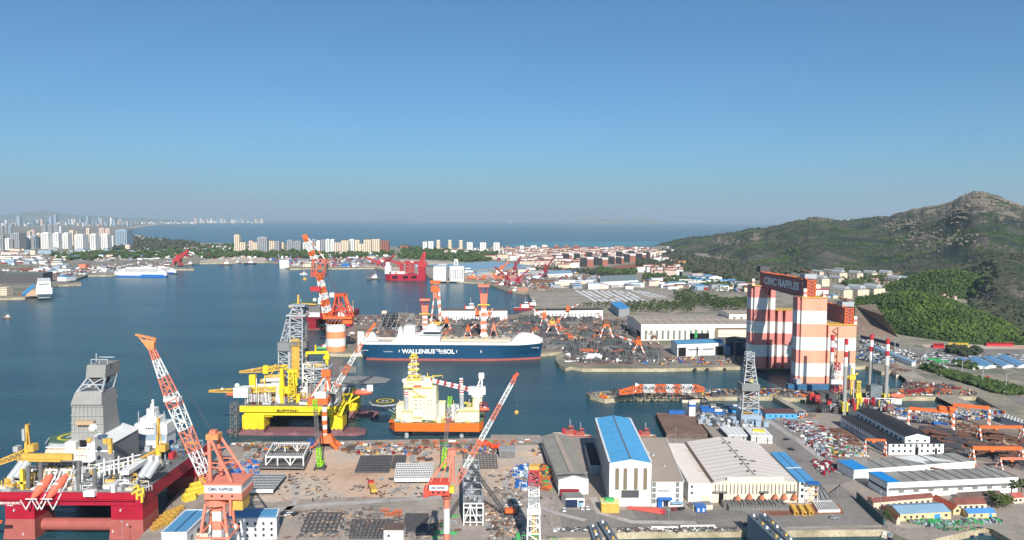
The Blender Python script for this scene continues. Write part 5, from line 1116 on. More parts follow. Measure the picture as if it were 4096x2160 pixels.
# ---------------------------------------------------------------- cream and orange accommodation jack-up
def jackup():
 Y0=605.0;q=zr(1400,1400,3.67);A=Pl(Y0,q);XL,XR=A.p(650,0).x,A.p(1900,0).x
 t=thing('accommodation_rig','cream accommodation jack-up rig on an orange hull with octagonal helideck','oil rig',((XL+XR)/2,Y0+24,0));W=lambda mb,n:mb.build(n,t,world=True)
 OR=mat('hull_orange',C(232,110,40),.45,var=.04,size=12);CR=mat('rig_cream',C(244,234,190),.6,var=.04,size=10);OL=mat('olive_trim',C(190,176,90),.7,var=.08)
 zt,zb_=A.p(0,1065).z,A.p(0,1190).z
 W(MB(OR).prism([(XL,Y0),(XR,Y0),(XR+3,Y0+8),(XR+3,Y0+44),(XL+4,Y0+48),(XL-6,Y0+36),(XL-6,Y0+12)],zb_,zt,OR,mat('deck_green',C(110,130,90),.8)),'hull');W(box3(A.p(560,1078),A.p(655,1065),Y0+3,Y0+10,OR),'hull_bracket')
 def B(Xa,Ya,Xb,Yb,y0,y1,n,m=CR):return W(box3(A.p(Xa,Ya),A.p(Xb,Yb),Y0+y0,Y0+y1,m),n)
 B(910,1050,1252,575,6,30,'accommodation_block');B(770,905,912,575,9,26,'accommodation_block');B(770,578,1190,492,7,28,'top_storey');B(660,1065,765,850,8,24,'side_block');B(758,1066,905,905,1,10,'leg_housing');B(1582,1062,1895,900,1,14,'leg_housing');B(905,1060,1050,1000,2,6,'lower_deckhouse');B(1255,1055,1290,830,8,22,'service_block',GALV);B(1285,1058,1380,825,8,20,'service_block')
 B(765,586,1200,574,5.5,6.9,'walkway',OL);B(755,914,910,904,.5,1,'walkway',OL);B(1578,908,1898,898,.5,1,'walkway',OL);B(915,1003,1060,993,1,2,'walkway',OL);B(910,725,1100,700,5.6,6,'balcony',OL)
 for r_,Yy in enumerate((765,825,883)):
  for X in (945,962,1025,1075,1138,1186)[:6 if r_<2 else 5]:W(box3(A.p(X-6,Yy+7),A.p(X+6,Yy-7),Y0+5.7,Y0+6,GLASS),'window')
 for i in range(6):W(box3(A.p(808+i*20,530),A.p(820+i*20,516),Y0+6.7,Y0+7,GLASS),'window')
 mb=MB(OL);mb.bar(A.p(905,600,5.4),A.p(960,655,5.4),.6);mb.bar(A.p(960,655,5.4),A.p(1050,715,5.4),.6);W(mb,'outside_stair');W(box3(A.p(915,566),A.p(1035,546),Y0+6.6,Y0+7,REDP),'red_sign')
 for X,Yt,dy in ((827,582,5),(1640,548,7),(1632,405,38),(860,640,40)):
  P0=Pl(Y0+dy,q);x=P0.p(X,0).x;zT=P0.p(0,Yt).z;mb=MB(STEEL2);mb.tube((x,Y0+dy,-3),(x,Y0+dy,zT-5),1.75,GALV,n=14)
  for k in range(5):mb.tube((x,Y0+dy,zT-5+k),(x,Y0+dy,zT-4+k),1.75,[W_WHITE,REDP,W_WHITE,REDP,W_WHITE][k],n=14)
  W(mb,'leg')
 M0=Pl(Y0+18,q);mb=MB(OL);mb.lattice(M0.p(940,420),M0.p(940,70),5,3.6,9,.3,[W_CREAM]);W(mb,'mast')
 for Y_,w_ in ((380,9),(290,8.5),(212,8.5),(115,7),(78,5)):c=M0.p(940,Y_);W(MB(YEL).box(tuple(c),(w_,6,1)),'mast_platform')
 for X,Y_,r_ in ((812,430,2.1),(966,430,2.1),(1142,425,2.1),(875,245,1.5),(873,332,1.4),(992,272,.9),(992,355,.9)):W(MB(W_WHITE).ball(M0.p(X,Y_,-6 if r_>2 else -1),r_,n=12,k=8),'radome')
 c=Pl(Y0+26,q).p(515,745);helideck(t,c,12.4,m=mat('helideck_dark',C(72,80,76),.7,var=.05));mb=MB(GALV)
 for dx,dy in ((-8,-4),(-2,-7),(5,-7),(8,2),(-6,5)):mb.bar((c.x+dx,c.y+dy,c.z-1.6),(c.x+13,c.y+dy*.3,13),.5)
 mb.bar((c.x-8,c.y-4,c.z-5),(c.x+14,c.y-5,c.z-5),.45);W(mb,'helideck_truss')
 C_=Pl(Y0+12,q);W(MB(CR).tube(C_.p(1868,900),C_.p(1868,680),4.2,n=12),'crane_pedestal');W(MB(W_WHITE).tube(C_.p(1868,680),C_.p(1868,640),5.4,n=12),'crane_turntable');W(MB(W_WHITE).box(tuple(C_.p(1868,640)),(14,8,5.5)),'crane_house')
 mb=MB(W_WHITE);mb.bar(C_.p(1850,600,-2),C_.p(1920,400,-2),1);mb.bar(C_.p(1935,600,-2),C_.p(1938,400,-2),1.3);mb.bar(C_.p(1850,600,2),C_.p(1920,400,2),1);mb.box(tuple(C_.p(1930,410)),(4.5,5,4));mb.bar(C_.p(1875,520),C_.p(1936,520),.8);W(mb,'crane_mast');crane_boom(t,C_.p(1790,585),C_.p(1170,440),2.6,2.2,18,.34,[W_WHITE,REDP],'crane_boom',[0,0,1]*6)
 lifeboat(t,A.p(1900,890,4),A.p(2040,880,4),1.6);lifeboat(t,A.p(1905,930,9),A.p(2035,925,9),1.5);mb=MB(DRED)
 for i in range(4):mb.bar(A.p(1905+i*35,900,5),A.p(1905+i*30,790,5),.6)
 mb.bar(A.p(1900,790,5),A.p(2010,790,5),.6);mb.bar(A.p(1900,840,5),A.p(2020,850,5),.6);W(mb,'davit_frame')
 for X in (1460,1545):mb=MB(W_WHITE);mb.lattice(A.p(X,1050,6),A.p(X,830,6),4,4,6,.25,[W_WHITE]);W(mb,'pipe_tower')
 clutter(t,A.p(1300,0).x,XR-12,Y0+3,Y0+26,zt,34,[W_WHITE,GALV,OL,CR,REDP,W_CREAM],31,7);clutter(t,XL,XR,Y0+2,Y0+4,zt,22,[W_WHITE,GALV,OL,REDP,OL],32,2.4);clutter(t,A.p(1600,0).x,XR,Y0+12,Y0+30,A.p(0,900).z,16,[W_WHITE,GALV,OL,YEL],33,5)
 clutter(t,A.p(775,0).x,A.p(1190,0).x,Y0+8,Y0+24,A.p(0,492).z,18,[W_WHITE,OL,YEL,GALV],34,2.4)
jackup()
# ---------------------------------------------------------------- striped drilling jack-up by the gantry
def drill_jackup():
 q=zr(3296,1480);p=P(3440,1660,0);t=thing('drilling_jackup','dark drilling jack-up rig with four red tipped tubular legs by the gantry','oil rig',p);W=lambda mb,n:mb.build(n,t,world=True)
 pts=[P(3286,1652,2),P(3590,1640,2),P(3592,1588,2),P(3310,1592,2)];mb=MB(STEEL);mb.prism(pts,0,6);W(mb,'hull');mb=MB(mat('rig_deck_dark',C(64,72,74),.8));mb.prism([p_+Vector((0,2,0))for p_ in pts],6,6.4);W(mb,'main_deck')
 for u,vt,vb in ((3376,1355,1640),(3542,1354,1606),(3322,1340,1596),(3478,1338,1585)):
  b_=P(u,vb,5);zT=HZ(b_,vt);sc_=b_.y/F;r=7.6*sc_;mb=MB(GALV);L_=zT-5;mb.tube((b_.x,b_.y,-2),(b_.x,b_.y,zT-26),r,mat('worn_leg_steel',C(164,162,156),.6,var=.1,size=3,streak=1),n=16)
  for i,(h0,h1,m)in enumerate(((26,17,W_WHITE),(17,12,REDP),(12,5.5,W_WHITE),(5.5,0,REDP))):mb.tube((b_.x,b_.y,zT-h0),(b_.x,b_.y,zT-h1),r,m,n=16)
  W(mb,'leg');mb=MB(YEL)
  for a in range(4):mb.box((b_.x+math.cos(a*math.pi/2+.8)*r*1.5,b_.y+math.sin(a*math.pi/2+.8)*r*1.5,4),(1.6,1.6,9))
  W(mb,'jacking_frame')
 b_=P(3430,1632,6);W(MB(YEL).tube((b_.x,b_.y,4),(b_.x,b_.y,HZ(b_,1592)),1.4,n=10),'crane_pedestal');z=HZ(b_,1592);mb=MB(YEL);mb.box((b_.x,b_.y,z),(5,4,5));mb.lattice((b_.x,b_.y,z+5),(b_.x,b_.y,z+16),3,2.4,4,.25,[YEL]);mb.box((b_.x,b_.y,z+15),(4,3,1.2));W(mb,'crane_tower')
 b_=P(3405,1580,6);mb=MB(YEL);mb.box((b_.x,b_.y,22),(6,4,4));mb.bar((b_.x,b_.y,6),(b_.x,b_.y,34),1.2);mb.bar((b_.x-6,b_.y,24),(b_.x+6,b_.y,28),1.2);W(mb,'crane')
 b_=P(3345,1600,6);mb=MB(REDP);mb.lattice((b_.x,b_.y,6),(b_.x,b_.y,HZ(b_,1450)),8,3.4,10,.3,[W_WHITE,REDP,W_WHITE]);W(mb,'derrick');W(MB(W_WHITE).box((b_.x-2,b_.y-6,HZ(b_,1530)),(13,3,4)),'sign_board')
 for u in (3505,3512):b_=P(u,1590,6);mb=MB(GALV);mb.lattice((b_.x,b_.y,6),(b_.x,b_.y,HZ(b_,1502)),1.6,1.2,10,.15,[GALV]);W(mb,'vent_mast')
 b_=P(3580,1615,6);lifeboat(t,(b_.x-5,b_.y,14),(b_.x+9,b_.y,14),2.4);W(MB(W_WHITE).box((b_.x,b_.y,6),(10,5,5)),'davit_house');b_=P(3300,1600,6);W(MB(STEEL).box((b_.x,b_.y,6),(16,16,8)),'machinery_house')
 b_=P(3508,1595,6);W(MB(mat('grey_deckhouse',C(120,130,134),.6)).box((b_.x,b_.y,6),(18,10,14)),'deckhouse');b_=P(3490,1618,6);mb=MB(W_WHITE)
 for i in range(8):mb.bar((b_.x-14+i*5,b_.y,6),(b_.x-14+i*5,b_.y,12),.5)
 mb.bar((b_.x-14,b_.y,12),(b_.x+21,b_.y,12),.6);W(mb,'pipe_rack')
 x0,x1,y0,y1=P(3300,1640,6).x,P(3580,1640,6).x,P(3440,1648,6).y,P(3440,1592,6).y
 clutter(t,x0,x1,y0+3,y1,6.4,75,[STEEL2,W_WHITE,REDP,DRED,GALV,STEEL2,YEL,STEEL,REDP],41,7)
drill_jackup()
# ---------------------------------------------------------------- dark red rig half hidden behind the drum crane
def far_rig():
 q=zr(800,1160);A=Pl(1213,q);t=thing('drilling_rig','dark crimson drilling rig half hidden behind the drum crane','oil rig',(A.p(1560,0).x,1250,0));W=lambda mb,n:mb.build(n,t,world=True)
 B=lambda Xa,Ya,Xb,Yb,y0,y1,n,m:W(box3(A.p(Xa,Ya),A.p(Xb,Yb),1213+y0,1213+y1,m),n)
 B(1150,372,1940,300,0,70,'hull',DRED);B(1365,495,1490,372,1,22,'column',DRED);B(1860,470,1935,372,1,22,'column',CRIM);B(1365,495,1490,372,50,68,'column',DRED);B(1200,480,1300,372,50,68,'column',DRED);B(1360,540,1700,500,0,16,'pontoon',RUSTR);B(1700,540,2000,505,0,16,'pontoon',RUSTR)
 B(1400,300,1545,190,2,30,'module_house',STEEL2);B(1500,195,1545,110,10,24,'bridge',W_WHITE);B(1400,345,1545,290,-2,1,'davit_frame',W_WHITE);B(1480,130,1530,60,30,50,'derrick_base',GALV);c=A.p(1290,165,20);W(MB(HELI).tube((c.x,c.y,c.z-2),c,22,n=8),'helideck')
 mb=MB(OCHRE);mb.bar(A.p(1268,180),A.p(1268,60),3);mb.bar(A.p(1150,225),A.p(1260,175),2);mb.bar(A.p(1260,175),A.p(1500,185),2.2);W(mb,'yellow_crane');W(MB(OCHRE).bar(A.p(1875,200,10),A.p(1868,55,10),3),'yellow_crane');W(MB(W_WHITE).ball(A.p(1435,145,20),3.4),'radome')
 x0,x1=A.p(1160,0).x,A.p(1930,0).x;clutter(t,x0,x1,1216,1250,A.p(0,300).z,44,[W_WHITE,GALV,STEEL2,OCHRE,STEEL2],51,14)
far_rig()
# ================================================================ the near yard: surfaces
n7=zr(700,1740);n14=zr(1400,1740);n20=zr(2000,1740);n26=zr(2600,1740);n33=zr(3296,1740);m33=zr(3296,1480);m26=zr(2600,1560)
sheet('dirt',[n7(1050,240),n7(1760,200),n14(0,180),n14(2400,130),n20(560,130),n20(540,640),n14(2050,680),n14(1320,800),n14(0,800),n7(1600,830),n7(1250,870),n7(900,830),n7(1000,480)],.03,G_DIRT,3.97)
sheet('pale_strip',[n7(1450,900),n7(2576,850),n14(1180,820),n14(1180,900),n14(0,940),n7(1500,960)],.06,G_CONC,3.97)
sheet('concrete_apron',[n7(1400,960),n14(0,950),n14(1200,910),n14(2250,720),n20(600,790),n20(720,830),n20(700,1200),n20(160,1420),n7(-200,1420),n7(-100,1200),n7(1300,1340)],.03,ground_mat('worn_concrete',[C(150,139,130),C(172,159,148),C(160,148,139),C(184,168,156)],.03),3.97)
sheet('asphalt',[n20(760,960),n20(2576,960),n26(2000,980),n26(2576,560),n33(200,640),n33(420,800),n33(760,1160),n26(1750,1190),n20(1500,1200),n20(800,1200)],.03,G_ASPH,3.97)
sheet('asphalt',[m26(1450,350),m26(1900,380),m26(2576,800),m33(300,1100),m33(600,1352),n33(200,640),n26(2100,640),m26(1750,800),m26(1450,560)],.05,G_ASPH,3.97)
sheet('rust_stained_ground',[n26(1300,950),n26(1560,1040),n26(2500,1010),n33(200,900),n33(0,800),n26(2000,900)],.06,G_RED,3.97)
sheet('quay_edge',[n26(1750,1205),n33(750,1190),n33(740,1160),n26(1760,1180)],.08,G_CONC,3.97);sheet('quay_edge',[n20(1500,1250),n26(1150,1240),n26(1150,1215),n20(1440,1215)],.08,G_CONC,3.97)
sheet('fishing_yard',[n33(900,1160),n33(1650,1100),n33(2576,1000),n33(2576,1290),n33(2060,1190),n33(1300,1200),n33(1000,1200)],.05,G_CONC,3.97)
sheet('scrap_ground',[m26(1730,430),m26(2100,350),m26(2576,560),m33(300,900),m33(560,1110),m33(0,1000),m26(2250,900)],.07,G_YARD,3.97)
ribbon('pale_road',[m26(1640,480),m26(2250,870),m33(100,1180)],5,.1,G_CONC,3.97);ribbon('pale_road',[m26(2180,500),m33(0,760),m33(640,1180)],4,.1,G_CONC,3.97)
sheet('steel_stock_ground',[m33(1000,590),m33(2000,600),m33(2576,820),m33(2576,1300),m33(1700,1090),m33(1200,780)],.05,ground_mat('dark_stock',[C(122,110,102),C(144,130,118),C(134,124,116)],.04),3.97)
ribbon('main_road',[(3690,1400),(3860,1490),(4010,1560),(4200,1660)],17,.12,G_ASPH);ribbon('service_road',[(3560,1440),(3700,1545),(3900,1640),(4100,1720)],22,.1,G_CONC)
# ================================================================ near halls
PALEW=mat('cool_white_cladding',C(234,233,230),.55,var=.06,size=7,streak=1)
h=Hall('workshop_hall','grey roofed workshop hall left of the tall blue roofed hall',(2234,1980),(2353,1977),1917,(2169,1745),PALEW,mat('mottled_roof',C(150,146,136),.8,var=.1,size=12),'gy',2.4)
h.panel('f',.02,.98,13.5,15,STEEL2,'window_strip');h.wrow('l',.05,.98,14,4,7,.6,NAVY);h.panel('l',0,1,0,2,NAVY,'plinth')
for i in range(7):h.rline(.02,.02+i*.14,.5,.15+i*.14,.5,SEAM);h.rline(.98,.02+i*.14,.5,.15+i*.14,.5,SEAM);h.rline(0,.14+i*.14,1,.14+i*.14,.4,STEEL2)
h.rline(.5,.05,.5,.95,3.4,R_TAUPE,'ridge_vent',.2)
h=Hall('blue_roof_hall','tall white hall with bright blue translucent roof',(2436,2026),(2603,2025),1850,(2383,1674),PALEW,mat('bright_blue_roof',C(84,174,226),.45,var=.10,size=5),'gy',2.2)
for X in (1478,1582,1718,1838):h.panel('f',(X-1405)/535,(X+50-1405)/535,h.h*.38,h.h*.87,mat('brown_glass',C(128,116,96),.4,var=.1,size=1),'window')
h.panel('f',.29,.71,5.6,h.h*.37,STEEL,'open_gate',.3);h.panel('f',.29,.49,.2,5.4,PALEW,'gate_leaf',.5);h.panel('f',.50,.71,.2,5.4,PALEW,'gate_leaf',.5)
for i in range(16):h.panel('l',.02+i*.061,.028+i*.061,0,h.h-.5,STEEL2,'cladding_rib',.25)
for i in range(14):h.rline(0,.05+i*.07,.5,.05+i*.07,.9,R_PALEB,'roof_light');h.rline(1,.05+i*.07,.5,.05+i*.07,.9,R_PALEB,'roof_light')
h.rline(.5,0,.5,1,.9,STEEL2,'ridge_cap',.15)
for a in (.0,1.0):h.rline(a,0,a,1,1.3,W_WHITE,'parapet',.3)
h.rline(0,1,1,1,1.3,W_WHITE,'parapet',.5);h.rline(.05,.01,.95,.01,.6,W_GREY,'roof_seam')
h=Hall('lean_to_hall','lower white hall with taupe flat roof right of the blue roof',(2606,2026),(2731,2026),1926,(2558,1753),PALEW,R_TAUPE,'flat')
for X in (1950,2255):
 for k in range(4):h.panel('f',(X-1945)/407,(X+48-1945)/407,2+k*3.5,4.8+k*3.5,GLASSM)
h.panel('r',0,1,h.h-.4,h.h+.8,PALEW,'parapet',.5);h.panel('f',0,1,h.h,h.h+.5,PALEW,'parapet');h.panel('f',.19,.33,.1,5,BLUEP,'porch',2.5);h.panel('f',.38,.54,.1,3.6,GLASS,'doorway');h.panel('f',.18,.64,5,6,BLUEP,'porch_roof',3.2);h.panel('f',.62,1,2.4,3.2,R_PALEB,'canopy',2.5)
for i in range(9):MB(STEEL2).box(tuple(h.L(.22+i*.042,0,9.6)+Vector((0,-.3,0))),(.5,.3,.8)).build('wall_letter',h.t)
for a,b_,s in ((.1,.62,3),(.3,.55,1.6),(.55,.3,1)):MB(GALV).box(tuple(h.L(a,b_,h.h+.5)),(s,s*2,1)).build('roof_unit',h.t)
h=Hall('white_hall','white fronted hall with rust streaked cream roof',(2753,2007),(2848,2010),1934,(2662,1775),PALEW,mat('cream_roof',C(232,220,208),.65,var=.03,size=20),'flat')
rs=MB(mat('rust_streak',C(206,160,106),.8,var=.2,size=3))
for i in range(16):
 b_=.12+i*.045;a=U(.6,.8);p=[h.L(1,b_,h.h+.56),h.L(a,b_+.006,h.h+.56),h.L(1,b_+U(.012,.022),h.h+.56)];rs.add(p,[(0,1,2)])
rs.build('rust_stain',h.t);h.wrow('f',.08,.2,1,5,6.6,.8);h.wrow('f',.08,.2,1,9,10.6,.8);h.panel('f',.55,.92,.2,4.4,W_CREAM,'roller_door');h.panel('l',0,1,2,2.8,STEEL2,'gutter');h.wrow('l',.02,.98,22,4,11,.5,STEEL2,'louvre')
h=Hall('beige_hall','very wide beige hall with seamed pale roof in the foreground',(2849,2010),(3186,2009),1930,(2741,1769),BEIGE,R_PALE,'gy',4.2)
for i in range(11):h.rline(0,.04+i*.085,.5,.04+i*.085,.5,SEAM);h.rline(1,.04+i*.085,.5,.04+i*.085,.5,SEAM)
h.rline(.5,0,.5,1,.9,SEAM,'ridge_cap',.15);h.rline(.004,0,.004,1,1.6,R_BRN,'valley_gutter',.2)
h.wrow('f',.01,.99,22,5.4,11.6,.32,STEEL2,'window');h.panel('f',.17,.84,h.h-.6,h.h+3.6,BEIGE,'parapet',.5)
for a,b_ in ((.075,.13),(.565,.605)):h.panel('f',a,b_,.1,6.2,DARK,'doorway',.3)
for a,b_ in ((.0,.17),(.55,.66),(.88,.99)):h.panel('f',a,b_,6.6,7.2,STEEL2,'door_canopy',1.6)
for b_ in (.1,.27,.44,.6,.82):
 for a in (.46,.54):MB(STEEL).box(tuple(h.L(a,b_,h.rz(a,b_))),(1.2,1.2,.9)).build('roof_vent',h.t)
for a in (.52,.63):MB(STEEL).box(tuple(h.L(a,.37,h.rz(a,.37))),(5,1.2,.5)).build('roof_hatch',h.t)
h=Hall('blue_roof_annex','narrow white annex with blue roof along the beige hall',(3194,2010),(3257,2007),1929,(3082,1812),PALEW,mat('annex_blue_roof',C(84,156,204),.5,var=.05,size=8),'flat')
h.panel('f',.12,.3,3,5,GLASS);h.panel('f',.12,.3,7,9,GLASS);h.panel('f',.12,.3,11,13,GLASS);h.rline(.5,.02,.5,.98,.5,NAVY,'ridge_line');h.rline(0,.42,1,.42,2.5,W_WHITE,'gap_cover',.2)
mb=MB(W_CREAM);a=h.L(.42,0)+Vector((0,-3,0));b_=h.L(1.08,0)+Vector((0,-3,0))
for k in range(5):mb.bar(a+Vector((0,0,k*3)),b_+Vector((0,0,k*3)),.3);mb.bar((a if k%2 else b_)+Vector((0,0,k*3)),(b_ if k%2 else a)+Vector((0,0,min(12,k*3+3))),.35,OCHRE)
for c in (a,b_,(a+b_)/2):mb.bar(c,c+Vector((0,0,13)),.3)
mb.build('stair_tower',h.t);MB(BLUEP).box(tuple((a+b_)/2+Vector((0,0,13))),((b_-a).length+1,5,.6)).build('stair_roof',h.t)
# black roofed factory
h=Hall('black_roof_factory','long white factory with black stepped roof and gabled front',(3554,1820),(3774,1819),1775,(3364,1664),PALEW,mat('black_roof',C(50,50,54),.75,var=.07),'flat')
for z in (2,6.2):h.wrow('f',.03,.97,9,z,z+2,.35)
for z in (2,6.4):h.wrow('l',.02,.98,24,z,z+3,.4)
h.panel('f',.48,.54,.1,6,DARK,'doorway');h.panel('f',.84,.88,.1,5,DARK,'doorway')
mb=MB(PALEW);zc,zr_=8.2,10.6;q=[h.L(.285,-.004),h.L(.735,-.004),h.L(.735,.985),h.L(.285,.985)];mb.hexa([p+Vector((0,0,h.h+.4))for p in q],[p+Vector((0,0,h.h+5.2))for p in q])
a,b_=h.L(.285,-.004,h.h+5.2),h.L(.735,-.004,h.h+5.2);mb.add([a,b_,(a+b_)/2+Vector((0,0,2.4))],[(0,1,2)]);mb.build('clerestory',h.t)
mb=MB(MATS['black_roof']);e=[h.L(.28,-.004,h.h+5.3),h.L(.51,-.004,h.h+7.8),h.L(.74,-.004,h.h+5.3),h.L(.28,.99,h.h+5.3),h.L(.51,.99,h.h+7.8),h.L(.74,.99,h.h+5.3)];mb.add(e,[(0,1,4,3),(1,2,5,4)]);mb.build('clerestory_roof',h.t)
for i in range(11):
 p,q_=h.L(.283,.05+i*.085,h.h+2),h.L(.283,.09+i*.085,h.h+2);m2=MB(GLASS);m2.bar(p,q_,.3,None,1.8);m2.build('window',h.t)
for i in range(3):m2=MB(GLASS);m2.bar(h.L(.34+i*.14,-.008,h.h+2.4),h.L(.39+i*.14,-.008,h.h+2.4),.3,None,1);m2.build('window',h.t)
# low mottled roofs
ROOFM=mat('patched_roof',C(158,156,148),.8,var=.16,size=26)
def mottled(label,fl,fr,vt,back,nb,seed):
 h=Hall('low_hall',label,fl,fr,vt,back,PALEW,ROOFM,'flat',rect=False);random.seed(seed)
 b3=h.panel('f',0,1,h.h-1.2,h.h+.7,PALEW,'fascia',.4);mb=MB(BLUEP);mb.hexa([h.L(0,0,h.h+.5),h.L(.10 if nb>4 else .12,0,h.h+.5),h.L(.10 if nb>4 else .12,1,h.h+.5),h.L(0,1,h.h+.5)],[h.L(0,0,h.h+.9),h.L(.1 if nb>4 else .12,0,h.h+.9),h.L(.1 if nb>4 else .12,1,h.h+.9),h.L(0,1,h.h+.9)],mat('vivid_blue_roof',C(30,140,212),.45,var=.05));mb.build('blue_roof_end',h.t)
 for i in range(nb):
  c=.14+(i+.5)*.86/nb;w_=.43/nb
  for a,b_,c2,d in ((c-w_,0,c,.95),(c+w_,0,c,.95),(c-w_,1,c,.1),(c+w_,1,c,.1)):h.rline(a,b_,c2,d,.5,SEAM)
  h.rline(c,0,c,1,1.3,STEEL2,'ridge_vent',.25);h.rline(c+w_,0,c+w_,1,.7,STEEL,'roof_joint',.2)
 return h
h=mottled('long low hall with patched roof and short blue end, farther one',(3414,1919),(3898,1881),1884,(3349,1847),4,1)
mb=MB(W_WHITE);mb.add([h.L(.46,.98,h.h+.75),h.L(.70,.98,h.h+.75),h.L(.86,.02,h.h+.75),h.L(.62,.35,h.h+.75),h.L(.6,.02,h.h+.75)],[(0,1,2,3),(0,3,4)]);mb.build('white_roof_patch',h.t)
h=mottled('long low hall with window band and blue end, nearer one',(3547,1992),(4069,1968),1935,(3475,1893),5,2)
h.panel('f',.01,.99,h.h-4.6,h.h-3,STEEL2,'window_strip');h.wrow('f',.05,.95,8,3,4.8,.36,GLASSM);h.panel('l',.02,.98,h.h*.45,h.h*.6,STEEL,'window_strip')
# fishing village sheds
YW=mat('yellowish_wall',C(216,194,150),.8,var=.08)
h=Hall('net_shed','yellowish shed with pale blue gable roof by the fishing quay',(3600,2085),(3804,2075),2057,(3538,2018),YW,R_PALEB,'gx',2.2);h.wrow('f',.04,.5,4,1.6,3,.35);h.panel('f',.67,.78,.1,3.4,R_BLUE,'door');h.wrow('f',.85,.95,1,1.6,3,.5)
h=Hall('net_shed','small yellowish shed with bright blue roof at the right',(3872,2076),(3984,2073),2055,(3843,2033),YW,mat('cornflower_roof',C(86,144,204),.5,var=.06),'gx',1.6);h.panel('f',.75,.85,.1,3,R_BLUE,'door');h.wrow('f',.1,.6,2,1.4,2.6,.3)
h=Hall('village_house','long red roofed row house behind the pale blue shed',(3492,2036),(3735,2014),2012,(3470,1994),W_CREAM,R_RED,'gx',1.8);h.wrow('f',.1,.95,9,1,2.4,.4)
h=Hall('village_house','narrow red roofed house with gable turned to the quay',(3812,2060),(3846,2058),2040,(3726,1994),YW,mat('orange_tile_roof',C(168,84,62),.85,var=.12,size=4),'gy',2.6);h.wrow('f',.3,.7,1,1.8,3.2,.8)
h=Hall('village_house','hipped maroon roofed house behind the blue shed',(3822,2040),(3946,2036),2020,(3800,1994),W_CREAM,R_RED,'gx',2.4);h.wrow('f',.05,.95,5,1,2.4,.4)
h=Hall('village_house','long grey and maroon roofed house under the low hall',(3850,2012),(4010,2002),1992,(3826,1970),W_PINK,R_BRN,'gx',1.6);h.wrow('f',.05,.95,8,1,2.2,.3)
h=Hall('village_house','cream house with pinkish red roof at the right edge',(4052,2015),(4094,2012),1993,(4034,1972),W_CREAM,mat('coral_roof',C(190,100,90),.85,var=.1),'gx',1.8);h.wrow('f',.1,.9,2,1.2,2.8,.5)
h=Hall('village_house','small red roofed house beside the long green wall',(3586,2100),(3600,2096),2080,(3520,2032),W_CREAM,R_RED,'gy',2)
h=Hall('village_house','maroon roofed wing at the head of the green wall',(3480,2010),(3500,2010),1998,(3462,1994),W_CREAM,R_RED,'gy',1.5)
t=thing('boundary_wall','long dark green wall running down to the fishing quay','wall',P(3430,2000));mb=MB(mat('green_wall',C(62,96,96),.7));a,b_=P(*n33(425,830)),P(*n33(775,1170));d=(b_-a).normalized();nn=Vector((-d.y,d.x,0))*.5
mb.hexa([a-nn,b_-nn,b_+nn,a+nn],[x+Vector((0,0,4.2))for x in (a-nn,b_-nn,b_+nn,a+nn)]);mb.build('wall',t,world=True);MB(STEEL).bar(a+Vector((0,0,4.4)),b_+Vector((0,0,4.4)),.8).build('coping',t,world=True)
# office building, lower left
OBL=mat('office_blue_roof',C(90,150,190),.5,var=.04,size=12)
h=Hall('office_building','white three storey office with dusty blue roof, lower left',(905,2160),(1107,2157),2075,(920,2040),PALEW,OBL,'flat',rect=False)
for k in range(3):h.wrow('f',.18,.98,5,1.6+k*3.3,3.2+k*3.3,.3)
h.wrow('r',.1,.9,4,1.6,3.2,.35);h.wrow('r',.1,.9,4,5,6.6,.35);h.rline(0,0,1,0,.8,W_WHITE,'parapet',.1);h.rline(1,0,1,1,.8,W_WHITE,'parapet',.1);h.rline(0,1,1,1,.8,W_WHITE,'parapet',.1)
t=thing('office_wing','blue roofed white office wing running toward the lower left edge','building',P(646,2131,14));zt=14.0;pa,pb,pc,pd=P(646,2131,zt),P(746,2130,zt),P(838,2040,zt),P(744,2040,zt)
mb=MB(PALEW);mb.hexa([Vector((p.x,p.y,4))for p in (pa,pb,pc,pd)],[Vector((p.x,p.y,zt-.6))for p in (pa,pb,pc,pd)]);mb.build('wall',t,world=True);mb=MB(OBL);mb.hexa([Vector((p.x,p.y,zt-.6))for p in (pa,pb,pc,pd)],[Vector((p.x,p.y,zt))for p in (pa,pb,pc,pd)]);mb.build('roof',t,world=True)
m2=MB(W_WHITE)
for p,q_ in ((pa,pb),(pb,pc),(pc,pd),(pd,pa)):m2.bar(p,q_,.7,None,.6)
m2.build('parapet',t,world=True);MB(NAVY).bar((pa+pb)/2+Vector((0,0,.05)),(pc+pd)/2+Vector((0,0,.05)),.6,None,.2).build('ridge_line',t,world=True)
for k in range(3):
 c=pb+(pc-pb)*(.2+.28*k);MB(GLASS).box((c.x+.1,c.y,8),(.3,2.6,2)).build('window',t,world=True)
h=Hall('site_cabin','brown roofed white block beside the crane legs, lower left',(768,2160),(835,2160),2133,(790,2100),W_CREAM,R_BRN,'flat')
h=Hall('site_office','small white site office with brown roof among steel grids',(1535,2162),(1613,2162),2122,(1542,2094),PALEW,R_BRN,'flat',rect=True);h.wrow('f',.18,.32,1,2,3.4,.9)
h=Hall('canteen','dark roofed navy site office with three parked cars',(2262,2030),(2338,2029),1994,(2246,1972),W_WHITE,R_GREY,'flat');h.panel('f',0,.62,.1,h.h-.8,NAVY,'navy_front',.3);h.panel('f',.68,.95,h.h*.52,h.h*.75,GLASS);h.panel('f',.1,.48,.3,3,GLASSM);h.panel('f',.65,.9,.3,3,R_PALEB,'poster');
h=Hall('gatehouse','low flat cream store in front of the white hall',(2772,2042),(2851,2038),2024,(2757,2010),W_CREAM,R_GREY,'flat')
h=Hall('dark_lean_to','dark roofed narrow building in the shade of the tall hall',(2362,1898),(2400,1896),1861,(2340,1775),W_BLUEG,R_DARK,'flat')
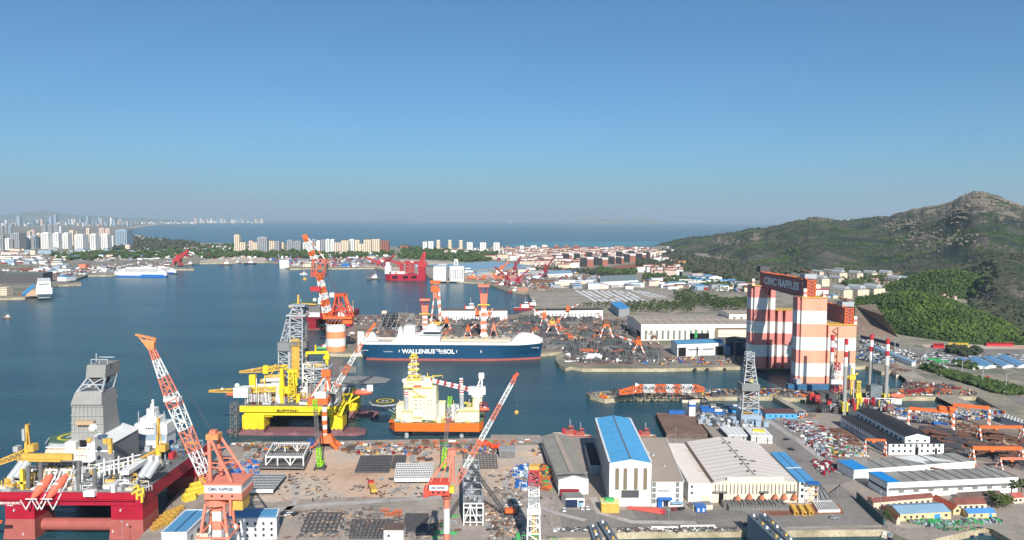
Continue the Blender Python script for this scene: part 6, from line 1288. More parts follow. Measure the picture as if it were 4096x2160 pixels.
h=Hall('blue_site_building','bright blue site building with maroon roof behind the stacks',(3062,1676),(3188,1676),1655,(3040,1636),mat('sky_blue_wall',C(84,164,214),.6,var=.06),mat('maroon_roof',C(104,74,76),.8,var=.06),'flat',rect=False);h.wrow('f',.05,.95,5,2,3.4,.25)
h=Hall('two_storey_cabin','two storey blue cabin at the end of the breakwater',(3196,1670),(3218,1670),1650,(3193,1646),W_BLUEG,NAVY,'flat');h.wrow('f',.1,.9,2,1.5,2.8,.4);h.wrow('f',.1,.9,2,4,5.2,.4)
h=Hall('grey_shed','pale grey shed with skylight strips at the right edge',(4003,1694),(4140,1740),1668,(4010,1654),W_BLUEG,R_GREY,'flat')
for i in range(8):h.rline(.1+i*.1,0,.1+i*.1,1,1.2,W_WHITE,'skylight')
for i,(X0,Y0_,X1,Y1_)in enumerate(((1680,890,1980,1000),(1855,875,2130,990),(2045,868,2360,985),(2230,855,2560,980))):
 q=zr(3296,1160);a=q(X1-60,Y1_+28);h=Hall('barracks','long blue roofed hut, one of four beside the parking lot',a,q(X1+80,Y1_+10),q(0,Y1_)[1],q(X0,Y0_),W_WHITE,mat('hut_blue_roof',C(108,150,186),.6,var=.06),'gy',1.6,'hut','blue roofed huts');h.wrow('l',.05,.95,7,1,2.4,.3)
# ================================================================ cranes of the near yard
def house_crane(label,Y,hx,hz,post,apex,tip,foot,w0,w1,ms,c_house,band,words,nb,group=None,wd=16):
 "hx: house left/right u; hz: house v top/bottom; every v measured in the plane y = Y"
 A=Pl(Y);pa=A.p(post[0],post[1]);base=Vector((pa.x,Y,4));t=thing('tower_crane',label,'crane',base,0,group);W=lambda mb,n:mb.build(n,t,world=True)
 a,b_=A.p(hx[0],hz[1]),A.p(hx[1],hz[0]);k=(b_.z-a.z);x0,x1=a.x,b_.x;dp=wd
 W(MB(c_house).box(((x0+x1)/2,Y+dp/2-3,a.z),(x1-x0,dp,k*.42)),'house_base');W(MB(W_WHITE).box(((x0+x1)/2-.2,Y+dp/2-3,a.z+k*.42),(x1-x0-.5,dp-.4,k*.5)),'machine_house');W(MB(c_house).box(((x0+x1)/2,Y+dp/2-3,a.z+k*.92),(x1-x0+.6,dp+.4,k*.08)),'house_roof')
 o=textmesh('lettering',words,MATS['seam_text']if 'seam_text' in MATS else mat('seam_text',C(110,120,140),.6,var=0),w=(x1-x0)*.66,h=k*.2,bold=.02,parent=t);o.location=(x0+(x1-x0)*.1-base.x,Y-3.1-base.y,a.z+k*.58-base.z)
 for i in range(3):W(MB(GLASS).box((x0+(x1-x0)*(.2+i*.27),Y-3.05,a.z+k*.18),(1.1,.2,.9)),'window')
 ap=A.p(*apex);return A,t,W,base,(x0,x1,a.z,b_.z),ap
RO=mat('crane_salmon',C(222,134,110),.55,var=.06,size=8)
# left: on a four legged portal
A,t,W,base,(x0,x1,z0,z1),ap=house_crane('salmon portal tower crane with white lettered house, boom leaning left',365.0,(827,976),(1928,1990),(857,2160),(846,1760),None,None,0,0,None,RO,None,'CIMC RAFFLES',0)
mb=MB(RO)
for X0,Y0_,X1,dy in ((842,1923,837,0),(862,1918,858,8)):mb.bar(A.p(X0,Y0_,dy),A.p(X1,1752,dy*.6),1.5)
for X0,Y0_,X1,dy in ((930,1924,846,-1),(948,1906,868,9)):mb.bar(A.p(X0,Y0_,dy),A.p(X1,1757,dy*.5),1.2)
for v in (1852,1870):mb.bar(A.p(846,v,0),A.p(905,v,0),.5);mb.bar(A.p(860,v,8),A.p(915,v,8),.5)
mb.bar(A.p(838,1800),A.p(890,1800,6),.6);mb.bar(A.p(838,1815),A.p(808,1820),.5);mb.bar(A.p(836,1805),A.p(808,1820),.5);mb.bar(A.p(860,1918,8),A.p(846,1860,0),.5);W(mb,'a_frame')
W(MB(mat('pale_orange',C(228,152,98),.6)).box(tuple(A.p(850,1758,2)),(6,6,2.6)),'sheave_head');W(MB(SALMON).box(tuple(A.p(848,1740,2)),(3,3,2)),'sheave');W(MB(OCHRE).box(((x1-3),369,z0-6),(5,10,6)),'counterweight');W(MB(RO).bar((x1-5.8,362,z0),(x1-5.8,362,z0-8),1.2),'hanger')
c=A.p(856,2010,5);W(MB(RO).tube(c-Vector((0,0,2)),c+Vector((0,0,1.5)),6.2,n=20),'slew_ring');W(MB(RO).tube(c,(c.x,c.y,z0),3.4,n=12),'slew_column')
mb=MB(RO);stripes(mb,(c.x,c.y,4),(c.x,c.y,c.z-1),2.2,7,[RO,W_WHITE],None,True);W(mb,'centre_column')
for sx in (-1,1):
 for sy in (-1,1):
  mb=MB(RO);p0,p1=Vector((c.x+sx*9,c.y+sy*8,4)),Vector((c.x+sx*4.6,c.y+sy*4,c.z-1));ms_=[RO,RO,W_WHITE,W_WHITE,RO,RO,RO]
  for i in range(7):mb.bar(p0+(p1-p0)*(i/7),p0+(p1-p0)*((i+1)/7),1.2,ms_[i])
  W(mb,'leg')
mb=MB(RO);zq=A.p(850,2145).z
for sx,sy,ex,ey in ((-1,-1,1,-1),(1,-1,1,1),(1,1,-1,1),(-1,1,-1,-1)):mb.bar((c.x+sx*8,c.y+sy*7.2,zq),(c.x+ex*8,c.y+ey*7.2,zq),.8);mb.bar((c.x+sx*8,c.y+sy*7.2,zq),(c.x,c.y,zq+9),.5)
mb.bar((c.x-6,c.y-5,zq+12),(c.x,c.y-2,c.z-3),.5);mb.bar((c.x+6,c.y-5,zq+12),(c.x,c.y-2,c.z-3),.5);W(mb,'bracing')
f,e,m_=A.p(826,1922,1),A.p(602,1392,1),A.p(688,1598,1);mb=MB(RO);mb.lattice(f,m_,4.0,5.4,11,.27,[W_WHITE,RO],br=.14,bands=[1,0,0,0,1,1,1,0,0,0,1]);mb.lattice(m_,e,5.0,1.8,9,.26,[W_WHITE,RO],br=.13,bands=[0,1,1,1,0,0,0,1,1]);W(mb,'boom')
mb=MB(W_WHITE);mb.box(tuple(m_-Vector((0,0,1))),(7.4,4.4,2));W(mb,'boom_splice');mb=MB(MATS['pale_orange']);a,b_=A.p(540,1339,1),A.p(619,1357,1);mb.bar(a,b_,2.2,None,.7);mb.bar(a,e,.6);mb.bar(b_,e,.8);mb.bar((a+b_)/2,e,.6);mb.hexa([e+Vector((-1.2,-1,-1)),e+Vector((1.6,-1,-1)),e+Vector((1.6,1,-1)),e+Vector((-1.2,1,-1))],[b_+Vector((-7,-1,-.4)),b_+Vector((-.5,-1,-.6)),b_+Vector((-.5,1,-.6)),b_+Vector((-7,1,-.4))]);W(mb,'boom_head')
mb=MB(STEEL)
for dy in (0,1.2):mb.bar(b_+Vector((0,dy,0)),A.p(846,1745,2+dy),.14)
mb.bar(A.p(586,1372,1),A.p(592,1640,1),.14);mb.bar(A.p(592,1372,1),A.p(597,1640,1),.14);W(mb,'rope')
# centre: on a striped post
A,t,W,base,(x0,x1,z0,z1),ap=house_crane('salmon and white tower crane on a striped post, boom leaning right',330.0,(1719,1799),(1927,1972),(1786,2160),(1805,1812),None,None,0,0,None,mat('crane_red',C(222,86,70),.55,var=.05),None,'CIMC RAFFLES',0,wd=8)
P0=A.p(1786,1985);mb=MB(RO);stripes(mb,(P0.x,331,4),(P0.x,331,P0.z),1.42,9,[RO,RO,W_WHITE,RO,W_WHITE,RO,W_WHITE,W_WHITE,RO],None,False);W(mb,'post');W(MB(mat('dark_salmon',C(170,96,82),.6)).tube((P0.x,331,P0.z-1),(P0.x,331,z0),2.2,n=16),'slew_ring')
cr=MATS['crane_red'];mb=MB(cr);mb.hexa([A.p(1697,1980,-2),A.p(1800,1972,-2),A.p(1800,1972,6),A.p(1697,1980,6)],[A.p(1699,1958,-2),A.p(1800,1966,-2),A.p(1800,1966,6),A.p(1699,1958,6)]);mb.box(tuple(A.p(1704,1985,2)),(2,7,3.4));W(mb,'counterweight_arm')
mb=MB(RO)
for dy in (0,5):mb.bar(A.p(1797,1928,dy),A.p(1806,1815,dy*.6),.8);mb.bar(A.p(1812,1928,dy),A.p(1812,1815,dy*.6),.8);mb.bar(A.p(1701,1958,dy),A.p(1803,1815,dy*.6),.45);mb.bar(A.p(1760,1928,dy),A.p(1803,1825,dy*.6),.35);mb.bar(A.p(1797,1880,dy),A.p(1812,1860,dy),.4)
mb.box(tuple(A.p(1808,1822,1.5)),(3.4,4,2.4));W(mb,'a_frame');W(MB(YEL).box(tuple(A.p(1809,1965,-1)),(2.2,3,2.8)),'cabin')
f,e=A.p(1826,1936,1),A.p(2056,1520,1);mb=MB(RO);mb.lattice(f,e,2.1,1.5,26,.15,[W_WHITE,RO],br=.08,bands=[1,1,1,1,0,0,0,1,1,1,1,0,0,0,0,0,1,1,1,1,0,0,0,0,0,1]);W(mb,'boom');mb=MB(mat('boom_red',C(236,96,70),.5));mb.bar(e,A.p(2060,1505,1),1.6);mb.bar(A.p(2058,1510,1),A.p(2072,1494,1),1.3);W(mb,'boom_head')
mb=MB(STEEL);mb.bar(A.p(1812,1815,1),A.p(2040,1500,1),.1);mb.bar(A.p(2066,1500,1),A.p(2066,1640,1),.1);W(mb,'rope');W(MB(OCHRE).ball(A.p(2066,1652,1),1.0),'hook_block')
# orange crane on the quay in front of the yellow rig
Yq=P(1296,1790).y;A=Pl(Yq);t=thing('quay_crane','orange quay crane on a striped post before the yellow rig','crane',P(1296,1790));W=lambda mb,n:mb.build(n,t,world=True);p=A.p(1299,1750);mb=MB(ORANGE)
mb.hexa([A.p(1262,1768,-4),A.p(1340,1768,-4),A.p(1340,1768,4),A.p(1262,1768,4)],[A.p(1285,1738,-2),A.p(1325,1738,-2),A.p(1325,1738,3),A.p(1285,1738,3)]);W(mb,'portal')
for X0,X1 in ((1238,1270),(1358,1330)):
 for dy in (-5,5):W(MB(ORANGE).bar(A.p(X0,1788,dy),A.p(X1,1766,dy*.8),2.2),'leg')
mb=MB(ORANGE);stripes(mb,(p.x,Yq,p.z),(p.x,Yq,A.p(0,1620).z),2.0,7,[W_WHITE,ORANGE],None,False);W(mb,'post');W(box3(A.p(1236,1615),A.p(1314,1590),Yq-3,Yq+7,ORANGE),'house_base');W(box3(A.p(1262,1590),A.p(1306,1566),Yq-3,Yq+6,W_WHITE),'machine_house');mb=MB(ORANGE)
for a,b_ in (((1300,1566),(1312,1490)),((1318,1566),(1316,1490)),((1244,1590),(1300,1500))):mb.bar(A.p(*a),A.p(*b_),1.2)
mb.box(tuple(A.p(1306,1505)),(7,4,5));W(mb,'a_frame');mb=MB(W_WHITE);mb.bar(A.p(1250,1585,-2),A.p(1300,1510,-2),.9);mb.bar(A.p(1318,1560,-2),A.p(1310,1520,-2),.8);W(mb,'stay')
mb=MB(ORANGE);a,b_=A.p(1330,1570,2),A.p(1478,1322,2);mb.lattice(a,b_,4.2,2.0,20,.22,[ORANGE,W_WHITE],br=.12,bands=[1,1,0,1,1,1,0,0,0,1,1,1,1,0,0,0,1,1,0,0]);mb.bar(b_,A.p(1500,1294,2),1.9);W(mb,'boom')
mb=MB(STEEL);mb.bar(A.p(1312,1490),A.p(1480,1300,2),.2);W(mb,'rope');W(MB(mat('reel_blue',C(50,80,130),.6)).tube(A.p(1252,1760,-6),A.p(1252,1760,-3),3,n=14),'cable_reel')
def crawler(label,u,vb,vt,lean,col,house=True,group='crawler cranes',wv=None):
 p=P(u,vb);t=thing('crawler_crane',label,'crane',p,0,group);H=HZ(p,vt)-4
 for s in (-1,1):MB(STEEL).box((s*3.2,0,0),(1.2,8,1.6)).build('track',t)
 MB(STEEL).box((0,0,1.4),(5.4,6,.8)).build('chassis',t);MB(col).box((0,2.4,2.2),(3.6,6.5,2.4)).build('machine_house',t);MB(GLASS).box((-2.4,-1,2.2),(1.1,2,2)).build('cabin',t);tip=Vector((lean[0],lean[1],H))
 mb=MB(col);k=.28;b0=Vector((0,-1.5,2.6));mb.lattice(b0,b0+(tip-b0)*k,2.6,2.4,6,.22,[col]);mb.lattice(b0+(tip-b0)*k,b0+(tip-b0)*.86,2.2,2.0,14,.14,[STEEL2]);mb.lattice(b0+(tip-b0)*.86,tip,2.0,2.6,4,.2,[col]);mb.build('boom',t)
 mb=MB(STEEL);mb.bar((0,5,4.6),(0,6,12),.3);mb.bar((0,6,12),tip,.12);mb.bar(tip,tip-Vector((0,0,H*.4)),.1);mb.build('rope',t)
crawler('lime green crawler crane before the yellow rig, boom almost upright',1281,1876,1598,(-3,-1),LIME);crawler('lime green crawler crane before the cream rig, boom almost upright',1773,1882,1600,(4,10),LIME)
A=Pl(P(2030,2062).y);t=thing('crawler_crane','orange crawler crane with dark boom lowered across the yard','crane',P(2030,2062),0,'crawler cranes');W=lambda mb,n:mb.build(n,t,world=True);c=P(2030,2062)
for s in (-3,3):W(MB(STEEL).box((c.x+0,c.y+s,4),(9,1.2,1.5)),'track')
W(MB(ORANGE).box((c.x+2,c.y,6),(7,3.6,2.4)),'machine_house');W(MB(STEEL).box((c.x+6,c.y,5.8),(2,4,3)),'counterweight');mb=MB(STEEL);mb.lattice(c+Vector((-2.5,0,3)),A.p(1884,1860),1.9,1.4,20,.14,[STEEL]);W(mb,'boom');mb=MB(STEEL);g=A.p(2003,1975);mb.bar(c+Vector((-2,0,4)),g,.35);mb.bar(g,c+Vector((6,0,4)),.2);mb.bar(g,A.p(1884,1860),.12);W(mb,'gantry_rope')
# orange goliath gantries over the steel stock
def goliath(label,bl,br,vg,colb,ll,rl,wdt=9,thick=2.0,cab=False,pale=False,mach=False,group='orange goliath gantries'):
 "bl/br: beam ends (u, v) on top; vg: row of the ground under each end"
 a,b_=P(bl[0],vg[0]),P(br[0],vg[1]);za=HZ(a,bl[1]);zb_=HZ(b_,br[1]);z=(za+zb_)/2;t=thing('gantry_crane',label,'gantry crane',(a+b_)/2,0,group);W=lambda mb,n:mb.build(n,t,world=True);A_,B_=Vector((a.x,a.y,z)),Vector((b_.x,b_.y,z));d=(B_-A_).normalized();n_=Vector((-d.y,d.x,0))
 W(MB(colb).bar(A_-Vector((0,0,thick/2)),B_-Vector((0,0,thick/2)),thick*.9,None,thick),'beam')
 for E,s in ((A_,ll),(B_,rl)):
  for k in (-1,1):
   mb=MB(colb);p0=Vector((E.x,E.y,4))+n_*k*wdt/2;p1=Vector((E.x,E.y,z-thick))+n_*k*wdt*.12
   for i in range(6):mb.bar(p0+(p1-p0)*(i/6),p0+(p1-p0)*((i+1)/6),.75*s,(W_WHITE if i%2 else colb))
   W(mb,'leg')
  W(MB(colb).bar(Vector((E.x,E.y,4.8))-n_*wdt/2,Vector((E.x,E.y,4.8))+n_*wdt/2,.9),'end_carriage')
 if mach:
  for k in (.72,.95):W(MB(ORANGE).box(tuple(A_+(B_-A_)*k),(5.5,4.5,3)),'trolley')
 else:W(MB(ORANGE).box(tuple(A_+(B_-A_)*.4-Vector((0,0,thick+1.2))),(2.6,2,1.2)),'hoist')
goliath('orange goliath gantry with machinery, nearest the basin on the left',m33(1085,485),m33(1660,510),(m33(0,745)[1],m33(0,800)[1]),ORANGE,1.2,1.7,thick=2.6,mach=True)
goliath('orange goliath gantry spanning the stock, behind and right',m33(1650,440),m33(2120,455),(m33(0,700)[1],m33(0,745)[1]),ORANGE,1,1.2,thick=2.6)
goliath('orange goliath gantry over brown steel at the right edge',m33(1985,715),m33(2540,715),(m33(0,930)[1],m33(0,930)[1]),ORANGE,1.5,1.2,thick=2.2)
goliath('nearest big orange goliath gantry over plate stacks',m33(1900,985),m33(2530,980),(m33(0,1205)[1],m33(0,1210)[1]),ORANGE,1.6,1.6,thick=2.6)
goliath('pale salmon gantry beside the stacked grey containers',m33(2255,1125),m33(2640,1125),(m33(0,1290)[1],m33(0,1290)[1]),SALMON,1.0,1.0,thick=1.6)
goliath('small orange gantry beside the black roofed factory',m33(525,885),m33(785,890),(m33(0,1090)[1],m33(0,1100)[1]),ORANGE,.9,.9,wdt=5,thick=1.5)
goliath('rusty orange gantry standing between the two low halls',(3720,1862),(3778,1884),(1905,1915),RUST,.9,.9,wdt=6,thick=1.2)
# ================================================================ stock and equipment: one prototype of each kind, copied
def proto(name,cat,parts,group):
 t=thing(name,name.replace('_',' '),cat,(0,-500,-60),0,group);TOPS.pop()
 for n,m in parts:m.build(n,t)
 t['used']=0;return t
def put(pr,p,rz,label,sc=1.0,group=None,shared=False):
 if not pr['used']:
  pr['used']=1;pr.location=p;pr.rotation_euler=(0,0,rz);pr.scale=sc if hasattr(sc,'__len__')else (sc,)*3;o=pr;TOPS.append((o,Vector(p)))
 else:o=dup(pr,p,rz,None,sc)
 o['label']=label
 if group:o['group']=group
 if shared:o['shared']=1
 return o
def steel_block(m,w,d,h,n,seed):
 random.seed(seed);a=MB(m);a.box((0,0,0),(w,d,h*.5));b_=MB(m)
 for i in range(n):b_.box((-w/2+w*(i+.5)/n,0,h*.5),(w/n*.35,d,h*U(.2,.5)))
 for i in range(3):b_.box((0,-d/2+d*(i+.5)/3,h*.5),(w,.3,h*.3))
 return [('base',a),('rib_grid',b_)]
def plate_stack(m,seed):
 random.seed(seed);a=MB(m)
 for i in range(7):a.box((U(-.5,.5),U(-.4,.4),i*.5),(U(8,11),U(3,4.2),.42),rz=U(-.04,.04))
 s=MB(OCHRE)
 for x in (-3,3):s.box((x,0,-.05),(.3,4.4,.3))
 return [('plates',a),('skid',s)]
def rack(m,w,d,h,lv=3):
 a=MB(m)
 for x in (-1,1):
  for y in (-1,1):a.bar((x*w/2,y*d/2,0),(x*w/2,y*d/2,h),.4)
 for k in range(1,lv+1):
  z=h*k/lv
  for y in (-1,1):a.bar((-w/2,y*d/2,z),(w/2,y*d/2,z),.35)
  for x in (-1,0,1):a.bar((x*w/2,-d/2,z),(x*w/2,d/2,z),.35)
 for y in (-1,1):a.bar((-w/2,y*d/2,0),(w/2,y*d/2,h),.3)
 b_=MB(STEEL2);b_.box((0,0,h*.45),(w*.7,d*.7,h*.25));return [('frame',a),('load',b_)]
def pipes(m):
 a=MB(m)
 for i in range(5):a.tube((-6,-2+i,.5),(6,-2+i,.5),.48,n=8)
 for i in range(4):a.tube((-6,-1.5+i,1.35),(6,-1.5+i,1.35),.48,n=8)
 s=MB(STEEL)
 for x in (-4,4):s.box((x,0,-.05),(.4,5.6,.5))
 return [('pipes',a),('cradle',s)]
def container(m):
 a=MB(m);a.box((0,0,0),(12.2,2.5,2.7));d=MB(m)
 for i in range(12):d.box((-5.6+i*1.02,-1.27,.2),(.3,.08,2.3))
 return [('body',a),('ribs',d)]
def cabin(m,r):
 a=MB(m);a.box((0,0,0),(8,4,3));b_=MB(r);gable(b_,-4,4,-2,2,3,.7,None);c=MB(GLASS);c.box((-2,-2.02,1),(1.2,.1,1.2));c2=MB(GLASS);c2.box((2,-2.02,1),(1.2,.1,1.2));return [('body',a),('roof',b_),('window',c),('window',c2)]
def car(m,L=4.5):
 a=MB(m);a.hexa([(-L/2,-.9,.35),(L/2,-.9,.35),(L/2,.9,.35),(-L/2,.9,.35)],[(-L/2+.1,-.85,.95),(L/2-.1,-.85,.85),(L/2-.1,.85,.85),(-L/2+.1,.85,.95)])
 g=MB(GLASS);g.hexa([(-L*.42,-.82,.93),(L*.22,-.82,.93),(L*.22,.82,.93),(-L*.42,.82,.93)],[(-L*.34,-.7,1.42),(L*.08,-.7,1.42),(L*.08,.7,1.42),(-L*.34,.7,1.42)],GLASS,m);r=[('body',a),('cabin',g)]
 for x in (-.3,.3):
  for y in (-.85,.85):w_=MB(BLACK);w_.tube((x*L,y-.1,.34),(x*L,y+.1,.34),.34,n=8);r.append(('wheel',w_))
 return r
def truck(m,bed):
 a=MB(m);a.box((4,0,.9),(2.2,2.5,2.3));b_=MB(bed);b_.box((-1.3,0,1.2),(8,2.5,1.4));g=MB(GLASS);g.box((5.1,0,2),(.1,2.2,.8));r=[('cab',a),('bed',b_),('windscreen',g)]
 for x in (-4,-2.6,3.8):
  for y in (-1.1,1.1):w_=MB(BLACK);w_.tube((x,y-.2,.5),(x,y+.2,.5),.5,n=8);r.append(('wheel',w_))
 return r
DG=mat('dark_greenish_steel',C(96,100,100),.65,var=.2,size=4)
SB=[proto('steel_block','steel block',steel_block(DG,16,9,5,7,1),'dark steel blocks of the far yard'),proto('steel_block','steel block',steel_block(STEEL,12,10,7,5,2),'dark steel blocks of the far yard'),proto('steel_block','steel block',steel_block(STEEL2,18,6,4,9,3),'dark steel blocks of the far yard')]
PS=[proto('plate_stack','steel plates',plate_stack(STEEL,4),'plate stacks'),proto('plate_stack','steel plates',plate_stack(RUST,5),'plate stacks')]
RK=[proto('steel_rack','steel rack',rack(ORANGE,9,4,3.4,2),'steel racks'),proto('steel_rack','steel rack',rack(RUST,10,4,2.8,2),'steel racks'),proto('steel_rack','steel rack',rack(GALV,8,5,4.6),'steel racks')]
PB=[proto('pipe_bundle','pipes',pipes(STEEL2),'pipe bundles'),proto('pipe_bundle','pipes',pipes(RUST),'pipe bundles')]
CN={k:proto('shipping_container','container',container(m),'shipping containers')for k,m in (('blue',BLUEP),('maroon',DRED),('white',W_WHITE),('green',GREENP),('grey',STEEL2),('orange',ORANGE))}
CB={k:proto('site_cabin','cabin',cabin(m,r),'site cabins')for k,m,r in (('white',W_WHITE,R_GREY),('blue',R_BLUE,W_WHITE))}
CARP={k:proto('parked_car','car',car(m),'parked cars')for k,m in (('white',mat('car_white',C(236,236,238),.3,var=0)),('dark',mat('car_dark',C(40,42,48),.3,var=0)),('silver',mat('car_silver',C(160,164,170),.3,var=0)),('red',mat('car_red',C(150,40,40),.3,var=0)))}
TRK={k:proto('truck','truck',truck(m,b_),'trucks')for k,m,b_ in (('red',REDP,OCHRE),('white',W_WHITE,STEEL2),('green',GREENP,GREENP))}
def strew(poly,dv,du,table,a0=-.05,a1=.05,s0=.8,s1=1.1,z=4.0,jit=.3,dens=1.0):
 "table: list of (prototype, label, group)"
 def f(u,v):
  if rnd()>dens:return
  pr,lab,g=random.choice(table);p=P(u,v,z+.1);put(pr,p,U(a0,a1)+(math.pi if rnd()<.5 else 0),lab,U(s0,s1),g)
 fill(poly,dv,du,f,jit)
random.seed(77)
K=lambda pr,lab,g:(pr,lab,g)
blk=lambda w:[K(SB[0],'dark green grey steel block '+w,'steel blocks'),K(SB[1],'tall dark steel block '+w,'steel blocks'),K(SB[2],'long grey steel block '+w,'steel blocks')]
mix=lambda w:blk(w)+[K(RK[0],'orange steel rack '+w,'steel racks'),K(PB[1],'rusty pipe bundle '+w,'pipe bundles'),K(PS[0],'stack of dark plates '+w,'plate stacks')]
cz=lambda v:(v-880)
strew([z2_(330,375),z2_(1190,375),z2_(1190,445),z2_(330,445)],lambda v:9,lambda v:40,blk('behind the portal cranes'),s0=1.1,s1=1.5)
strew([z2_(340,470),z2_(1290,470),z2_(1290,620),z2_(280,640)],lambda v:11,lambda v:42,mix('among the orange portal cranes'),dens=.95,s0=1,s1=1.35)
strew([z2_(1420,370),z2_(1640,420),z2_(1600,600),z2_(1420,600)],lambda v:13,lambda v:42,mix('beside the beige fabrication hall'),dens=.7)
strew([z2_(690,680),z2_(1640,670),z2_(1650,780),z2_(700,770)],lambda v:13,lambda v:40,blk('in the front row by the far dock'),s0=1.3,s1=1.6)
strew([z2_(850,790),z2_(1050,790),z2_(1040,900),z2_(880,910)],lambda v:14,lambda v:42,blk('at the rounded dock corner'),s0=1,s1=1.2)
strew([z2_(1650,770),z2_(2020,770),z2_(2060,900),z2_(1640,900)],lambda v:12,lambda v:38,blk('beside the bright orange portal crane'),s0=1,s1=1.2)
strew([z2_(1080,840),z2_(1640,840),z2_(1640,915),z2_(1090,915)],lambda v:14,lambda v:46,[K(SB[1],'tall dark steel block beside white deckhouses','steel blocks'),K(CN['white'],'white steel deckhouse by the dock','white deckhouses'),K(CN['white'],'white steel deckhouse by the dock','white deckhouses')],s0=1.1,s1=1.5)
strew([z2_(1000,785),z2_(1640,785),z2_(1640,815),z2_(1000,815)],lambda v:7,lambda v:26,[K(RK[0],'orange steel rack behind the white deckhouses','steel racks')])
strew([z2_(1090,925),z2_(2600,920),z2_(2800,940),z2_(2800,965),z2_(1080,962)],lambda v:9,lambda v:34,[K(RK[1],'rusty rack on the far quay edge','steel racks'),K(PB[0],'grey pipe bundle on the far quay edge','pipe bundles'),K(CN['blue'],'blue container on the far quay edge','containers'),K(PS[0],'stack of plates on the far quay edge','plate stacks')],s0=.5,s1=.8,dens=.7)
strew([z3_(560,880),z3_(1150,840),z3_(1150,950),z3_(620,960)],lambda v:12,lambda v:36,[K(SB[2],'long grey steel block before the navy hall','steel blocks'),K(RK[2],'galvanised rack before the navy hall','steel racks'),K(TRK['red'],'red truck before the navy hall','trucks'),K(CN['blue'],'blue container before the navy hall','containers')],s0=.7,s1=1)
put(SB[2],P(*z3_(390,955)),0,'low pale deck panel lying by the paint shed',(1.7,2.4,.6),'steel blocks')
strew([z1_(370,270),z1_(900,330),z1_(880,600),z1_(480,600),z1_(480,420)],lambda v:13,lambda v:34,[K(SB[2],'long grey steel block left of the pillar crane','steel blocks'),K(RK[2],'galvanised rack left of the pillar crane','steel racks'),K(PB[0],'grey pipe bundle left of the pillar crane','pipe bundles'),K(RK[1],'rusty rack left of the pillar crane','steel racks')],s0=.9,s1=1.2)
strew([z1_(1050,370),z1_(2480,380),z1_(2400,620),z1_(1180,620)],lambda v:13,lambda v:38,mix('behind the deck of the blue ship'),dens=.95,s0=1,s1=1.35)
strew([zC(1660,960),zC(2576,950),zC(2560,1010),zC(1700,1060)],lambda v:7,lambda v:34,blk('in the repair yard beyond the quay'),s0=1,s1=1.6,dens=.8)
strew([zC(1640,830),zC(2300,800),zC(2400,900),zC(1700,950)],lambda v:9,lambda v:36,[K(SB[2],'long grey steel block behind the harbour cranes','steel blocks'),K(CN['white'],'white container behind the harbour cranes','containers'),K(CN['blue'],'blue container behind the harbour cranes','containers')],s0=1.2,s1=2,dens=.8)
strew([z1_(130,330),z1_(340,350),z1_(200,500),z1_(100,640),z1_(-30,740),z1_(-20,520)],lambda v:12,lambda v:24,[K(RK[1],'rusty rack near the drum crane','steel racks'),K(CB['white'],'white cabin near the drum crane','site cabins'),K(TRK['white'],'white truck near the drum crane','trucks'),K(CN['grey'],'grey container near the drum crane','containers')],s0=.6,s1=1,dens=.7)
p=P(*z1_(510,480));t=thing('scaffold_module','dark scaffolded module tower behind the stern of the blue ship','steel module',p)
for k in range(6):MB(STEEL).box((0,0,k*4.4),(26-k%2,22,.9)).build('deck',t)
mb=MB(STEEL2)
for x in (-12,-4,4,12):
 for y in (-10,10):mb.bar((x,y,0),(x,y,25),.8)
 mb.bar((x,-10.4,U(0,8)),(x+6,-10.4,U(12,24)),.7,GALV)
mb.build('scaffold',t);MB(W_CREAM).box((-8,0,22.9),(8,8,4)).build('top_house',t)
# pier with the lattice boom, barges, tugs
t=thing('lattice_boom','long red and white lattice crane boom lying on the pier','crane boom',P(2650,1572));a,b_=P(2560,1566,14),P(2800,1570,14);Yb_=(a.y+b_.y)/2;A=Pl(Yb_);MB(ORANGE).lattice(A.p(2560,1553),A.p(2786,1553),6,6,15,.32,[ORANGE,W_WHITE],bands=[0,1,1,1,0,0,0,1,1,0,0,1,1,1,0],br=.2).build('boom_section',t,world=True)
MB(ORANGE).lattice(A.p(2560,1553),A.p(2478,1570),6,3,6,.5,[ORANGE]).build('boom_foot',t,world=True);MB(ORANGE).lattice(A.p(2786,1553),A.p(2816,1558),6,2,3,.5,[ORANGE]).build('boom_tip',t,world=True);mb=MB(W_WHITE);mb.bar(A.p(2540,1570),A.p(2545,1532),1.6);mb.bar(A.p(2530,1560),A.p(2555,1536),1.2);mb.build('boom_head',t,world=True)
for u in (2570,2640,2720,2780):m2=MB(W_WHITE);m2.bar(A.p(u-6,1574),A.p(u,1562),1);m2.bar(A.p(u+6,1574),A.p(u,1562),1);m2.build('support',t,world=True)
strew([(2380,1572),(2480,1564),(3100,1566),(3200,1560),(3200,1582),(3090,1584),(2500,1586),(2430,1590)],lambda v:9,lambda v:21,[K(RK[1],'rusty rack on the long pier','steel racks'),K(PS[0],'stack of dark plates on the long pier','plate stacks'),K(PB[0],'grey pipe bundle on the long pier','pipe bundles'),K(SB[1],'small steel block on the long pier','steel blocks')],s0=.35,s1=.6)
strew([(3190,1566),(3280,1572),(3270,1590),(3180,1588)],lambda v:9,lambda v:20,[K(CN['orange'],'orange container at the foot of the gantry','containers'),K(RK[1],'rusty rack at the foot of the gantry','steel racks')],s0=.5,s1=.8)
def barge(label,pts,z,m,md):t=thing('barge',label,'barge',P(*pts[0],0));mb=MB(m);mb.prism([P(*p,z)for p in pts],-1,z,m,md);mb.build('hull',t,world=True);return t
DKB=ground_mat('barge_deck',[C(110,86,76),C(134,108,96),C(120,96,86)],.05)
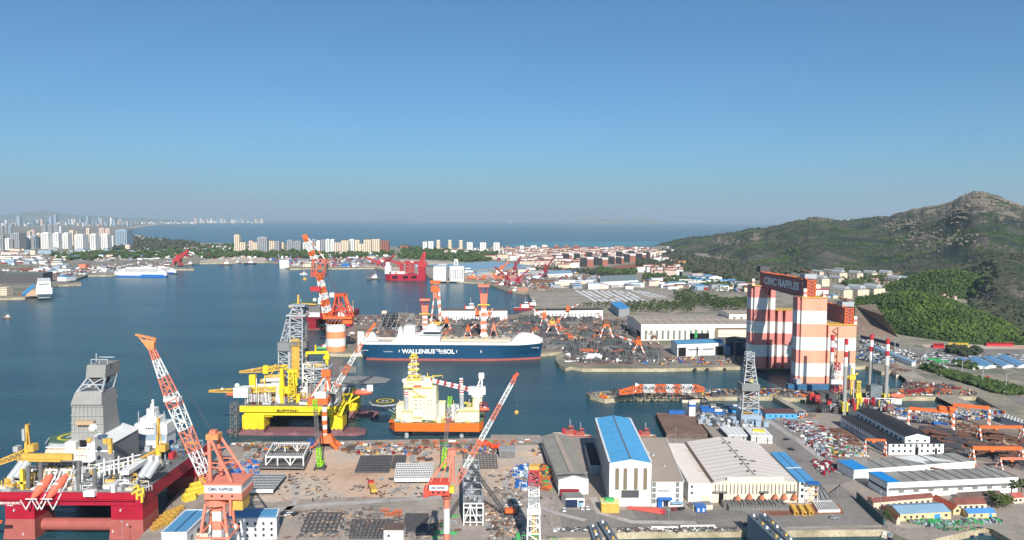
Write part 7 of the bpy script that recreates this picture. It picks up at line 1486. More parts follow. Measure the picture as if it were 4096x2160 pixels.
t=barge('large rust brown deck barge moored beside the white stacks',[m26(75,292),m26(560,305),m26(742,560),m26(212,565)],4.5,mat('barge_side',C(120,100,92),.8,var=.2),DKB);MB(BLUEP).box(tuple(P(*m26(340,305),4.5)),(14,4,3)).build('container',t,world=True)
barge('small flat barge with tyre fenders tied to the pier',[m26(355,85),m26(680,85),m26(745,120),m26(415,125)],3.0,W_CREAM,DKB)
p=P(*m26(535,335));t=thing('control_tower','slim white and blue tower beside the brown barge','tower',p);mb=MB(W_WHITE);mb.box((0,0,0),(5.5,5,HZ(p,1603)-4));mb.build('shaft',t);MB(BLUEP).box((0,-.1,(HZ(p,1624)-4)),(5.7,5.4,2)).build('blue_band',t)
def tug(label,u,v,s,hullm,rz=0.0):
 p=P(u,v,0);t=thing('tugboat',label,'boat',p,rz,'small harbour boats');L,B=16*s,5*s;mb=MB(hullm);mb.prism([(-L/2,-B/2),(L*.25,-B/2),(L/2,0),(L*.25,B/2),(-L/2,B/2)],-.5,1.9*s,hullm,W_CREAM);mb.build('hull',t)
 hw=RUSTR if (hullm in (RUST,DRED)and v>1500)else W_WHITE;MB(hw).box((L*.05,0,1.9*s),(L*.35,B*.7,2.4*s)).build('deckhouse',t);MB(hw).box((L*.1,0,4.3*s),(L*.18,B*.5,2*s)).build('wheelhouse',t);MB(GLASS).box((L*.1,0,4.9*s),(L*.185,B*.52,.8*s)).build('window_band',t);MB(GALV).tube((L*.08,0,6.3*s),(L*.06,0,10*s),.2*s,n=5).build('mast',t);MB(REDP).box((-L*.15,0,1.9*s),(1.5*s,1.5*s,3*s)).build('funnel',t)
for u,v,s,m,l in ((2636,1594,1.0,STEEL,'small white tug tied to the long pier'),(2272,1748,1.5,DRED,'red tug moored behind the grey workshop hall'),(2315,1752,1.3,DRED,'dark red tug just left of the blue roofed hall'),(2575,1752,1.3,RUST,'rusty tug just right of the blue roofed hall'),(2096,1240,2.6,DRED,'red and white offshore tug by the far quay corner'),(2128,1228,2.2,DRED,'second red and white tug against the far quay'),(2057,1170,2,DRED,'red tug beside the pinkish pontoon'),(2004,1146,2.2,W_WHITE,'white service boat below the red harbour cranes'),
                      (1876,1252,3.0,W_WHITE,'white vessel showing over the long workshop roof'),(1496,1118,2.6,STEEL,'green and white tug near the red vessel'),(905,1061,3,STEEL,'small dark coaster at anchor in the bay'),(949,1053,2,STEEL,'smallest boat at anchor in the bay'),(1002,1057,3,NAVY,'pale decked boat at anchor in the bay'),(1215,1098,1.5,W_WHITE,'tiny white boat beside the big crane boom'),(30,1272,1.0,RUST,'tiny buoy boat alone at the left edge'),(760,1060,2.2,NAVY,'blue fishing boat by the small left jetty'),(1352,1352,1,GREENP,'green workboat beside the striped drum'),(1300,1395,1.3,GREENP,'green barge tug at the foot of the drum')):tug(l,u,v,s,m)
for i,(X,Y_,a)in enumerate(((800,1290,.9),(900,1320,.5),(1000,1300,-.7),(1480,1270,-.9),(1560,1300,2.4),(1650,1330,.3),(1800,1280,2.2),(1900,1270,-.4),(2000,1260,-.8),(860,1240,-1.2))):
 p=P(*n33(X,Y_),0);t=thing('fishing_boat','small worn wooden fishing boat moored in the lower right basin','boat',p,a,'fishing boats');mb=MB(random.choice([NAVY,W_TAN,STEEL2,W_CREAM]));mb.prism([(-5,-1.5),(2.5,-1.6),(6,0),(2.5,1.6),(-5,1.5)],-.3,1.3,None,W_TAN);mb.build('hull',t);MB(W_BLUEG if i%2 else W_WHITE).box((-2.5,0,1.3),(3,2.2,1.9)).build('wheelhouse',t);MB(STEEL).tube((1,0,1.3),(1,0,5.5),.12,n=5).build('mast',t)
# ferries
def ferry(label,u0,u1,vw,vt,blue=True):
 W0=P(u0,vw,0);Y=W0.y;A=Pl(Y);x0,x1=A.p(u0,vw).x,A.p(u1,vw).x;L=x1-x0;H=HZ((x0,Y),vt);B=L*.13;t=thing('ferry',label,'ferry',(x0,Y,0));BL=mat('ferry_blue',C(40,110,190),.5,var=.03)
 def ship(z0,z1,k0,k1,m,n,nose=.16,tail=.03):mb=MB(m);mb.prism([(L*(k0+nose*.1),B*.5),(L*(k0+nose*.5),0.15*B),(L*(k0+nose),0),(L*(k1-tail),0),(L*k1,B*.2),(L*k1,B*.8),(L*(k1-tail),B),(L*(k0+nose),B),(L*(k0+nose*.5),.85*B)],z0,z1);mb.build(n,t)
 ship(-1,H*.16,.02,.99,BL if blue else NAVY,'boot_stripe');ship(H*.16,H*.5,0,1,W_WHITE,'hull');MB(BL).box((L*.75,-.2,H*.13),(L*.42,.6,H*.13)).build('blue_flash',t)
 for i,(a,b_)in enumerate(((.08,.98),(.12,.95),(.16,.9),(.22,.8))):ship(H*(.5+i*.11),H*(.5+(i+1)*.11)-.4,a,b_,W_WHITE,'deck',.1)
 for i in range(3):MB(GLASS).box((L*.55,B*.5,H*(.53+i*.11)),(L*.62,B+.2,.9)).build('window_band',t)
 MB(W_WHITE).box((L*.62,B/2,H*.9),(L*.1,B*.4,H*.14)).build('funnel',t)
ferry('long white ferry with blue stern stripe at the left port',447,664,1108,1066);ferry('white ferry moored just behind the long blue striped one',560,702,1096,1066,False)
p=P(178,1200,0);t=thing('ferry','white ferry seen bow on at the lower left port','ferry',p,math.atan2(-p.x,p.y));sc_=p.y/F;H=HZ(p,1122);wv_=56*sc_
for z0,z1,w0,w1,m,n in ((-1,3,.55,.7,NAVY,'boot_top'),(3,H*.3,.72,.95,W_WHITE,'bow'),(H*.3,H*.62,.98,1,W_WHITE,'hull'),(H*.62,H*.95,.85,.82,W_WHITE,'superstructure')):MB(m).hexa([(-wv_*w0/2,0 if z0>12 else 14-z0*.5,z0),(wv_*w0/2,0 if z0>12 else 14-z0*.5,z0),(wv_*w0/2,110,z0),(-wv_*w0/2,110,z0)],[(-wv_*w1/2,0 if z0>12 else 8,z1),(wv_*w1/2,0 if z0>12 else 8,z1),(wv_*w1/2,110,z1),(-wv_*w1/2,110,z1)]).build(n,t)
MB(GLASS).box((0,-.2,H*.8),(wv_*.6,.6,1.6)).build('bridge_window',t);MB(R_BLUE).bar((-wv_*.6,10,H*.75),(-wv_*1.3,-4,H*.3),5).build('gangway',t)
# red construction vessel
def red_vessel():
 q=zC;A=Pl(P(1630,1122,0).y,q);Y=A.y;x0,x1=A.p(-140,0).x,A.p(325,0).x;t=thing('crane_vessel','crimson crane vessel with tall red crane in the upper harbour','ship',((x0+x1)/2,Y,0));W=lambda mb,n:mb.build(n,t,world=True)
 z=A.p(0,890).z;mb=MB(CRIM);mb.prism([(x0-14,Y+14),(x0,Y+2),(x1,Y),(x1,Y+34),(x0,Y+32),(x0-14,Y+22)],-1,z);W(mb,'hull')
 for X in (35,145,-100):W(box3(A.p(X,945),A.p(X+70,915),Y-.3,Y+.6,DARK),'side_opening')
 W(box3(A.p(-200,890),A.p(-120,790),Y+6,Y+30,W_WHITE),'bridge');W(box3(A.p(-190,800),A.p(-140,740),Y+10,Y+24,W_WHITE),'bridge_top');W(box3(A.p(-140,890),A.p(60,860),Y+6,Y+28,W_WHITE),'deckhouse');W(box3(A.p(235,960),A.p(320,800),Y+2,Y+22,CRIM),'crane_column')
 mb=MB(REDP);mb.box(tuple(A.p(285,800,12)),(26,20,14));W(mb,'crane_house');mb=MB(REDP);mb.lattice(A.p(270,760,12),A.p(312,610,12),14,5,8,1.4,[REDP]);W(mb,'crane_mast');mb=MB(REDP);mb.lattice(A.p(250,750,14),A.p(40,740,30),7,5,10,.9,[REDP,REDP,W_WHITE]);W(mb,'crane_boom')
 for X in (10,90,150):mb=MB(REDP);mb.lattice(A.p(X,880,16),A.p(X,760,16),9,7,4,1.1,[REDP]);mb.box(tuple(A.p(X,765,16)),(14,8,4));W(mb,'deck_crane')
 clutter(t,x0,x1,Y+3,Y+28,z,14,[REDP,W_WHITE,GALV],61,8)
red_vessel()
B_=lambda lab,X0,X1,Yt,Yb,d,m,n='floating_dock_block':block(n,lab,'steel structure',zC(X0,0)[0],zC(X1,0)[0],zC(0,Yb)[1],zC(0,Yt)[1],m,m,d)
def ribs_(t,w_,d,h):
 for i in range(6):MB(STEEL2).box((-w_/2+w_*(i+.5)/6,-d/2-.3,h*.15),(w_*.05,.8,h*.65)).build('rib',t)
block('offshore_block','tall white box module left of the two by the red vessel','offshore module',zC(430,0)[0],zC(590,0)[0],zC(0,985)[1],zC(0,800)[1],W_WHITE,W_WHITE,60);block('offshore_block','tall white ribbed module right of the two by the red vessel','offshore module',zC(640,0)[0],zC(820,0)[0],zC(0,985)[1],zC(0,790)[1],W_WHITE,GALV,50,extra=ribs_)
p=P(*zC(715,960));t=thing('lattice_tower','small white lattice tower on top of the ribbed module','tower',(p.x,p.y+20,HZ(p,zC(0,800)[1])));MB(GALV).lattice((0,0,0),(0,0,22),12,8,3,1.0,[W_WHITE]).build('lattice',t)
def harbour_crane(label,X,Yb,Yt,lean,m=DRED,s=1.0):
 p=P(*zC(X,Yb));t=thing('harbour_crane',label,'crane',p,0,'red harbour cranes');H=HZ(p,zC(0,Yt)[1])-4
 for x in (-1,1):
  for y in (-1,1):MB(m).bar((x*7*s,y*6*s,0),(x*3*s,y*3*s,H*.32),2*s).build('leg',t)
 MB(m).box((0,0,H*.3),(12*s,11*s,H*.14)).build('machine_house',t);MB(m).bar((0,0,H*.42),(0,0,H*.72),4*s).build('mast',t);mb=MB(m);mb.lattice((0,0,H*.42),(lean,0,H),5*s,2.6*s,8,.8*s,[m]);mb.build('jib',t)
harbour_crane('tallest red harbour crane in the middle of its cluster',1480,900,660,18);harbour_crane('red harbour crane with bulbous base, left of its neighbour',1385,1040,800,-34);harbour_crane('red harbour crane on the right by the pink block',1515,1050,830,30)
harbour_crane('red crane with striped jib before the white factory hall',1870,940,680,26);harbour_crane('orange red goliath leg crane left of the cluster',1300,880,730,26,ORANGE);harbour_crane('small red crane near the bay apartments',-170,800,640,30,DRED,1.5);harbour_crane('second small red crane near the bay apartments',-260,790,680,-50,REDP,1.5);harbour_crane('red crane right of the blue box on the shore',0,800,690,-70,REDP,1.4)
harbour_crane('red and white crane by the left port jetty',-2866,780,590,40,REDP,2.2)
block('steel_tank','pink steel block behind the red harbour cranes','steel block',zC(1420,0)[0],zC(1570,0)[0],zC(0,1000)[1],zC(0,930)[1],mat('primer_pink',C(176,104,110),.7),W_PINK,30)
block('dock_pontoon','pinkish brown pontoon dock at the upper harbour','pontoon',zC(1510,0)[0],zC(1650,0)[0],zC(0,1135)[1],zC(0,1070)[1],mat('pontoon_pink',C(176,128,112),.8),W_TAN,24,zb=0.5)
block('ship_hull','rust red ship hull in the dry dock behind the cranes','ship',zC(1680,0)[0],zC(2000,0)[0],zC(0,1022)[1],zC(0,975)[1],RUST,RUST,26);block('blue_store','bright blue box store on the upper harbour shore','building',zC(-770,0)[0]+8,zC(-680,0)[0]+8,1066,1054,BLUEP,R_PALEB,18);block('grey_dome_shed','pale grey shed beside the cream boathouse','shed',1195,1236,1052,1036,W_GREY,R_GREY,30,style='gx',rise=6);block('boathouse','cream gabled boathouse by the upper harbour','boathouse',1212,1244,1067,1052,W_CREAM,W_TAN,24,style='gx',rise=3)
block('grey_ship','grey white patrol ship moored at the upper left quay','ship',1118,1155,1074,1040,W_WHITE,W_GREY,14,zb=.5)
for i in range(12):p=P(*zC(870+i*36,935+(i%3)*14));put(RK[2]if i%4==0 else RK[0],p,0,'yellow jacket frame on the pier right of the white modules',U(1.8,2.6),'jacket frames')
# ================================================================ near yard: modules and decks
def deck_grid(label,quad,h,nx,ny,m,zt=0.0,plate=None,group='deck grids on the ground'):
 q=[P(*p)for p in quad];t=thing('deck_panel',label,'deck panel',q[0],0,group);o=q[0];f=lambda a,b_,z:(q[0]*(1-a)*(1-b_)+q[1]*a*(1-b_)+q[2]*a*b_+q[3]*(1-a)*b_)+Vector((0,0,z))
 mb=MB(m)
 for i in range(nx+1):mb.bar(f(i/nx,0,zt+h/2),f(i/nx,1,zt+h/2),.5,None,h)
 for j in range(ny+1):mb.bar(f(0,j/ny,zt+h/2+.05),f(1,j/ny,zt+h/2+.05),.5,None,h)
 mb.build('girder_grid',t,world=True)
 if plate:mb=MB(plate);mb.hexa([f(0,0,zt),f(1,0,zt),f(1,1,zt),f(0,1,zt)],[f(0,0,zt+h*.7),f(1,0,zt+h*.7),f(1,1,zt+h*.7),f(0,1,zt+h*.7)]);mb.build('plate',t,world=True)
 if zt>.5:
  for a in (.03,.35,.65,.97):
   for b_ in (.04,.96):MB(STEEL2).bar(f(a,b_,0),f(a,b_,zt),.7).build('trestle',t,world=True)
 return t,f
DKS=mat('dark_deck',C(92,88,88),.75,var=.15,size=4)
deck_grid('wide dark girder deck lying left of the pale panel',[n14(65,490),n14(500,490),n14(550,280),n14(140,285)],1.2,8,7,DKS,0,STEEL);deck_grid('narrow dark girder deck right of the wide dark one',[n14(530,440),n14(700,440),n14(725,275),n14(570,280)],1.2,4,6,DKS,0,STEEL)
deck_grid('dark girder grid behind the crossing crane boom',[n14(1460,440),n14(1900,435),n14(1880,265),n14(1460,265)],1.3,10,7,DKS,0,G_YARD);deck_grid('open brown girder grid nearest the office building',[n7(1620,1255),n7(2065,1250),n7(2150,1020),n7(1730,1020)],1.1,7,5,STEEL)
deck_grid('open brown girder grid left of the small site office',[n14(-10,1340),n14(440,1340),n14(560,1110),n14(30,1110)],1.1,9,7,STEEL);deck_grid('fine dark girder grid shaded by the crane house',[n14(695,1260),n14(980,1255),n14(1010,1035),n14(720,1035)],1.2,9,8,STEEL,0,DKS)
t,f=deck_grid('pale ribbed deck panel with white edge in mid yard',[n14(575,640),n14(1040,635),n14(1085,430),n14(600,435)],.9,22,7,W_WHITE,3.2,DKS,'raised deck panels');MB(W_WHITE).bar(f(0,0,3.2),f(1,0,3.2),.6,None,2.4).build('edge_girder',t,world=True)
t,f=deck_grid('pale ribbed deck panel beside the lettered crane house',[n7(860,785),n7(1265,780),n7(1430,575),n7(960,575)],.9,18,6,GALV,3.0,DKS,'raised deck panels');MB(W_WHITE).bar(f(0,0,3),f(1,0,3),.6,None,2.2).build('edge_girder',t,world=True)
t,f=deck_grid('two storey open deck module on trestles, top left of yard',[n7(1075,470),n7(1660,475),n7(1760,250),n7(1200,250)],1.0,14,6,STEEL2,2.2,DKS,'raised deck panels');mb=MB(W_WHITE)
for b_ in (.12,.95):
 for a in (.14,.4,.68,.97):mb.bar(f(a,b_,2.4),f(a,b_,9),.8)
 mb.bar(f(.14,b_,9),f(.97,b_,9),1);mb.bar(f(.14,b_,3),f(.3,b_,9),.6);mb.bar(f(.54,b_,9),f(.68,b_,3),.6);mb.bar(f(.82,b_,9),f(.68,b_,3),.6)
mb.bar(f(.14,.12,9),f(.14,.95,9),.8);mb.bar(f(.97,.12,9),f(.97,.95,9),.8);mb.build('truss_frame',t,world=True);mb=MB(W_WHITE)
for i in range(20):mb.bar(f(.15+i*.043,.12,9.3),f(.15+i*.043,.3,9.3),.4);mb.bar(f(.15+i*.043,.8,9.3),f(.15+i*.043,.96,9.3),.4)
mb.bar(f(.14,.12,9.3),f(.14,.96,9.3),1);mb.bar(f(.97,.12,9.3),f(.97,.96,9.3),1);mb.build('upper_deck',t,world=True)
# tall grey module in mid yard
t=thing('pipe_rack_module','tall grey multi deck module standing near the orange crawler','steel module',P(1895,2100));q=[P(*n14(1465,1160)),P(*n14(1712,1160)),P(*n14(1650,560)),P(*n14(1450,560))];f=lambda a,b_,z:(q[0]*(1-a)*(1-b_)+q[1]*a*(1-b_)+q[2]*a*b_+q[3]*(1-a)*b_)+Vector((0,0,z))
for z in (1.5,6,10.5):mb=MB(STEEL2);mb.hexa([f(0,0,z),f(1,0,z),f(1,1,z),f(0,1,z)],[f(0,0,z+.5),f(1,0,z+.5),f(1,1,z+.5),f(0,1,z+.5)]);mb.build('deck',t,world=True)
mb=MB(W_GREY)
for i in range(8):
 b_=i/7
 for a in (0,.33,.66,1):mb.bar(f(a,b_,0),f(a,b_,13),.7)
 mb.bar(f(0,b_,13),f(1,b_,13),.7);mb.bar(f(0,b_,1.8),f(.5,b_,10.5),.5);mb.bar(f(1,b_,1.8),f(.5,b_,10.5),.5)
for a in (0,1):mb.bar(f(a,0,13),f(a,1,13),.8)
mb.build('truss_frame',t,world=True);mb=MB(W_WHITE)
for a in (0,.34,.67,1):mb.bar(f(a,-.01,0),f(a,-.01,13),.6)
for z in (2,6,10.6,13):mb.bar(f(-.02,-.01,z),f(1.04,-.01,z),.6)
mb.bar(f(0,-.01,2),f(.34,-.01,13),.45);mb.bar(f(.67,-.01,2),f(.34,-.01,13),.45);mb.build('front_frame',t,world=True);random.seed(9)
for i in range(26):c=f(U(.1,.9),U(.05,.95),11);MB(random.choice([GALV,STEEL2,W_GREY])).box(tuple(c),(U(1,3),U(2,6),U(1,2.4))).build('equipment',t,world=True)
# white derrick standing at the lower edge
Y=P(2135,2190).y;A=Pl(Y);t=thing('drilling_derrick','white open derrick with red and gold top, lower middle','derrick',P(2135,2190));W=lambda mb,n:mb.build(n,t,world=True);z0,z1,z2,z3=A.p(2135,2150).z,A.p(2135,2032).z,A.p(2135,1935).z,A.p(2135,1876).z;x=A.p(2135,2000).x
mb=MB(W_WHITE);mb.lattice((x,Y,0),(x,Y,z1),7.4,5.8,6,.42,[W_WHITE],br=.26);W(mb,'lower_frame');mb=MB(W_WHITE);mb.lattice((x,Y,z1),(x,Y,z2),5.6,5.4,7,.36,[W_WHITE,GALV],br=.2);W(mb,'upper_frame');mb=MB(DRED);mb.lattice((x,Y,z2),(x,Y,z3),5.4,5.0,3,.4,[mat('faded_crimson',C(176,70,84),.6)],br=.26);W(mb,'top_frame')
W(MB(mat('gold_paint',C(236,180,96),.6)).box((x,Y,z3),(5.4,5,2.2)),'crown');W(MB(REDP).box((x,Y,z3-1),(6,5.4,.9)),'crown_beam');W(MB(W_WHITE).box((x,Y-1,z1-2),(7.4,7,2.6)),'racking_platform');mb=MB(W_WHITE)
for dx in (-1.4,-.5,.5,1.4):mb.bar((x+dx,Y-1.5,6),(x+dx,Y-1.5,z2),.3)
W(mb,'drill_pipes');W(MB(OCHRE).bar((x,Y-2,z0),(x,Y-2,z0+13),1.2),'top_drive');clutter(t,x-12,x+14,Y-6,Y+2,5,24,[W_WHITE,DRED,STEEL2,OCHRE,GREENP,W_CREAM],71,8)
# grey derrick by the basin
Y=P(2995,1690).y;A=Pl(Y);t=thing('drilling_derrick','tall grey lattice derrick left of the giant gantry','derrick',P(2995,1690));W=lambda mb,n:mb.build(n,t,world=True);x=A.p(2993,1600).x;Zf=lambda v:A.p(2993,v).z
mb=MB(GALV);mb.lattice((x,Y,Zf(1650)),(x,Y,Zf(1530)),14,13,5,.42,[GALV],br=.26);W(mb,'lower_derrick');mb=MB(GALV);mb.lattice((x,Y,Zf(1530)),(x,Y,Zf(1450)),11.5,6.6,5,.38,[GALV],br=.24);mb.lattice((x,Y,Zf(1450)),(x,Y,Zf(1408)),6.6,6.2,3,.36,[GALV],br=.24);W(mb,'upper_derrick');mb=MB(STEEL2);mb.lattice((x-4,Y-2,Zf(1640)),(x-3,Y,Zf(1470)),3,2,9,.2,[STEEL2]);W(mb,'ladder');W(MB(mat('derrick_panel',C(128,130,130),.6,var=.05)).box((x-.5,Y-1,Zf(1556)),(15.5,15,Zf(1530)-Zf(1556))),'wind_wall')
W(MB(W_BLUEG).box((x+1,Y,4),(18,14,Zf(1645)-4)),'substructure');W(MB(R_BLUE).box((x+6,Y-4,Zf(1652)),(6,6,4)),'blue_house');W(MB(OCHRE).box((x-3,Y-5,Zf(1650)),(9,4,1.5)),'drill_floor');W(MB(BLACK).box((x,Y,Zf(1600)),(2,2,30)),'pipe_stand');W(MB(YEL).box((x+1,Y-3,Zf(1526)),(3,3,3)),'top_drive');clutter(t,x-44,x+12,Y-14,Y+8,4.2,40,[STEEL2,W_BLUEG,GALV,W_BLUEG,STEEL],72,6)
strew([m26(680,245),m26(1100,210),m26(1130,330),m26(720,330)],lambda v:12,lambda v:34,[K(CB['white'],'white roofed cabin left of the grey derrick','site cabins'),K(CN['blue'],'blue container left of the grey derrick','containers'),K(CB['blue'],'blue walled cabin left of the grey derrick','site cabins')],s0=1.1,s1=1.5,jit=.15)
for lab,a,b_,c,v1,v2 in (('broad stack of white slab modules left of the yellow topped one',m26(1000,640),m26(1265,645),m26(890,475),0,585),('broad stack of white slab modules topped with yellow gear',m26(1300,680),m26(1575,690),m26(1210,485),0,590)):
 h=Hall('slab_stack',lab,a,b_,m26(0,v2)[1],c,W_WHITE,W_WHITE,'flat')
 for k in range(4):h.panel('f',0,1,h.h*(.2+k*.2),h.h*(.2+k*.2)+.35,STEEL2,'gap_strip')  # dark strips laid on the front for the shaded gaps in the stack
 for k in (.24,.76):h.panel('f',k,k+.04,.2,h.h*.8,DARK,'dark_gap')
 h.panel('l',0,1,.2,h.h*.9,STEEL,'stack_side')
 for i in range(4):h.rline(.25*i+.1,0,.25*i+.1,1,.4,W_GREY,'slab_joint')
 if 'topped with' in lab:MB(YEL).box(tuple(h.L(.55,.5,h.h+.5)),(9,3,1.6),rz=-.5).build('yellow_gear',h.t)
# clutter of the near yard
near=lambda w:[K(RK[2],'galvanised rack '+w,'steel racks'),K(RK[1],'rusty rack '+w,'steel racks'),K(PB[0],'grey pipe bundle '+w,'pipe bundles'),K(PS[0],'stack of dark plates '+w,'plate stacks'),K(PS[1],'stack of rusty plates '+w,'plate stacks')]
random.seed(99);S=strew
S([n7(900,140),n7(1120,150),n7(1180,330),n7(900,320)],lambda v:15,lambda v:34,near('left of the two storey deck module'),s0=.5,s1=.8)
S([n7(700,100),n7(2576,100),n14(2400,60),n14(2400,110),n14(0,140),n7(700,150)],lambda v:10,lambda v:22,[K(CN['white'],'white container along the yard quay','containers'),K(RK[0],'orange rack along the yard quay','steel racks'),K(PB[0],'grey pipe bundle along the yard quay','pipe bundles'),K(CN['green'],'green container along the yard quay','containers'),K(RK[2],'galvanised rack along the yard quay','steel racks'),K(PS[1],'stack of rusty plates along the yard quay','plate stacks')],s0=.3,s1=.55,dens=.62)
S([n7(630,350),n7(1060,340),n7(1060,510),n7(640,520)],lambda v:9,lambda v:20,[K(CN['blue'],'blue skip beside the deck module','blue skips'),K(CN['orange'],'orange skip beside the deck module','orange skips'),K(CN['blue'],'blue skip beside the deck module','blue skips'),K(RK[2],'galvanised rack beside the deck module','steel racks')],a0=-.8,a1=.8,s0=.35,s1=.55)
S([n14(720,150),n14(1000,150),n14(1100,330),n14(980,400),n14(760,380)],lambda v:14,lambda v:30,near('in the middle of the dirt yard'),a0=-.6,a1=.6,s0=.35,s1=.6,dens=.6)
S([n7(2180,170),n7(2400,150),n7(2400,240),n7(2130,240)],lambda v:14,lambda v:30,near('right of the lime crane'),s0=.6,s1=.8)
S([n14(2150,440),n14(2290,430),n14(2290,640),n14(2160,620)],lambda v:8,lambda v:17,[K(CN['blue'],'blue bin left of the white derrick','blue bins'),K(PB[0],'grey pipe bundle left of the white derrick','pipe bundles')],a0=-1,a1=1,s0=.25,s1=.45)
S([n14(2440,430),n14(2560,440),n14(2600,720),n14(2450,720)],lambda v:8,lambda v:17,[K(RK[0],'orange rack right of the white derrick','steel racks'),K(CN['orange'],'orange bin right of the white derrick','orange bins'),K(CN['green'],'green bin right of the white derrick','green bins')],a0=-1,a1=1,s0=.25,s1=.5)
S([n14(40,520),n14(560,500),n14(620,740),n14(560,800),n14(60,760)],lambda v:26,lambda v:44,near('on the dirt below the dark decks'),a0=-.8,a1=.8,s0=.2,s1=.4,dens=.6)
S([n14(300,940),n14(640,960),n14(640,1080),n14(320,1060)],lambda v:16,lambda v:30,[K(RK[0],'orange rack above the open girder grid','steel racks'),K(CN['grey'],'grey container above the open girder grid','containers')],s0=.4,s1=.6)
S([n14(1290,1050),n14(1420,1050),n14(1420,1340),n14(1020,1340),n14(1020,1200)],lambda v:18,lambda v:34,near('between striped post and grey module')+[K(CN['green'],'green skip beside the striped post','green skips')],a0=-.6,a1=.6,s0=.3,s1=.5,dens=.7)
S([n14(1750,470),n14(2150,470),n14(2100,700),n14(1900,700)],lambda v:20,lambda v:36,near('between the grey module and white derrick'),a0=-.6,a1=.6,s0=.25,s1=.45,dens=.6)
S([n14(1780,1080),n14(2240,1060),n14(2200,1340),n14(1760,1340)],lambda v:22,lambda v:44,near('below the orange crawler crane'),a0=-.6,a1=.6,s0=.3,s1=.5,dens=.6)
put(TRK['red'],P(*n14(290,720)),1.9,'red flatbed truck on the dirt yard',1.5)
YW2=proto('yellow_machine','yellow machinery',[('body',MB(YEL).box((0,0,0),(8,5,3))),('drum',MB(YEL).tube((-4,0,4),(4,0,4),1.6,n=10))],'yellow machinery');OC2=proto('ochre_truss','truss',[('truss',MB(OCHRE).lattice((-8,0,1.2),(8,0,1.2),3,3,8,.25,[OCHRE])),('skid',MB(OCHRE).box((0,0,-.1),(16,2,.3)))],'ochre trusses')
for X,Y_ in ((180,840),(220,770),(270,700),(310,640),(350,740)):put(YW2,P(*n7(X,Y_)),.9,'yellow winch machine on the left quay behind the crane',.9)
for X,Y_ in ((2080,1180),(2110,1130),(2150,1090),(2190,1040),(2240,1000)):put(OC2,P(*zr(0,1740)(X,Y_)),1.15,'ochre truss lying on the quay beside the red rig',.8)
for X,Y_ in ((1860,985),(1960,990),(2050,985)):put(OC2,P(*n26(X,Y_)),1.4,'ochre truss before the annex stair tower',.8)
CAP=proto('orange_capsule','lifeboat',[('shell',MB(mat('capsule_orange',C(236,84,50),.4,var=.03)).ball((0,0,2),2.6,sz=.8)),('cradle',MB(STEEL).box((0,0,-.1),(3,3,.6)))],'orange capsules')
for X,Y_ in ((1700,140),(1755,140),(1840,175),(1915,180)):put(CAP,P(*n14(X,Y_)),0,'orange survival capsule on the yard quay',(1.6,1,1)if Y_<150 else (1,1.6,1))
block('tarpaulin_shelter','grey tarpaulin covered shelter near the yard quay','shelter',1996,2060,1834,1804,STEEL2,W_GREY,12)
put(CN['maroon'],P(2278,1984,4),0,'maroon container stack before the grey workshop hall',(1.0,1,1.6));put(CN['blue'],P(2222,1890),1.35,'blue container beside the grey workshop hall',1)
block('green_generator','yellow and green generator skid before the blue roofed hall','generator',2406,2476,2052,2015,OCHRE,mat('pale_yellow',C(222,214,150),.7),8,extra=lambda t,w_,d,h:MB(GREENP).box((0,0,h+.5),(w_*.5,3,1.6)).build('green_tank',t))
block('blue_container_office','blue office container with two white doors','container',2784,2824,2050,2030,BLUEP,BLUEP,6,extra=lambda t,w_,d,h:windows(t,-w_/2,w_/2,0,h,2,1,1,2,-d/2,m=W_WHITE))
PRY=proto('lying_boom','crane part',[('beam',MB(mat('primer_red',C(214,96,84),.6)).hexa([(-11,-.8,.2),(10,-1.6,.2),(10,1.6,.2),(-11,.8,.2)],[(-11,-.6,1.6),(9,-1.4,3),(9,1.4,3),(-11,.6,1.6)])),('hook',MB(REDP).box((10,0,.2),(3,3,2)))],'boom parts');put(PRY,P(2583,2045),-.35,'primer red boom part lying before the blue roofed hall',1)
for X0 in range(8):put(SB[2],P(*n26(1090+(X0%4)*150+(70 if X0>3 else 0),925+(30 if X0>3 else 0))),0,'brown pipe skid in front of the beige hall',(.85,.9,1.1),'pipe skids')
CONE=proto('orange_cone_tank','tank',[('cone',MB(mat('cone_orange',C(186,116,84),.7,var=.08)).tube((0,0,0),(0,0,4),3,r2=.9,n=12)),('cap',MB(STEEL).tube((0,0,4),(0,0,4.6),.6,n=8))],'orange cones')
for X,Y_ in ((1130,875),(1280,860),(1440,870),(1615,862),(1730,858),(1862,855)):p=P(*n26(X,Y_+26));put(CONE,p+Vector((0,0,3.2)),0,'orange cone hopper on the pipe skids',.72)
deck_grid('white ribbed panel on the ground before the annex',[n26(2170,1000),n26(2445,995),n26(2340,880),n26(2100,880)],1.6,10,1,W_WHITE,0.1,STEEL2,'raised deck panels');deck_grid('dark steel sections along the annex side',[n26(2150,870),n26(2340,850),n26(2180,650),n26(2135,660)],1.6,3,4,STEEL2,.1,W_GREY,'raised deck panels')
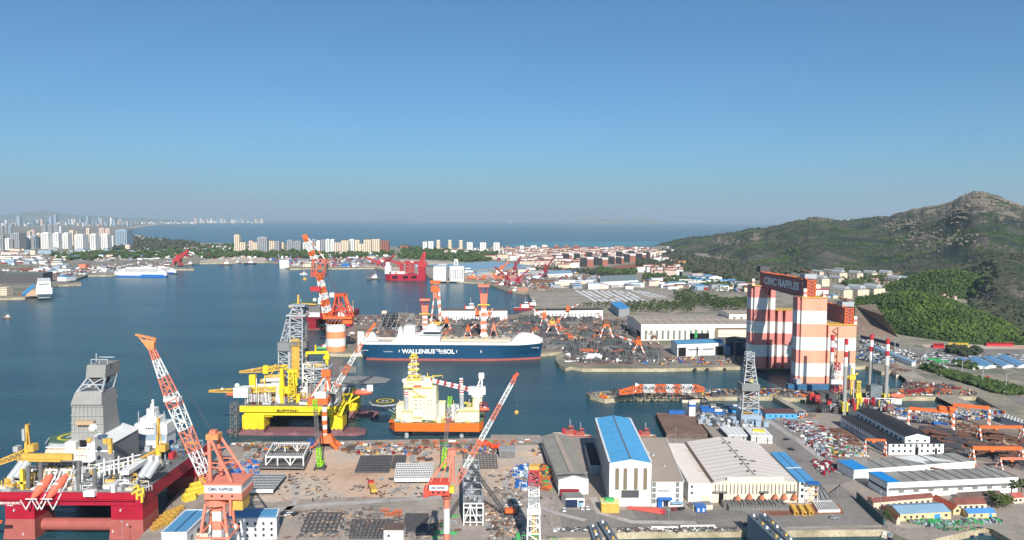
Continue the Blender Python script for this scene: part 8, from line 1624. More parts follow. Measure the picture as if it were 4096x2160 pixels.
# scrap and stock on the right
scr=lambda w:[K(RK[1],'red brown frame '+w,'steel racks'),K(PB[0],'grey pipe bundle '+w,'pipe bundles'),K(PS[0],'stack of dark plates '+w,'plate stacks'),K(RK[2],'galvanised frame '+w,'steel racks'),K(CN['maroon'],'maroon skip '+w,'skips'),K(CN['white'],'white skip '+w,'skips')]
S([m26(1760,430),m26(2100,380),m26(2400,640),m26(2560,860),m26(2300,870),m26(1950,600)],lambda v:10,lambda v:19,scr('in the scrap strip beside the wide road'),a0=-1,a1=1,s0=.3,s1=.5)
S([m33(0,900),m33(250,860),m33(330,1000),m33(560,1110),m33(200,1110),m33(0,1020)],lambda v:11,lambda v:20,scr('left of the small gantry'),a0=-1,a1=1,s0=.3,s1=.5)
S([m33(60,770),m33(260,750),m33(480,960),m33(340,960)],lambda v:9,lambda v:22,[K(PB[1],'rusty pipe bundle beside the black roofed factory','pipe bundles'),K(PS[1],'stack of rusty plates beside the black roofed factory','plate stacks')],a0=-.9,a1=-.6,s0=.4,s1=.6)
S([m33(1300,760),m33(1650,800),m33(2576,1100),m33(2500,1240),m33(1800,1000),m33(1640,1120),m33(1400,900)],lambda v:13,lambda v:26,[K(PS[1],'stack of brown plates under the orange gantries','plate stacks'),K(PS[0],'stack of dark plates under the orange gantries','plate stacks'),K(PB[1],'rusty pipe bundle under the orange gantries','pipe bundles')],a0=-.75,a1=-.6,s0=1.0,s1=1.4,jit=.15)
S([m33(1700,700),m33(1960,760),m33(2576,900),m33(2576,1060),m33(2100,900)],lambda v:12,lambda v:24,[K(PS[1],'stack of brown plates behind the orange gantries','plate stacks'),K(PB[1],'rusty pipe bundle behind the orange gantries','pipe bundles')],a0=-.75,a1=-.6,s0=.7,s1=1,jit=.2)
S([m33(900,510),m33(1600,540),m33(1560,720),m33(1000,640)],lambda v:12,lambda v:26,[K(CN['blue'],'blue container beside the big double gantry','containers'),K(CN['white'],'white container beside the big double gantry','containers'),K(RK[2],'galvanised frame beside the big double gantry','steel racks'),K(TRK['white'],'white truck beside the big double gantry','trucks')],a0=-1,a1=1,s0=.45,s1=.7)
S([zr(3296,1160)(1100,1190),zr(3296,1160)(1640,1250),zr(3296,1160)(1600,1340),zr(3296,1160)(1060,1330)],lambda v:10,lambda v:22,[K(RK[0],'orange frame on the basin pier','steel racks'),K(CN['maroon'],'maroon container on the basin pier','containers'),K(PS[0],'stack of plates on the basin pier','plate stacks'),K(RK[1],'rusty frame on the basin pier','steel racks')],a0=-.4,a1=.4,s0=.6,s1=.9)
S([zr(3296,1160)(460,740),zr(3296,1160)(700,760),zr(3296,1160)(900,930),zr(3296,1160)(700,960),zr(3296,1160)(450,880)],lambda v:10,lambda v:24,[K(SB[2],'long grey steel block right of the gantry','steel blocks'),K(CN['blue'],'blue container right of the gantry','containers'),K(TRK['white'],'white truck right of the gantry','trucks'),K(CB['white'],'white cabin right of the gantry','site cabins')],s0=.7,s1=1)
q_=zr(3296,1160)
h=Hall('truck_shed','long dark blue container row at the foot of the wooded knoll',q_(960,735),q_(970,730),q_(0,700)[1],q_(470,590),NAVY,NAVY,'flat')
h=Hall('depot','pale blue roofed white depot beside the main road',q_(1130,985),q_(1180,975),q_(0,930)[1],q_(640,745),W_WHITE,R_PALEB,'flat')
deck_grid('bright yellow crane part on the cleared strip',[q_(1600,735),q_(1860,735),q_(1860,700),q_(1610,700)],2,10,2,YEL,.1,None,'crane parts');deck_grid('red crane boom part on the cleared strip',[q_(2090,725),q_(2440,725),q_(2440,690),q_(2100,690)],3,14,2,REDP,.1,None,'crane parts');deck_grid('short red crane part on the cleared strip',[q_(1405,750),q_(1545,750),q_(1540,715),q_(1410,715)],3,6,2,REDP,.1,None,'crane parts')
sheet('cleared_strip',[q_(1250,700),q_(2576,700),q_(2576,760),q_(1900,770),q_(1300,740)],.1,G_DIRT);sheet('parking_ground',[q_(950,760),q_(1300,760),q_(2576,760),q_(2576,900),q_(1700,960),q_(1400,930)],.14,G_ASPH)
barge('grey barge with red deck gear in the right basin',[q_(870,1040),q_(1100,1030),q_(1140,1080),q_(930,1090)],4,W_CREAM,DKB)
for X,Y_ in ((900,1010),(960,1035),(1030,1045),(1080,1050)):put(RK[1],P(*q_(X,Y_),4.2),0,'red deck frame on the barge in the right basin',(.7,.7,1.6 if X<910 else .9),'steel racks')
# cars
random.seed(41);cw=[K(CARP['white'],'x','x')]
for r_ in range(12):
 u0=2305+r_*25;v0=1164+(r_%3)*2;u1=u0+76;v1=1206-(r_>8)*16
 for i in range(13):
  if rnd()<.12:continue
  k=i/12;put(CARP['white'],P(u0+(u1-u0)*k,v0+(v1-v0)*k,4.15),0.2,'white car %s from the back in %s diagonal row of far parking lot'%(ordinal(i+1),ordinal(r_+1)),1.7,'white cars in the far parking lot')
for r_ in range(7):
 for i in range(22):
  if rnd()<.15:continue
  u=3740+i*17-r_*6+U(-3,3);v=1404+r_*8+i*.9+U(-1.5,1.5);c=random.choice(['white','white','silver','dark']);put(CARP[c],P(u,v,4.2),U(-.3,.3)+(.5 if r_%2 else -.6),c+' car %s from left in %s row of the crowded lot'%(ordinal(i+1),ordinal(r_+1)),1.15,c+' cars in the crowded lot')
for u,v,c,a,l in ((2257,2043,'white',1.5,'white car parked left of the canteen door'),(2330,2036,'white',1.5,'white car parked right of the canteen front'),(2350,2036,'white',1.6,'white car parked alone at the canteen corner'),(2700,2040,'red',.6,'red car before the lean-to hall'),(2724,2038,'dark',.5,'dark car beside the red one'),(3337,2074,'silver',0,'silver car driving alone on the rust stained apron'),(1137,2056,'dark',.8,'black car beside the office building, nearest it'),(1156,2060,'white',.9,'white car between two black ones by the office'),(1178,2060,'dark',1,'black car by the office, farthest from it'),
                      (3146,1760,'dark',.2,'black car on the wide road behind the beige hall'),(3165,1800,'dark',-.8,'dark car by the blue roofed annex'),(2990,2100,'dark',.3,'dark car near the dock wall')):put(CARP[c],P(u,v,4.1),a,l,1.15)
for i,(X,Y_)in enumerate(((1380,900),(1600,960),(1990,1130),(2100,1180),(2310,1260),(1200,850),(1480,930))):put(TRK['white' if i%2 else 'red']if i%3 else TRK['green'],P(*q_(X+40,Y_+20),4.2),-.62,('green' if i%3==0 else 'white' if i%2 else 'red')+' truck on the long road at right',1.4)
for i in range(14):X=1300+i*62;put(CARP[random.choice(['dark','silver','white'])],P(*q_(X,1020+i*15),4.2),-.65,'car parked along the green verge at right',1.2,'cars along the verge')
# lamps
LM=proto('floodlight_mast','floodlight mast',[('pole',MB(W_GREY).tube((0,0,0),(0,0,28),.35,n=6,r2=.2)),('lamp_head',MB(GALV).tube((0,0,28),(0,0,28.8),1.5,n=10))],'floodlight masts');ST=proto('street_lamp','street lamp',[('pole',MB(GALV).tube((0,0,0),(0,0,10),.22,n=6)),('arm',MB(GALV).bar((0,0,10),(2.6,0,11),.25))],'street lamps')
for u,v in ((2018,2175),(2207,2116),(2674,2124),(2320,1405),(2334,1402),(2391,1404),(2632,1462),(1520,1330),(2118,1310),(1626,1262),(490,2170),(3520,2050),(3354,1800),(2702,1772),(3584,1545),(3760,1560),(4014,1625),(780,1915),(2045,1240),(2587,1162),(2633,1150),(2760,1135),(2770,1165),(245,1110),(215,1120),(1990,1330),(1793,1360),(3410,1812),(3350,1985)):p=P(u,v);put(LM,p,0,'tall grey floodlight mast',(HZ(p,v-(85 if v>2000 else 60 if v>1500 else 52 if v>1290 else 32))-4)/28.5)
for X,Y_ in ((910,820),(1100,890),(1310,960),(1530,1025),(1775,1110),(2040,1190),(2340,1290)):put(ST,P(*q_(X,Y_)),-.6,'curved street lamp along the long road at right',1.7)
# ================================================================ floating dock walls and quay rails at the lower edge
DW=mat('dock_wall_blue',C(120,136,150),.7,var=.08,size=5,streak=1);DT=mat('dock_top',C(96,108,118),.8,var=.12)
def dockwall(label,A_,B_2,w_,ztop,hh):
 a,b_=P(*A_,ztop),P(*B_2,ztop);d=(b_-a).normalized();n_=Vector((-d.y,d.x,0))*w_/2;t=thing('dock_wing_wall',label,'floating dock',(a.x,a.y,0),0,'floating dock walls');q=[a-n_,b_-n_,b_+n_,a+n_];mb=MB(DW);mb.hexa([Vector((p.x,p.y,-2))for p in q],[Vector((p.x,p.y,ztop))for p in q],None,DT);mb.build('wall',t,world=True)
 m2=MB(GALV)
 for s in (-1,1):m2.bar(a+n_*s*.94+Vector((0,0,1.1)),b_+n_*s*.94+Vector((0,0,1.1)),.12)
 m2.build('railing',t,world=True)
 for i in range(7):c=a+(b_-a)*((i+.5)/7);MB([W_WHITE,STEEL,OCHRE][i%3]).box((c.x,c.y,ztop),(1.2,1.4,1)).build('bollard',t,world=True)
dockwall('blue grey wing wall of the floating dock, left of the pair',n26(1310,1020),n26(1720,1400),5,15,12);dockwall('blue grey wing wall of the floating dock, right of the pair',n26(1450,1010),n26(1840,1380),4,13,12);dockwall('dark wing wall of the lower dock, left one',n20(1190,1160),n20(1290,1420),5,5.5,6);dockwall('dark wing wall of the lower dock, right one',n20(1310,1110),n20(1500,1400),5,6,6)
for a,b_,l in ((n26(20,1185),n26(355,1185),'white pipe rail on the lower quay, left one'),(n26(400,1170),n26(830,1165),'white pipe rail on the lower quay, right one')):
 A_,B_2=P(*a,5.2),P(*b_,5.2);t=thing('pipe_rail',l,'pipe',P(*a));MB(W_WHITE).bar(A_,B_2,.7).build('pipe',t,world=True)
 for k in range(6):c=A_+(B_2-A_)*(k/5);MB(W_WHITE).box((c.x,c.y,3.9),(.7,.7,1.6)).build('support',t,world=True)
FEN=proto('tyre_fender','fender',[('tyre',MB(BLACK).tube((0,0,0),(0,-1.4,0),2,n=12)),('hub',MB(STEEL).tube((0,-1.4,0),(0,-1.5,0),.8,n=8))],'tyre fenders')
for X,x0_ in ((1535,2000),(1965,2000),(2510,2000),(580,2600),(735,2600),(960,2600)):put(FEN,P(x0_+X/3.22,1478,2.4)+Vector((0,-.3,0)),0,'black tyre fender hanging on the far quay wall',1)
# ================================================================ vegetation: clumps of leaves, never one smooth ball
def canopy(name,cols,s=.05):
 m=ground_mat(name,cols,s,.9,0,.75);return m
LEAF=canopy('foliage',[C(42,56,38),C(60,78,44),C(84,100,56),C(54,68,44)]);LEAF2=canopy('spring_foliage',[C(48,64,38),C(68,88,44),C(96,112,54),C(54,70,40)],.02);LEAF3=canopy('scrub_foliage',[C(44,52,46),C(62,72,54),C(88,86,70),C(52,60,50)],.02)
BARK=mat('bark',C(90,76,62),.9)
_t=(1+5**.5)/2;ICO=[Vector(v).normalized()for v in ((-1,_t,0),(1,_t,0),(-1,-_t,0),(1,-_t,0),(0,-1,_t),(0,1,_t),(0,-1,-_t),(0,1,-_t),(_t,0,-1),(_t,0,1),(-_t,0,-1),(-_t,0,1))]
ICF=[(0,11,5),(0,5,1),(0,1,7),(0,7,10),(0,10,11),(1,5,9),(5,11,4),(11,10,2),(10,7,6),(7,1,8),(3,9,4),(3,4,2),(3,2,6),(3,6,8),(3,8,9),(4,9,5),(2,4,11),(6,2,10),(8,6,7),(9,8,1)]
def clump(mb,c,r,sz=.8):
 mb.add([(c[0]+v.x*r*U(.6,1.25),c[1]+v.y*r*U(.6,1.25),c[2]+v.z*r*sz*U(.6,1.25))for v in ICO],[f for f in ICF if rnd()<.93])
def tree_proto(h,m,seed,nm='broadleaf_tree'):
 random.seed(seed);a=MB(BARK);a.tube((0,0,0),(0,0,h*.5),h*.035,n=6,r2=h*.018)
 for i in range(4):an=i*1.6+U(0,1);a.tube((0,0,h*.35),(math.cos(an)*h*.22,math.sin(an)*h*.22,h*.62),h*.018,n=5,r2=h*.006)
 b_=MB(m)
 for i in range(34):
  an=U(0,6.28);q=U(0,1)**.5;z=U(.38,1.0);w=h*.36*math.sin(math.pi*min(1,(z-.25)/.85))**.6*q;clump(b_,(math.cos(an)*w,math.sin(an)*w,h*z),h*U(.055,.11))
 return proto(nm,'tree',[('trunk',a),('crown',b_)],'trees')
TRE=[tree_proto(9,LEAF,1),tree_proto(8,LEAF2,2),tree_proto(10,LEAF,3)]
random.seed(123)
def trees(poly,dv,du,where,s0=.8,s1=1.3,dens=1.0):
 def f(u,v):
  if rnd()<dens:k=random.choice([0,1,2]);put(TRE[k],P(u,v,3.9),U(0,6),('dark green','light spring green','tall full crowned')[k]+' tree '+where,U(s0,s1),'trees '+where)
 fill(poly,lambda v:dv,lambda v:du,f)
trees([(2310,1224),(2440,1222),(2445,1236),(2310,1238)],8,15,'behind the white two storey workshop')
trees([(2500,1222),(2560,1222),(2700,1218),(2780,1232),(2780,1252),(2520,1250)],8,14,'behind the beige fabrication hall',1,1.5)
trees([(2690,1186),(2760,1180),(2860,1206),(3004,1212),(3004,1244),(2860,1246),(2780,1226),(2700,1214)],8,14,'in the green belt left of the gantry',1.2,1.9)
trees([(2740,1150),(2860,1146),(3000,1160),(3000,1180),(2840,1172),(2760,1166)],10,24,'between the pale sheds',.9,1.4,.7)
trees([(3320,1110),(3480,1118),(3560,1140),(3480,1150),(3330,1140)],10,22,'among the white walk-up blocks',.8,1.2,.7)
trees([n33(2380,700),n33(2576,720),n33(2540,780),n33(2380,760)],12,20,'at the end of the nearer low hall',.8,1.1);trees([n33(2150,870),n33(2400,900),n33(2400,1000),n33(2200,980)],14,22,'among the village roofs',.7,1);trees([n33(1520,740),n33(1660,745),n33(1650,770),n33(1500,770)],8,18,'by the hipped maroon roof',.5,.7);trees([n33(760,1080),n33(900,1110),n33(880,1150),n33(780,1130)],12,18,'beside the green wall',.5,.7)
def woods(name,poly,n,r0,r1,m,zf=None,label=None):
 mb=MB(m);c=0;us=[p[0]for p in poly];vs_=[p[1]for p in poly];tries=0
 while c<n and tries<n*12:
  tries+=1;u,v=U(min(us),max(us)),U(min(vs_),max(vs_))
  if not inpoly(u,v,poly):continue
  c+=1;p=P(u,v,4)
  for k in range(3):r=U(r0,r1);clump(mb,(p.x+U(-r,r),p.y+U(-r,r),p.z+r*U(.3,1.3)),r)
 o=mb.build(name);o['kind']='stuff';return tag(o,label or 'belt of trees and bushes','trees',None,'stuff')
woods('woodland',[zA(650,640),zA(1600,610),zA(2500,560),zA(2576,640),zA(2000,700),zA(1500,690),zA(1100,730),zA(700,720)],230,6,12,LEAF,None,'ragged tree cover among the yards behind the left port')
woods('woodland',[zA(1650,400),zA(2576,500),zA(2576,550),zA(1700,600),zA(1450,590)],420,6,13,LEAF3,None,'dark coastal woods beyond the high-rise cluster')
woods('woodland',[zB(0,530),zB(440,520),zB(900,600),zB(1300,600),zB(2500,620),zB(2500,665),zB(1300,700),zB(860,690),zB(560,660),zB(100,700),zB(0,690)],480,5,12,LEAF,None,'tree belt below the towers along the bay')
woods('woodland',[zC(0,540),zC(280,570),zC(900,620),zC(1260,640),zC(900,740),zC(500,710),zC(0,690)],420,6,13,LEAF,None,'broad green trees below the white towers')
woods('woodland',[zC(700,690),zC(1160,700),zC(1180,730),zC(760,730)],60,5,10,LEAF,None,'trees before the pale blue sheds');woods('woodland',[zD(0,830),zD(200,870),zD(450,850),zD(440,900),zD(0,900)],160,5,9,LEAF,None,'dark hedge of trees behind the grey exhibition hall')
woods('woodland',[zD(520,700),zD(700,740),zD(1040,780),zD(1500,820),zD(2040,860),zD(2040,980),zD(1640,970),zD(1300,880),zD(900,860),zD(460,800)],420,5,10,LEAF3,None,'scrub and gardens at the foot of the hills');woods('woodland',[zD(580,900),zD(1000,940),zD(1500,1010),zD(1700,1060),zD(1300,1080),zD(900,1010),zD(560,960)],220,4,8,LEAF,None,'trees along the road behind the car park')
woods('roadside_bushes',[q_(1250,985),q_(1380,990),q_(1860,1120),q_(2576,1300),q_(2576,1352),q_(2300,1352),q_(1900,1230),q_(1500,1100),q_(1260,1030)],420,1.6,3.4,LEAF,None,'bushes along the long road at right');woods('roadside_bushes',[q_(1700,950),q_(1950,985),q_(1960,1030),q_(1700,985)],60,2,4,LEAF,None,'bushes before the blue roofed huts');woods('roadside_bushes',[q_(1600,760),q_(1760,770),q_(1990,790),q_(1980,860),q_(1850,860),q_(1620,820)],60,3,5,LEAF3,None,'dark bushes in the crowded lot')
woods('scrub',[q_(1900,100),q_(2576,100),q_(2576,660),q_(2100,560),q_(1960,420)],500,3,7,LEAF3,None,'open scrub right of the wooded knoll');woods('woodland',[zr(3200,740,2.875)(300,930),zr(3200,740,2.875)(900,930),zr(3200,740,2.875)(1400,1000),zr(3200,740,2.875)(1360,1100),zr(3200,740,2.875)(1000,1180),zr(3200,740,2.875)(560,1180),zr(3200,740,2.875)(360,1100)],260,4,8,LEAF,None,'trees between the walk-up blocks and the village')
random.seed(55)
for i,(cx,cy,sx,sy,h,sd)in enumerate(KN):
 mb=MB(LEAF2 if i==0 else LEAF);n=(9000,4200)[i]
 for _ in range(n):
  a,b_=U(-1,1),U(-1,1)
  if math.hypot(a,b_)>.97:continue
  x,y=cx+a*sx,cy+b_*sy;r=random.choice([U(1.2,2.2),U(1.8,3.8)])*(1 if i==0 else 1.3);mb.cur=LEAF if noise.noise((x/38,y/38,4))+U(-.25,.25)<(-.05 if i==0 else .2)else LEAF2;clump(mb,(x,y,kz(x,y,cx,cy,sx,sy,h,sd)+r*.5),r,1.0)
 o=mb.build('woodland');tag(o,('bright green wood covering the near knoll behind the gantry','green wood on the round knoll below the mountain')[i],'trees',None,'stuff')
mb=MB(LEAF3);mb2=MB(LEAF)
for i in range(15000):
 u=U(2625,4180);t_=U(.02,1.0);df,dr=lerp_t(DFOOT,u),lerp_t(DRIDG,u);y=df+(dr-df)*t_;x=PD(u,1000,y).x
 if noise.noise((x/160,y/160,7.7))<-.12+.25*t_*(u>3500):continue
 z=hill_h(u,y);r=U(3,8);k=mb if noise.noise((x/300,y/300,3))<.1 else mb2
 k.add([(x+r,y,z),(x,y+r,z),(x-r,y,z),(x,y-r,z),(x+U(-2,2),y,z+r*U(.7,1.2))],[(0,1,4),(1,2,4),(2,3,4),(3,0,4)])
for m_,l in ((mb,'dark pines and scrub spread over the hillside'),(mb2,'lighter green trees spread over the hillside')):o=m_.build('hillside_scrub');tag(o,l,'trees',None,'stuff')
# cut slope and rock outcrops
rk=MB(G_CUT);rk.add([P(3420,1340),P(3592,1350),PD(3532,1262,1150),PD(3500,1216,1230),PD(3420,1222,1230)],[(0,1,2,3,4)])
o=rk.build('hillside');o['kind']='structure'
ROCK=ground_mat('rock',[C(104,96,88),C(138,128,114),C(118,102,90)],.03,.95,2.0,.7)
random.seed(66)
for u0,v0,du_,dv_,n,lab in ((3925,800,60,36,60,'bare tan rock outcrops under the summit'),(3840,860,30,26,26,'pale scree streaks left of the summit face'),(2900,968,60,14,26,'pale quarry scar on the lower hill'),(3025,955,16,22,16,'narrow rock scar beside the quarry'),(3300,878,60,10,20,'small rocks near the far ridge'),(3600,900,80,30,26,'scattered rocks on the middle ridge'),(3750,960,160,30,30,'broken rocks on the lower slope'),(2850,1036,60,10,16,'low red rocks at the foot of the hill')):
 mb=MB(ROCK)
 for i in range(n*4):
  u=u0+random.gauss(0,.5)*du_;v=v0+random.gauss(0,.5)*dv_;df,dr=lerp_t(DFOOT,u),lerp_t(DRIDG,u);best=None
  for k in range(60):
   y=df+(dr-df)*k/59;p=PD(u,v,y)
   if hill_h(u,y)>=p.z:best=(p.x,y,hill_h(u,y));break
  if best:r=U(2.5,7);mb.add([(best[0]+r*U(-1.4,-.5),best[1],best[2]-2),(best[0]+r*U(.5,1.4),best[1],best[2]-2),(best[0]+r*U(.2,.9),best[1]+r,best[2]+r*.9),(best[0]-r*U(.2,.9),best[1]+r,best[2]+r*.9),(best[0],best[1]-r*.3,best[2]+r*.4)],[(0,1,4),(1,2,4),(2,3,4),(3,0,4)])
 o=mb.build('rock_outcrop');tag(o,lab,'rocks',None,'stuff')
sand=MB(mat('sand_heap',C(206,180,140),.9));p=P(*zC(1180,815));sand.tube((0,0,0),(0,0,7),34,n=14,r2=6);o=sand.build('sand_heap');o.location=p;tag(o,'cream sand heap before the very long low shed','sand heap',None,'stuff',p)
woods('scrub',[(2650,1000),(2720,1005),(2800,1030),(3000,1062),(3240,1078),(3240,1096),(2980,1100),(2800,1085),(2740,1078),(2650,1052)],700,4,9,LEAF3,None,'gardens and scrub between the town and the hills')
woods('scrub',[(2060,1078),(2240,1080),(2400,1078),(2540,1100),(2400,1104),(2200,1084)],120,3,7,LEAF3,None,'bushes along the town road above the repair yard')
woods('woodland',[(2760,1120),(3010,1130),(3010,1162),(2760,1146)],160,3,7,LEAF,None,'trees between the sheds left of the gantry top')
woods('scrub',[q_(450,60),q_(560,40),q_(640,60),q_(560,140),q_(440,160)],60,2,5,LEAF,None,'trees between the gantry and the knoll')
# ================================================================ small loose material that nobody could count
MX=[STEEL,STEEL2,RUST,W_WHITE,GALV,OCHRE,ORANGE,BLUEP,DRED,W_TAN,W_BLUEG,GREENP]
def debris(name,poly,n,s0,s1,label,ms=None,z=4.05,tall=.6,long=.35,ang=None):
 ms=ms or [0,0,0,1,1,1,2,2,3,4,9,9,5,6,7,8];mb=MB(STEEL);c=tr=0;us=[p[0]for p in poly];vs_=[p[1]for p in poly]
 while c<n and tr<n*15:
  tr+=1;u,v=U(min(us),max(us)),U(min(vs_),max(vs_))
  if not inpoly(u,v,poly):continue
  p=P(u,v,z)
  if noise.noise((p.x/24,p.y/24,1.3))<-.12:continue
  c+=1;s=U(s0,s1);m=MX[random.choice(ms)];r=U(0,3.14)if ang is None else ang+random.gauss(0,.12)
  if rnd()<long:mb.box(tuple(p),(s*U(2,4.5),s*.35,s*U(.2,.5)),m,r)
  else:mb.box(tuple(p),(s*U(.6,1.6),s*U(.5,1.2),s*U(.2,1)*tall),m,r)
 o=mb.build(name);tag(o,label,'loose materials',None,'stuff');return o
random.seed(314)
D=debris;q_=zr(3296,1160)
D('loose_materials',[n7(700,120),n7(2576,110),n14(2300,90),n20(540,140),n20(520,300),n14(2150,300),n14(1450,250),n14(0,260),n7(1800,240),n7(900,340),n7(640,340)],950,.5,2.2,'small crates and offcuts strewn along the back of the near yard',tall=1)
D('loose_materials',[n7(1100,500),n7(1700,500),n7(2300,520),n14(560,660),n14(1080,650),n14(1080,800),n14(0,830),n7(1500,880),n7(1300,820)],200,.4,1.7,'loose steel offcuts on the dirt of the near yard',[0,0,1,2,2,9])
D('loose_materials',[n14(1720,470),n14(2280,440),n14(2260,760),n14(2150,1340),n14(1780,1340),n14(1740,900)],300,.4,1.8,'loose steel and timber around the crawler crane',[0,1,2,2,3,9])
D('loose_materials',[n7(1400,960),n14(600,940),n14(1180,940),n14(1180,1340),n7(1400,1340)],520,.4,1.8,'loose steel between the girder grids',[0,0,1,1,2,9])
D('loose_materials',[n20(180,420),n20(370,420),n20(370,700),n20(280,720),n20(200,600)],260,.8,2.4,'heap of blue and white pipes left of the white derrick',[7,7,3,4,10],tall=1.6);D('loose_materials',[n20(500,440),n20(640,460),n20(740,640),n20(740,740),n20(520,740)],320,.8,2.6,'heap of orange scrap right of the white derrick',[6,6,2,5,11,0],tall=1.8)
D('loose_materials',[n7(640,340),n7(1060,330),n7(1060,540),n7(900,540),n7(640,520)],240,.8,2.2,'blue and orange tarpaulined goods beside the deck module',[7,7,6,3,10],tall=1.3)
D('scrap_heap',[m26(1730,430),m26(2000,400),m26(2420,640),m26(2576,850),m33(160,900),m33(20,840),m26(2300,900),m26(1950,620)],1500,.7,2.6,'long scrap strip of pale and red pipes beside the wide road',[3,4,4,8,1,10,0,2],tall=1.2);D('scrap_heap',[m33(0,880),m33(230,850),m33(560,1110),m33(200,1110),m33(0,1020)],700,.6,2.4,'scrap left of the small orange gantry',[3,4,8,1,11,5,0],tall=1.2)
D('scrap_heap',[m26(2110,910),m26(2350,950),m26(2420,1010),m26(2250,1100),m26(2120,1000)],220,.7,2.2,'red and grey scrap beside the white trailer',[8,8,1,3,0],tall=1.4)
D('loose_materials',[m33(60,770),m33(260,750),m33(480,960),m33(500,1080),m33(340,990)],420,.8,2.2,'brown steel strips beside the black roofed factory',[2,2,0,1],ang=-.72,long=.8)
D('steel_stock',[m33(1300,760),m33(1650,800),m33(2576,1130),m33(2576,1300),m33(1800,1000),m33(1900,1130),m33(1560,1080),m33(1560,920)],1500,1.2,3.2,'countless grey and brown profiles under the orange gantries',[0,0,1,1,2],ang=-.68,long=.75,tall=1.2);D('steel_stock',[m33(1700,680),m33(2000,740),m33(2576,900),m33(2576,1080),m33(2100,920),m33(1900,900)],900,1.2,3.0,'brown steel profiles behind the orange gantries',[2,2,0,1,9],ang=-.68,long=.8,tall=1.2)
D('loose_materials',[m33(620,460),m33(1600,540),m33(2100,540),m33(2500,560),m33(2500,640),m33(1700,640),m33(1000,620),m33(800,540)],800,.7,2.4,'crates and skips between the basin and the gantries',[7,3,4,1,10,0,8,5],tall=1.3)
D('loose_materials',[m26(1300,360),m26(1760,380),m26(2500,300),m26(2576,250),m26(1950,240),m26(1900,330)],380,.6,2,'odds and ends behind the blue site building',tall=1.2);D('loose_materials',[m26(640,330),m26(1200,380),m26(1440,420),m26(1200,500),m26(900,470),m26(700,430)],600,.8,2.6,'pale steelwork around the grey derrick base',[10,4,1,3,0],tall=1.8)
D('loose_materials',[(2360,1574),(2480,1562),(3090,1560),(3280,1556),(3286,1588),(3090,1584),(2500,1587),(2420,1594)],1100,.8,2.6,'loose gear along the long pier',tall=1.2)
D('loose_materials',[q_(1060,1180),q_(1640,1230),q_(1960,1330),q_(1960,1352),q_(940,1352)],600,.8,2.6,'loose gear on the basin pier',[1,0,8,1,3,2,0,9,6],tall=1.3)
D('fishing_gear',[n33(1020,1100),n33(1640,1090),n33(2230,1070),n33(2300,1130),n33(1700,1160),n33(1500,1220),n33(1000,1140)],520,.5,1.6,'heaps of green nets and crates on the fishing quay',[11,11,1,10,4,0],tall=1.2);D('fishing_gear',[n33(900,1180),n33(1200,1200),n33(1900,1200),n33(2050,1190),n33(2000,1215),n33(1240,1230)],160,.4,1.4,'nets along the fishing quay edge',[11,1,9,0])
D('loose_materials',[n20(640,760),n20(780,780),n20(780,830),n20(520,820)],60,.6,1.8,'bins by the low wall',tall=1.2);D('quay_gear',[n20(1500,1210),n26(1130,1195),n26(1130,1230),n20(1520,1245)],320,.4,1.5,'hoses and bollards along the lower quay edge',[0,0,1,2,3]);D('quay_gear',[n20(700,1205),n20(1160,1205),n20(1150,1235),n20(700,1240)],160,.5,1.6,'fenders and gear on the short lower quay',[0,0,1,3])
D('loose_materials',[z2_(110,370),z2_(1500,370),z2_(1640,430),z2_(1640,600),z2_(1560,660),z2_(200,660),z2_(60,500)],1900,1.2,4.0,'dense loose steel across the far yard',[0,0,0,0,0,1,1,2,9],tall=1.3,ang=0);D('loose_materials',[z2_(560,690),z2_(1700,680),z2_(2060,780),z2_(2060,930),z2_(1100,950),z2_(850,920),z2_(830,800),z2_(560,760)],1500,1.2,3.6,'dense loose steel beside the far dock',[0,0,0,0,1,1,2,3],tall=1.5,ang=0)
D('loose_materials',[z1_(100,350),z1_(900,350),z1_(1180,380),z1_(2480,380),z1_(2400,620),z1_(480,610),z1_(100,640)],2200,1.2,4.0,'loose steel and frames behind the blue ship',[0,0,0,1,1,1,2,9,4],tall=1.3,ang=0)
D('loose_materials',[z2_(2150,880),z3_(1150,860),z3_(1190,960),z2_(2050,960)],320,1,3,'loose steel before the paint shed',tall=1.2);D('loose_materials',[zC(1080,985),zC(1640,900),zC(2576,900),zC(2560,1030),zC(1700,1100),zC(1300,1030)],1100,2,6,'materials in the repair yard beyond the quay',[0,0,1,2,8,3,9,10],tall=1.1,ang=.1)
D('loose_materials',[zC(860,880),zC(1300,860),zC(1660,820),zC(2300,800),zC(2300,900),zC(1650,940),zC(1060,970),zC(860,960)],900,2,6,'materials around the red harbour cranes',[5,5,0,1,8,3,6],tall=1.3,ang=.1);D('loose_materials',[zA(560,960),zA(1200,880),zA(2150,790),zA(2250,720),zA(1300,780),zA(700,840),zA(0,850),zA(0,1000)],900,2.5,8,'trucks, stacks and sheds on the left port quay',[3,3,1,2,8,0,10],tall=.9)
D('loose_materials',[zB(820,690),zB(2300,680),zB(2500,740),zB(2050,800),zB(1200,790),zB(860,730)],500,2.5,8,'boats, sheds and gear on the upper harbour shore',[3,3,8,10,1,7,8],tall=1.2)
D('scattered_cars',[q_(600,690),q_(960,760),q_(1400,900),q_(1700,960),q_(1600,1010),q_(1000,900),q_(600,800)],500,1.4,2.6,'vehicles and stacks along the road below the knoll',[3,1,0,10,2,3],tall=1,long=.1);D('loose_materials',[q_(450,620),q_(700,700),q_(900,930),q_(700,960),q_(460,900)],400,1.2,3.4,'stacked steel right of the gantry',[0,0,1,10,3],tall=1.4)
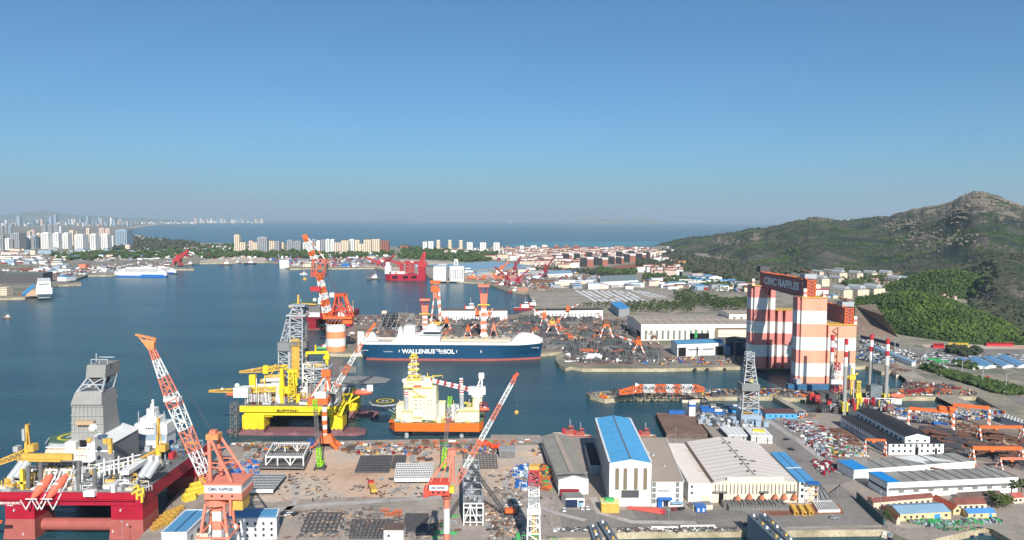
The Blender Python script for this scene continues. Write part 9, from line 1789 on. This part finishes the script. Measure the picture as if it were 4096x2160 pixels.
D('small_buildings',[(2060,1000),(2400,999),(2620,1002),(2640,1030),(2420,1034),(2250,1042),(2180,1066),(2080,1058)],900,5,11,'crowd of tiny roofs filling the gaps of the pink town',[3,3,9,8,1,2,3],tall=1.4,long=.1,ang=.3);D('small_buildings',[zE(560,960),zE(1560,985),zE(1500,1050),zE(1000,1100),zE(960,1190),zE(820,1170),zE(800,1100)],420,3,7,'tiny roofs of the village below the mountain',[8,2,9,3,1],tall=1.2,long=.1,ang=.3)
D('small_buildings',[zD(560,900),zD(1500,1000),zD(1960,1060),zD(1980,1130),zD(1200,1090),zD(560,960)],260,3,9,'tiny roofs and vehicles behind the car park',[3,3,1,10,8,7],tall=1,long=.1,ang=.1);D('small_buildings',[zA(0,640),zA(2500,600),zA(2500,680),zA(1500,720),zA(700,740),zA(0,760)],500,4,14,'tiny roofs scattered behind the left port',[3,3,1,9,10,8,0],tall=.7,long=.2,ang=.1)
# slab joints, tracks and stains on the aprons
def lines(name,a,b_,c,d,nx,ny,w,m,z=4.1):
 mb=MB(m);f=lambda s,t_:P(*a,z)*(1-s)*(1-t_)+P(*b_,z)*s*(1-t_)+P(*c,z)*s*t_+P(*d,z)*(1-s)*t_
 def seg(p,q):dd=(q-p).normalized();n_=Vector((-dd.y,dd.x,0))*w/2;mb.add([p-n_,p+n_,q+n_,q-n_],[(0,1,2,3)])
 for i in range(nx+1):seg(f(i/nx,0),f(i/nx,1))
 for j in range(ny+1):seg(f(0,j/ny)+Vector((0,0,.01)),f(1,j/ny)+Vector((0,0,.01)))
 return struct(name,mb)
JN=mat('joint_tar',C(84,78,74),.9,var=0);lines('slab_joints',n20(1780,1090),n26(620,1080),n26(340,930),n20(1700,950),16,5,.22,JN);lines('slab_joints',n26(620,1080),n26(1290,1040),n26(1020,900),n26(560,900),12,5,.18,JN);lines('slab_joints',n26(1560,1030),n26(2050,1010),n26(1980,960),n26(1500,980),12,3,.2,JN)
lines('crane_rail',n7(650,130),n14(2400,100),n14(2400,112),n7(650,142),1,1,.5,JN,4.08);lines('crane_rail',n20(1500,1190),n26(1130,1180),n26(1130,1190),n20(1500,1200),1,1,.3,JN)
TRK_=ground_mat('tyre_track',[C(150,142,136),C(186,178,172),C(164,156,150)],.05)
for pts,w_ in (([n7(1300,960),n7(1800,900),n7(2500,860),n14(600,830),n14(1180,800),n14(1800,760)],6),([n7(1400,1000),n7(1560,860),n7(1540,640),n7(1500,540)],4),([n14(500,760),n14(760,640),n14(820,400),n14(780,160)],4),([n20(60,720),n20(300,820),n20(700,1000),n20(1100,1100)],4),([n20(1200,800),n20(1280,1000),n20(1700,1120),n26(600,1130)],5),([n14(2050,480),n14(2000,640),n14(2100,820),n14(2260,1000)],4),([m26(1500,380),m26(1900,640),m26(2420,1040),m33(260,1330)],6)):ribbon('tyre_tracks',pts,w_,.12,TRK_,3.97)
D('small_buildings',[zB(0,540),zB(440,560),zB(900,620),zB(2500,640),zB(2500,680),zB(1300,700),zB(0,700)],320,4,12,'tiny roofs among the trees below the bay towers',[3,3,9,1,10,8],tall=1.1,long=.1,ang=.1);D('small_buildings',[zC(0,560),zC(1500,560),zC(2000,580),zC(2050,720),zC(1200,720),zC(500,690),zC(0,650)],420,4,11,'tiny roofs around the white towers by the sea',[3,3,9,1,10,8,3],tall=1.2,long=.1,ang=.1)
# workers: one continuous figure, copied
def person_proto():
 J=[(0,0,.95),(0,0,1.2),(0,0,1.45),(0,0,1.56),(0,-.02,1.72),(-.19,0,1.42),(-.27,-.02,1.15),(-.27,-.12,.9),(.19,0,1.42),(.27,-.02,1.15),(.26,-.1,.9),(-.1,0,.9),(-.12,-.02,.5),(-.13,.02,.08),(.1,0,.9),(.12,-.04,.5),(.14,.04,.08),(-.13,-.14,.05),(.14,-.12,.05)]
 E=[(0,1),(1,2),(2,3),(3,4),(2,5),(5,6),(6,7),(2,8),(8,9),(9,10),(0,11),(11,12),(12,13),(0,14),(14,15),(15,16),(13,17),(16,18)];R_=[.16,.15,.17,.06,.11,.07,.05,.04,.07,.05,.04,.1,.075,.055,.1,.075,.055,.045,.045]
 me=bpy.data.meshes.new('p');me.from_pydata(J,E,[]);o=bpy.data.objects.new('p',me);scene.collection.objects.link(o);md=o.modifiers.new('s','SKIN')
 for i,r in enumerate(R_):me.skin_vertices[0].data[i].radius=(r,r)
 me.skin_vertices[0].data[0].use_root=True;o.modifiers.new('u','SUBSURF').levels=1
 bm_=bpy.data.meshes.new_from_object(o.evaluated_get(bpy.context.evaluated_depsgraph_get()));bpy.data.objects.remove(o)
 for m in (NAVY,mat('skin',C(196,150,124),.6,var=0),STEEL):bm_.materials.append(m)
 for p in bm_.polygons:z=p.center.z;p.material_index=1 if (z>1.5 or (abs(p.center.x)>.2 and z<.98))else (2 if z<.95 else 0)
 t=thing('person','x','person',(0,-500,-60),0,'workers on foot');TOPS.pop();b_=bpy.data.objects.new('body',bm_);scene.collection.objects.link(b_);b_.parent=t;MB(YEL).ball((0,-.02,1.8),.14,n=10,k=5,sz=.7).build('helmet',t);t['used']=0;return t
PP=person_proto()
for q,X,Y_,w in ((n20,1115,790,'walking beside the grey workshop hall'),(n26,990,975,'standing before the beige hall'),(n26,1380,850,'standing before the beige hall'),(n20,190,900,'standing near the orange crawler crane'),(n7,1985,545,'walking across the dirt yard'),(n14,2050,590,'walking across the dirt yard'),(n14,410,150,'standing near the yard quay'),(n20,120,590,'walking across the dirt yard'),(n14,905,140,'standing near the yard quay'),(n20,660,830,'standing by the canteen'),(n26,2110,330,'on the wide road behind the annex'),(n26,1940,340,'on the wide road behind the annex')):put(PP,P(*q(X,Y_),3.99),U(-1,1),'person in navy work clothes and yellow helmet '+w,1.0)
for o in list(scene.objects):
 if o.parent is None and o.get('used')==0:
  for c in list(o.children):bpy.data.objects.remove(c)
  bpy.data.objects.remove(o)
# ================================================================ labels: tell look-alikes apart by their place in their row
by={}
for o,p in TOPS:
 if o.get('shared'):continue
 by.setdefault(o['label'],[]).append((o,p))
for lab,l in by.items():
 if len(l)<2:continue
 l.sort(key=lambda t:pix(t[1])[0]if t[1]is not None else 0);n=len(l)
 for i,(o,p)in enumerate(l):
  if i==0:s='leftmost'
  elif i==n-1:s='rightmost'
  elif i<(n+1)/2:s=ordinal(i+1)+' from left'
  else:s=ordinal(n-i)+' from right'
  o['label']=lab+', '+s
for o,p in TOPS:
 for k in ('dim','shared','used'):
  if k in o:del o[k]
# small pieces that belong to a part hang under that part
UNDER={'roof_seam':'roof','skylight':'roof','roof_vent':'roof','ridge_cap':'roof','roof_light':'roof','roof_joint':'roof','ridge_vent':'roof','roof_hatch':'roof','roof_unit':'roof','valley_gutter':'roof','rust_stain':'roof','white_roof_patch':'roof','ridge_line':'roof','blue_roof_end':'roof',
         'landing_circle':'helideck','landing_h':'helideck','safety_net':'helideck','deck_line':'helideck','lifeboat_hatch':'lifeboat','cladding_seam':'derrick_cladding','monkey_board':'derrick_cladding','number_ring':'wall','number_sign':'wall','wall_letter':'wall','cladding_rib':'wall','jacking_frame':'hull','railing':'main_deck','emblem_bar':'hull','draught_mark':'hull','rail_gear':'beam','end_ladder':'beam','parapet':'wall','fascia':'wall','gate_leaf':'open_gate'}
for o,p in TOPS:
 ks=list(o.children);named={}
 for c in ks:named.setdefault(c.name.split('.')[0],[]).append(c)
 for c in ks:
  h_=UNDER.get(c.name.split('.')[0])
  if h_ and h_ in named:c.parent=named[h_][-1]if h_=='lifeboat' else named[h_][0]
# ================================================================ the air between here and the far coast
def haze():
 m=bpy.data.materials.new('haze');m.use_nodes=True;t=m.node_tree;t.nodes.clear()
 o=t.nodes.new('ShaderNodeOutputMaterial');v=t.nodes.new('ShaderNodeVolumePrincipled')
 v.inputs['Color'].default_value=(0.70,0.87,1.0,1);v.inputs['Density'].default_value=HAZE_D;v.inputs['Anisotropy'].default_value=0.05
 t.links.new(v.outputs[0],o.inputs['Volume'])
 mb=MB(m);mb.box((0,48000,-6),(150000,98000,1500));ob=mb.build('haze');ob['kind']='stuff'
HAZE_D=3.1e-5
haze()
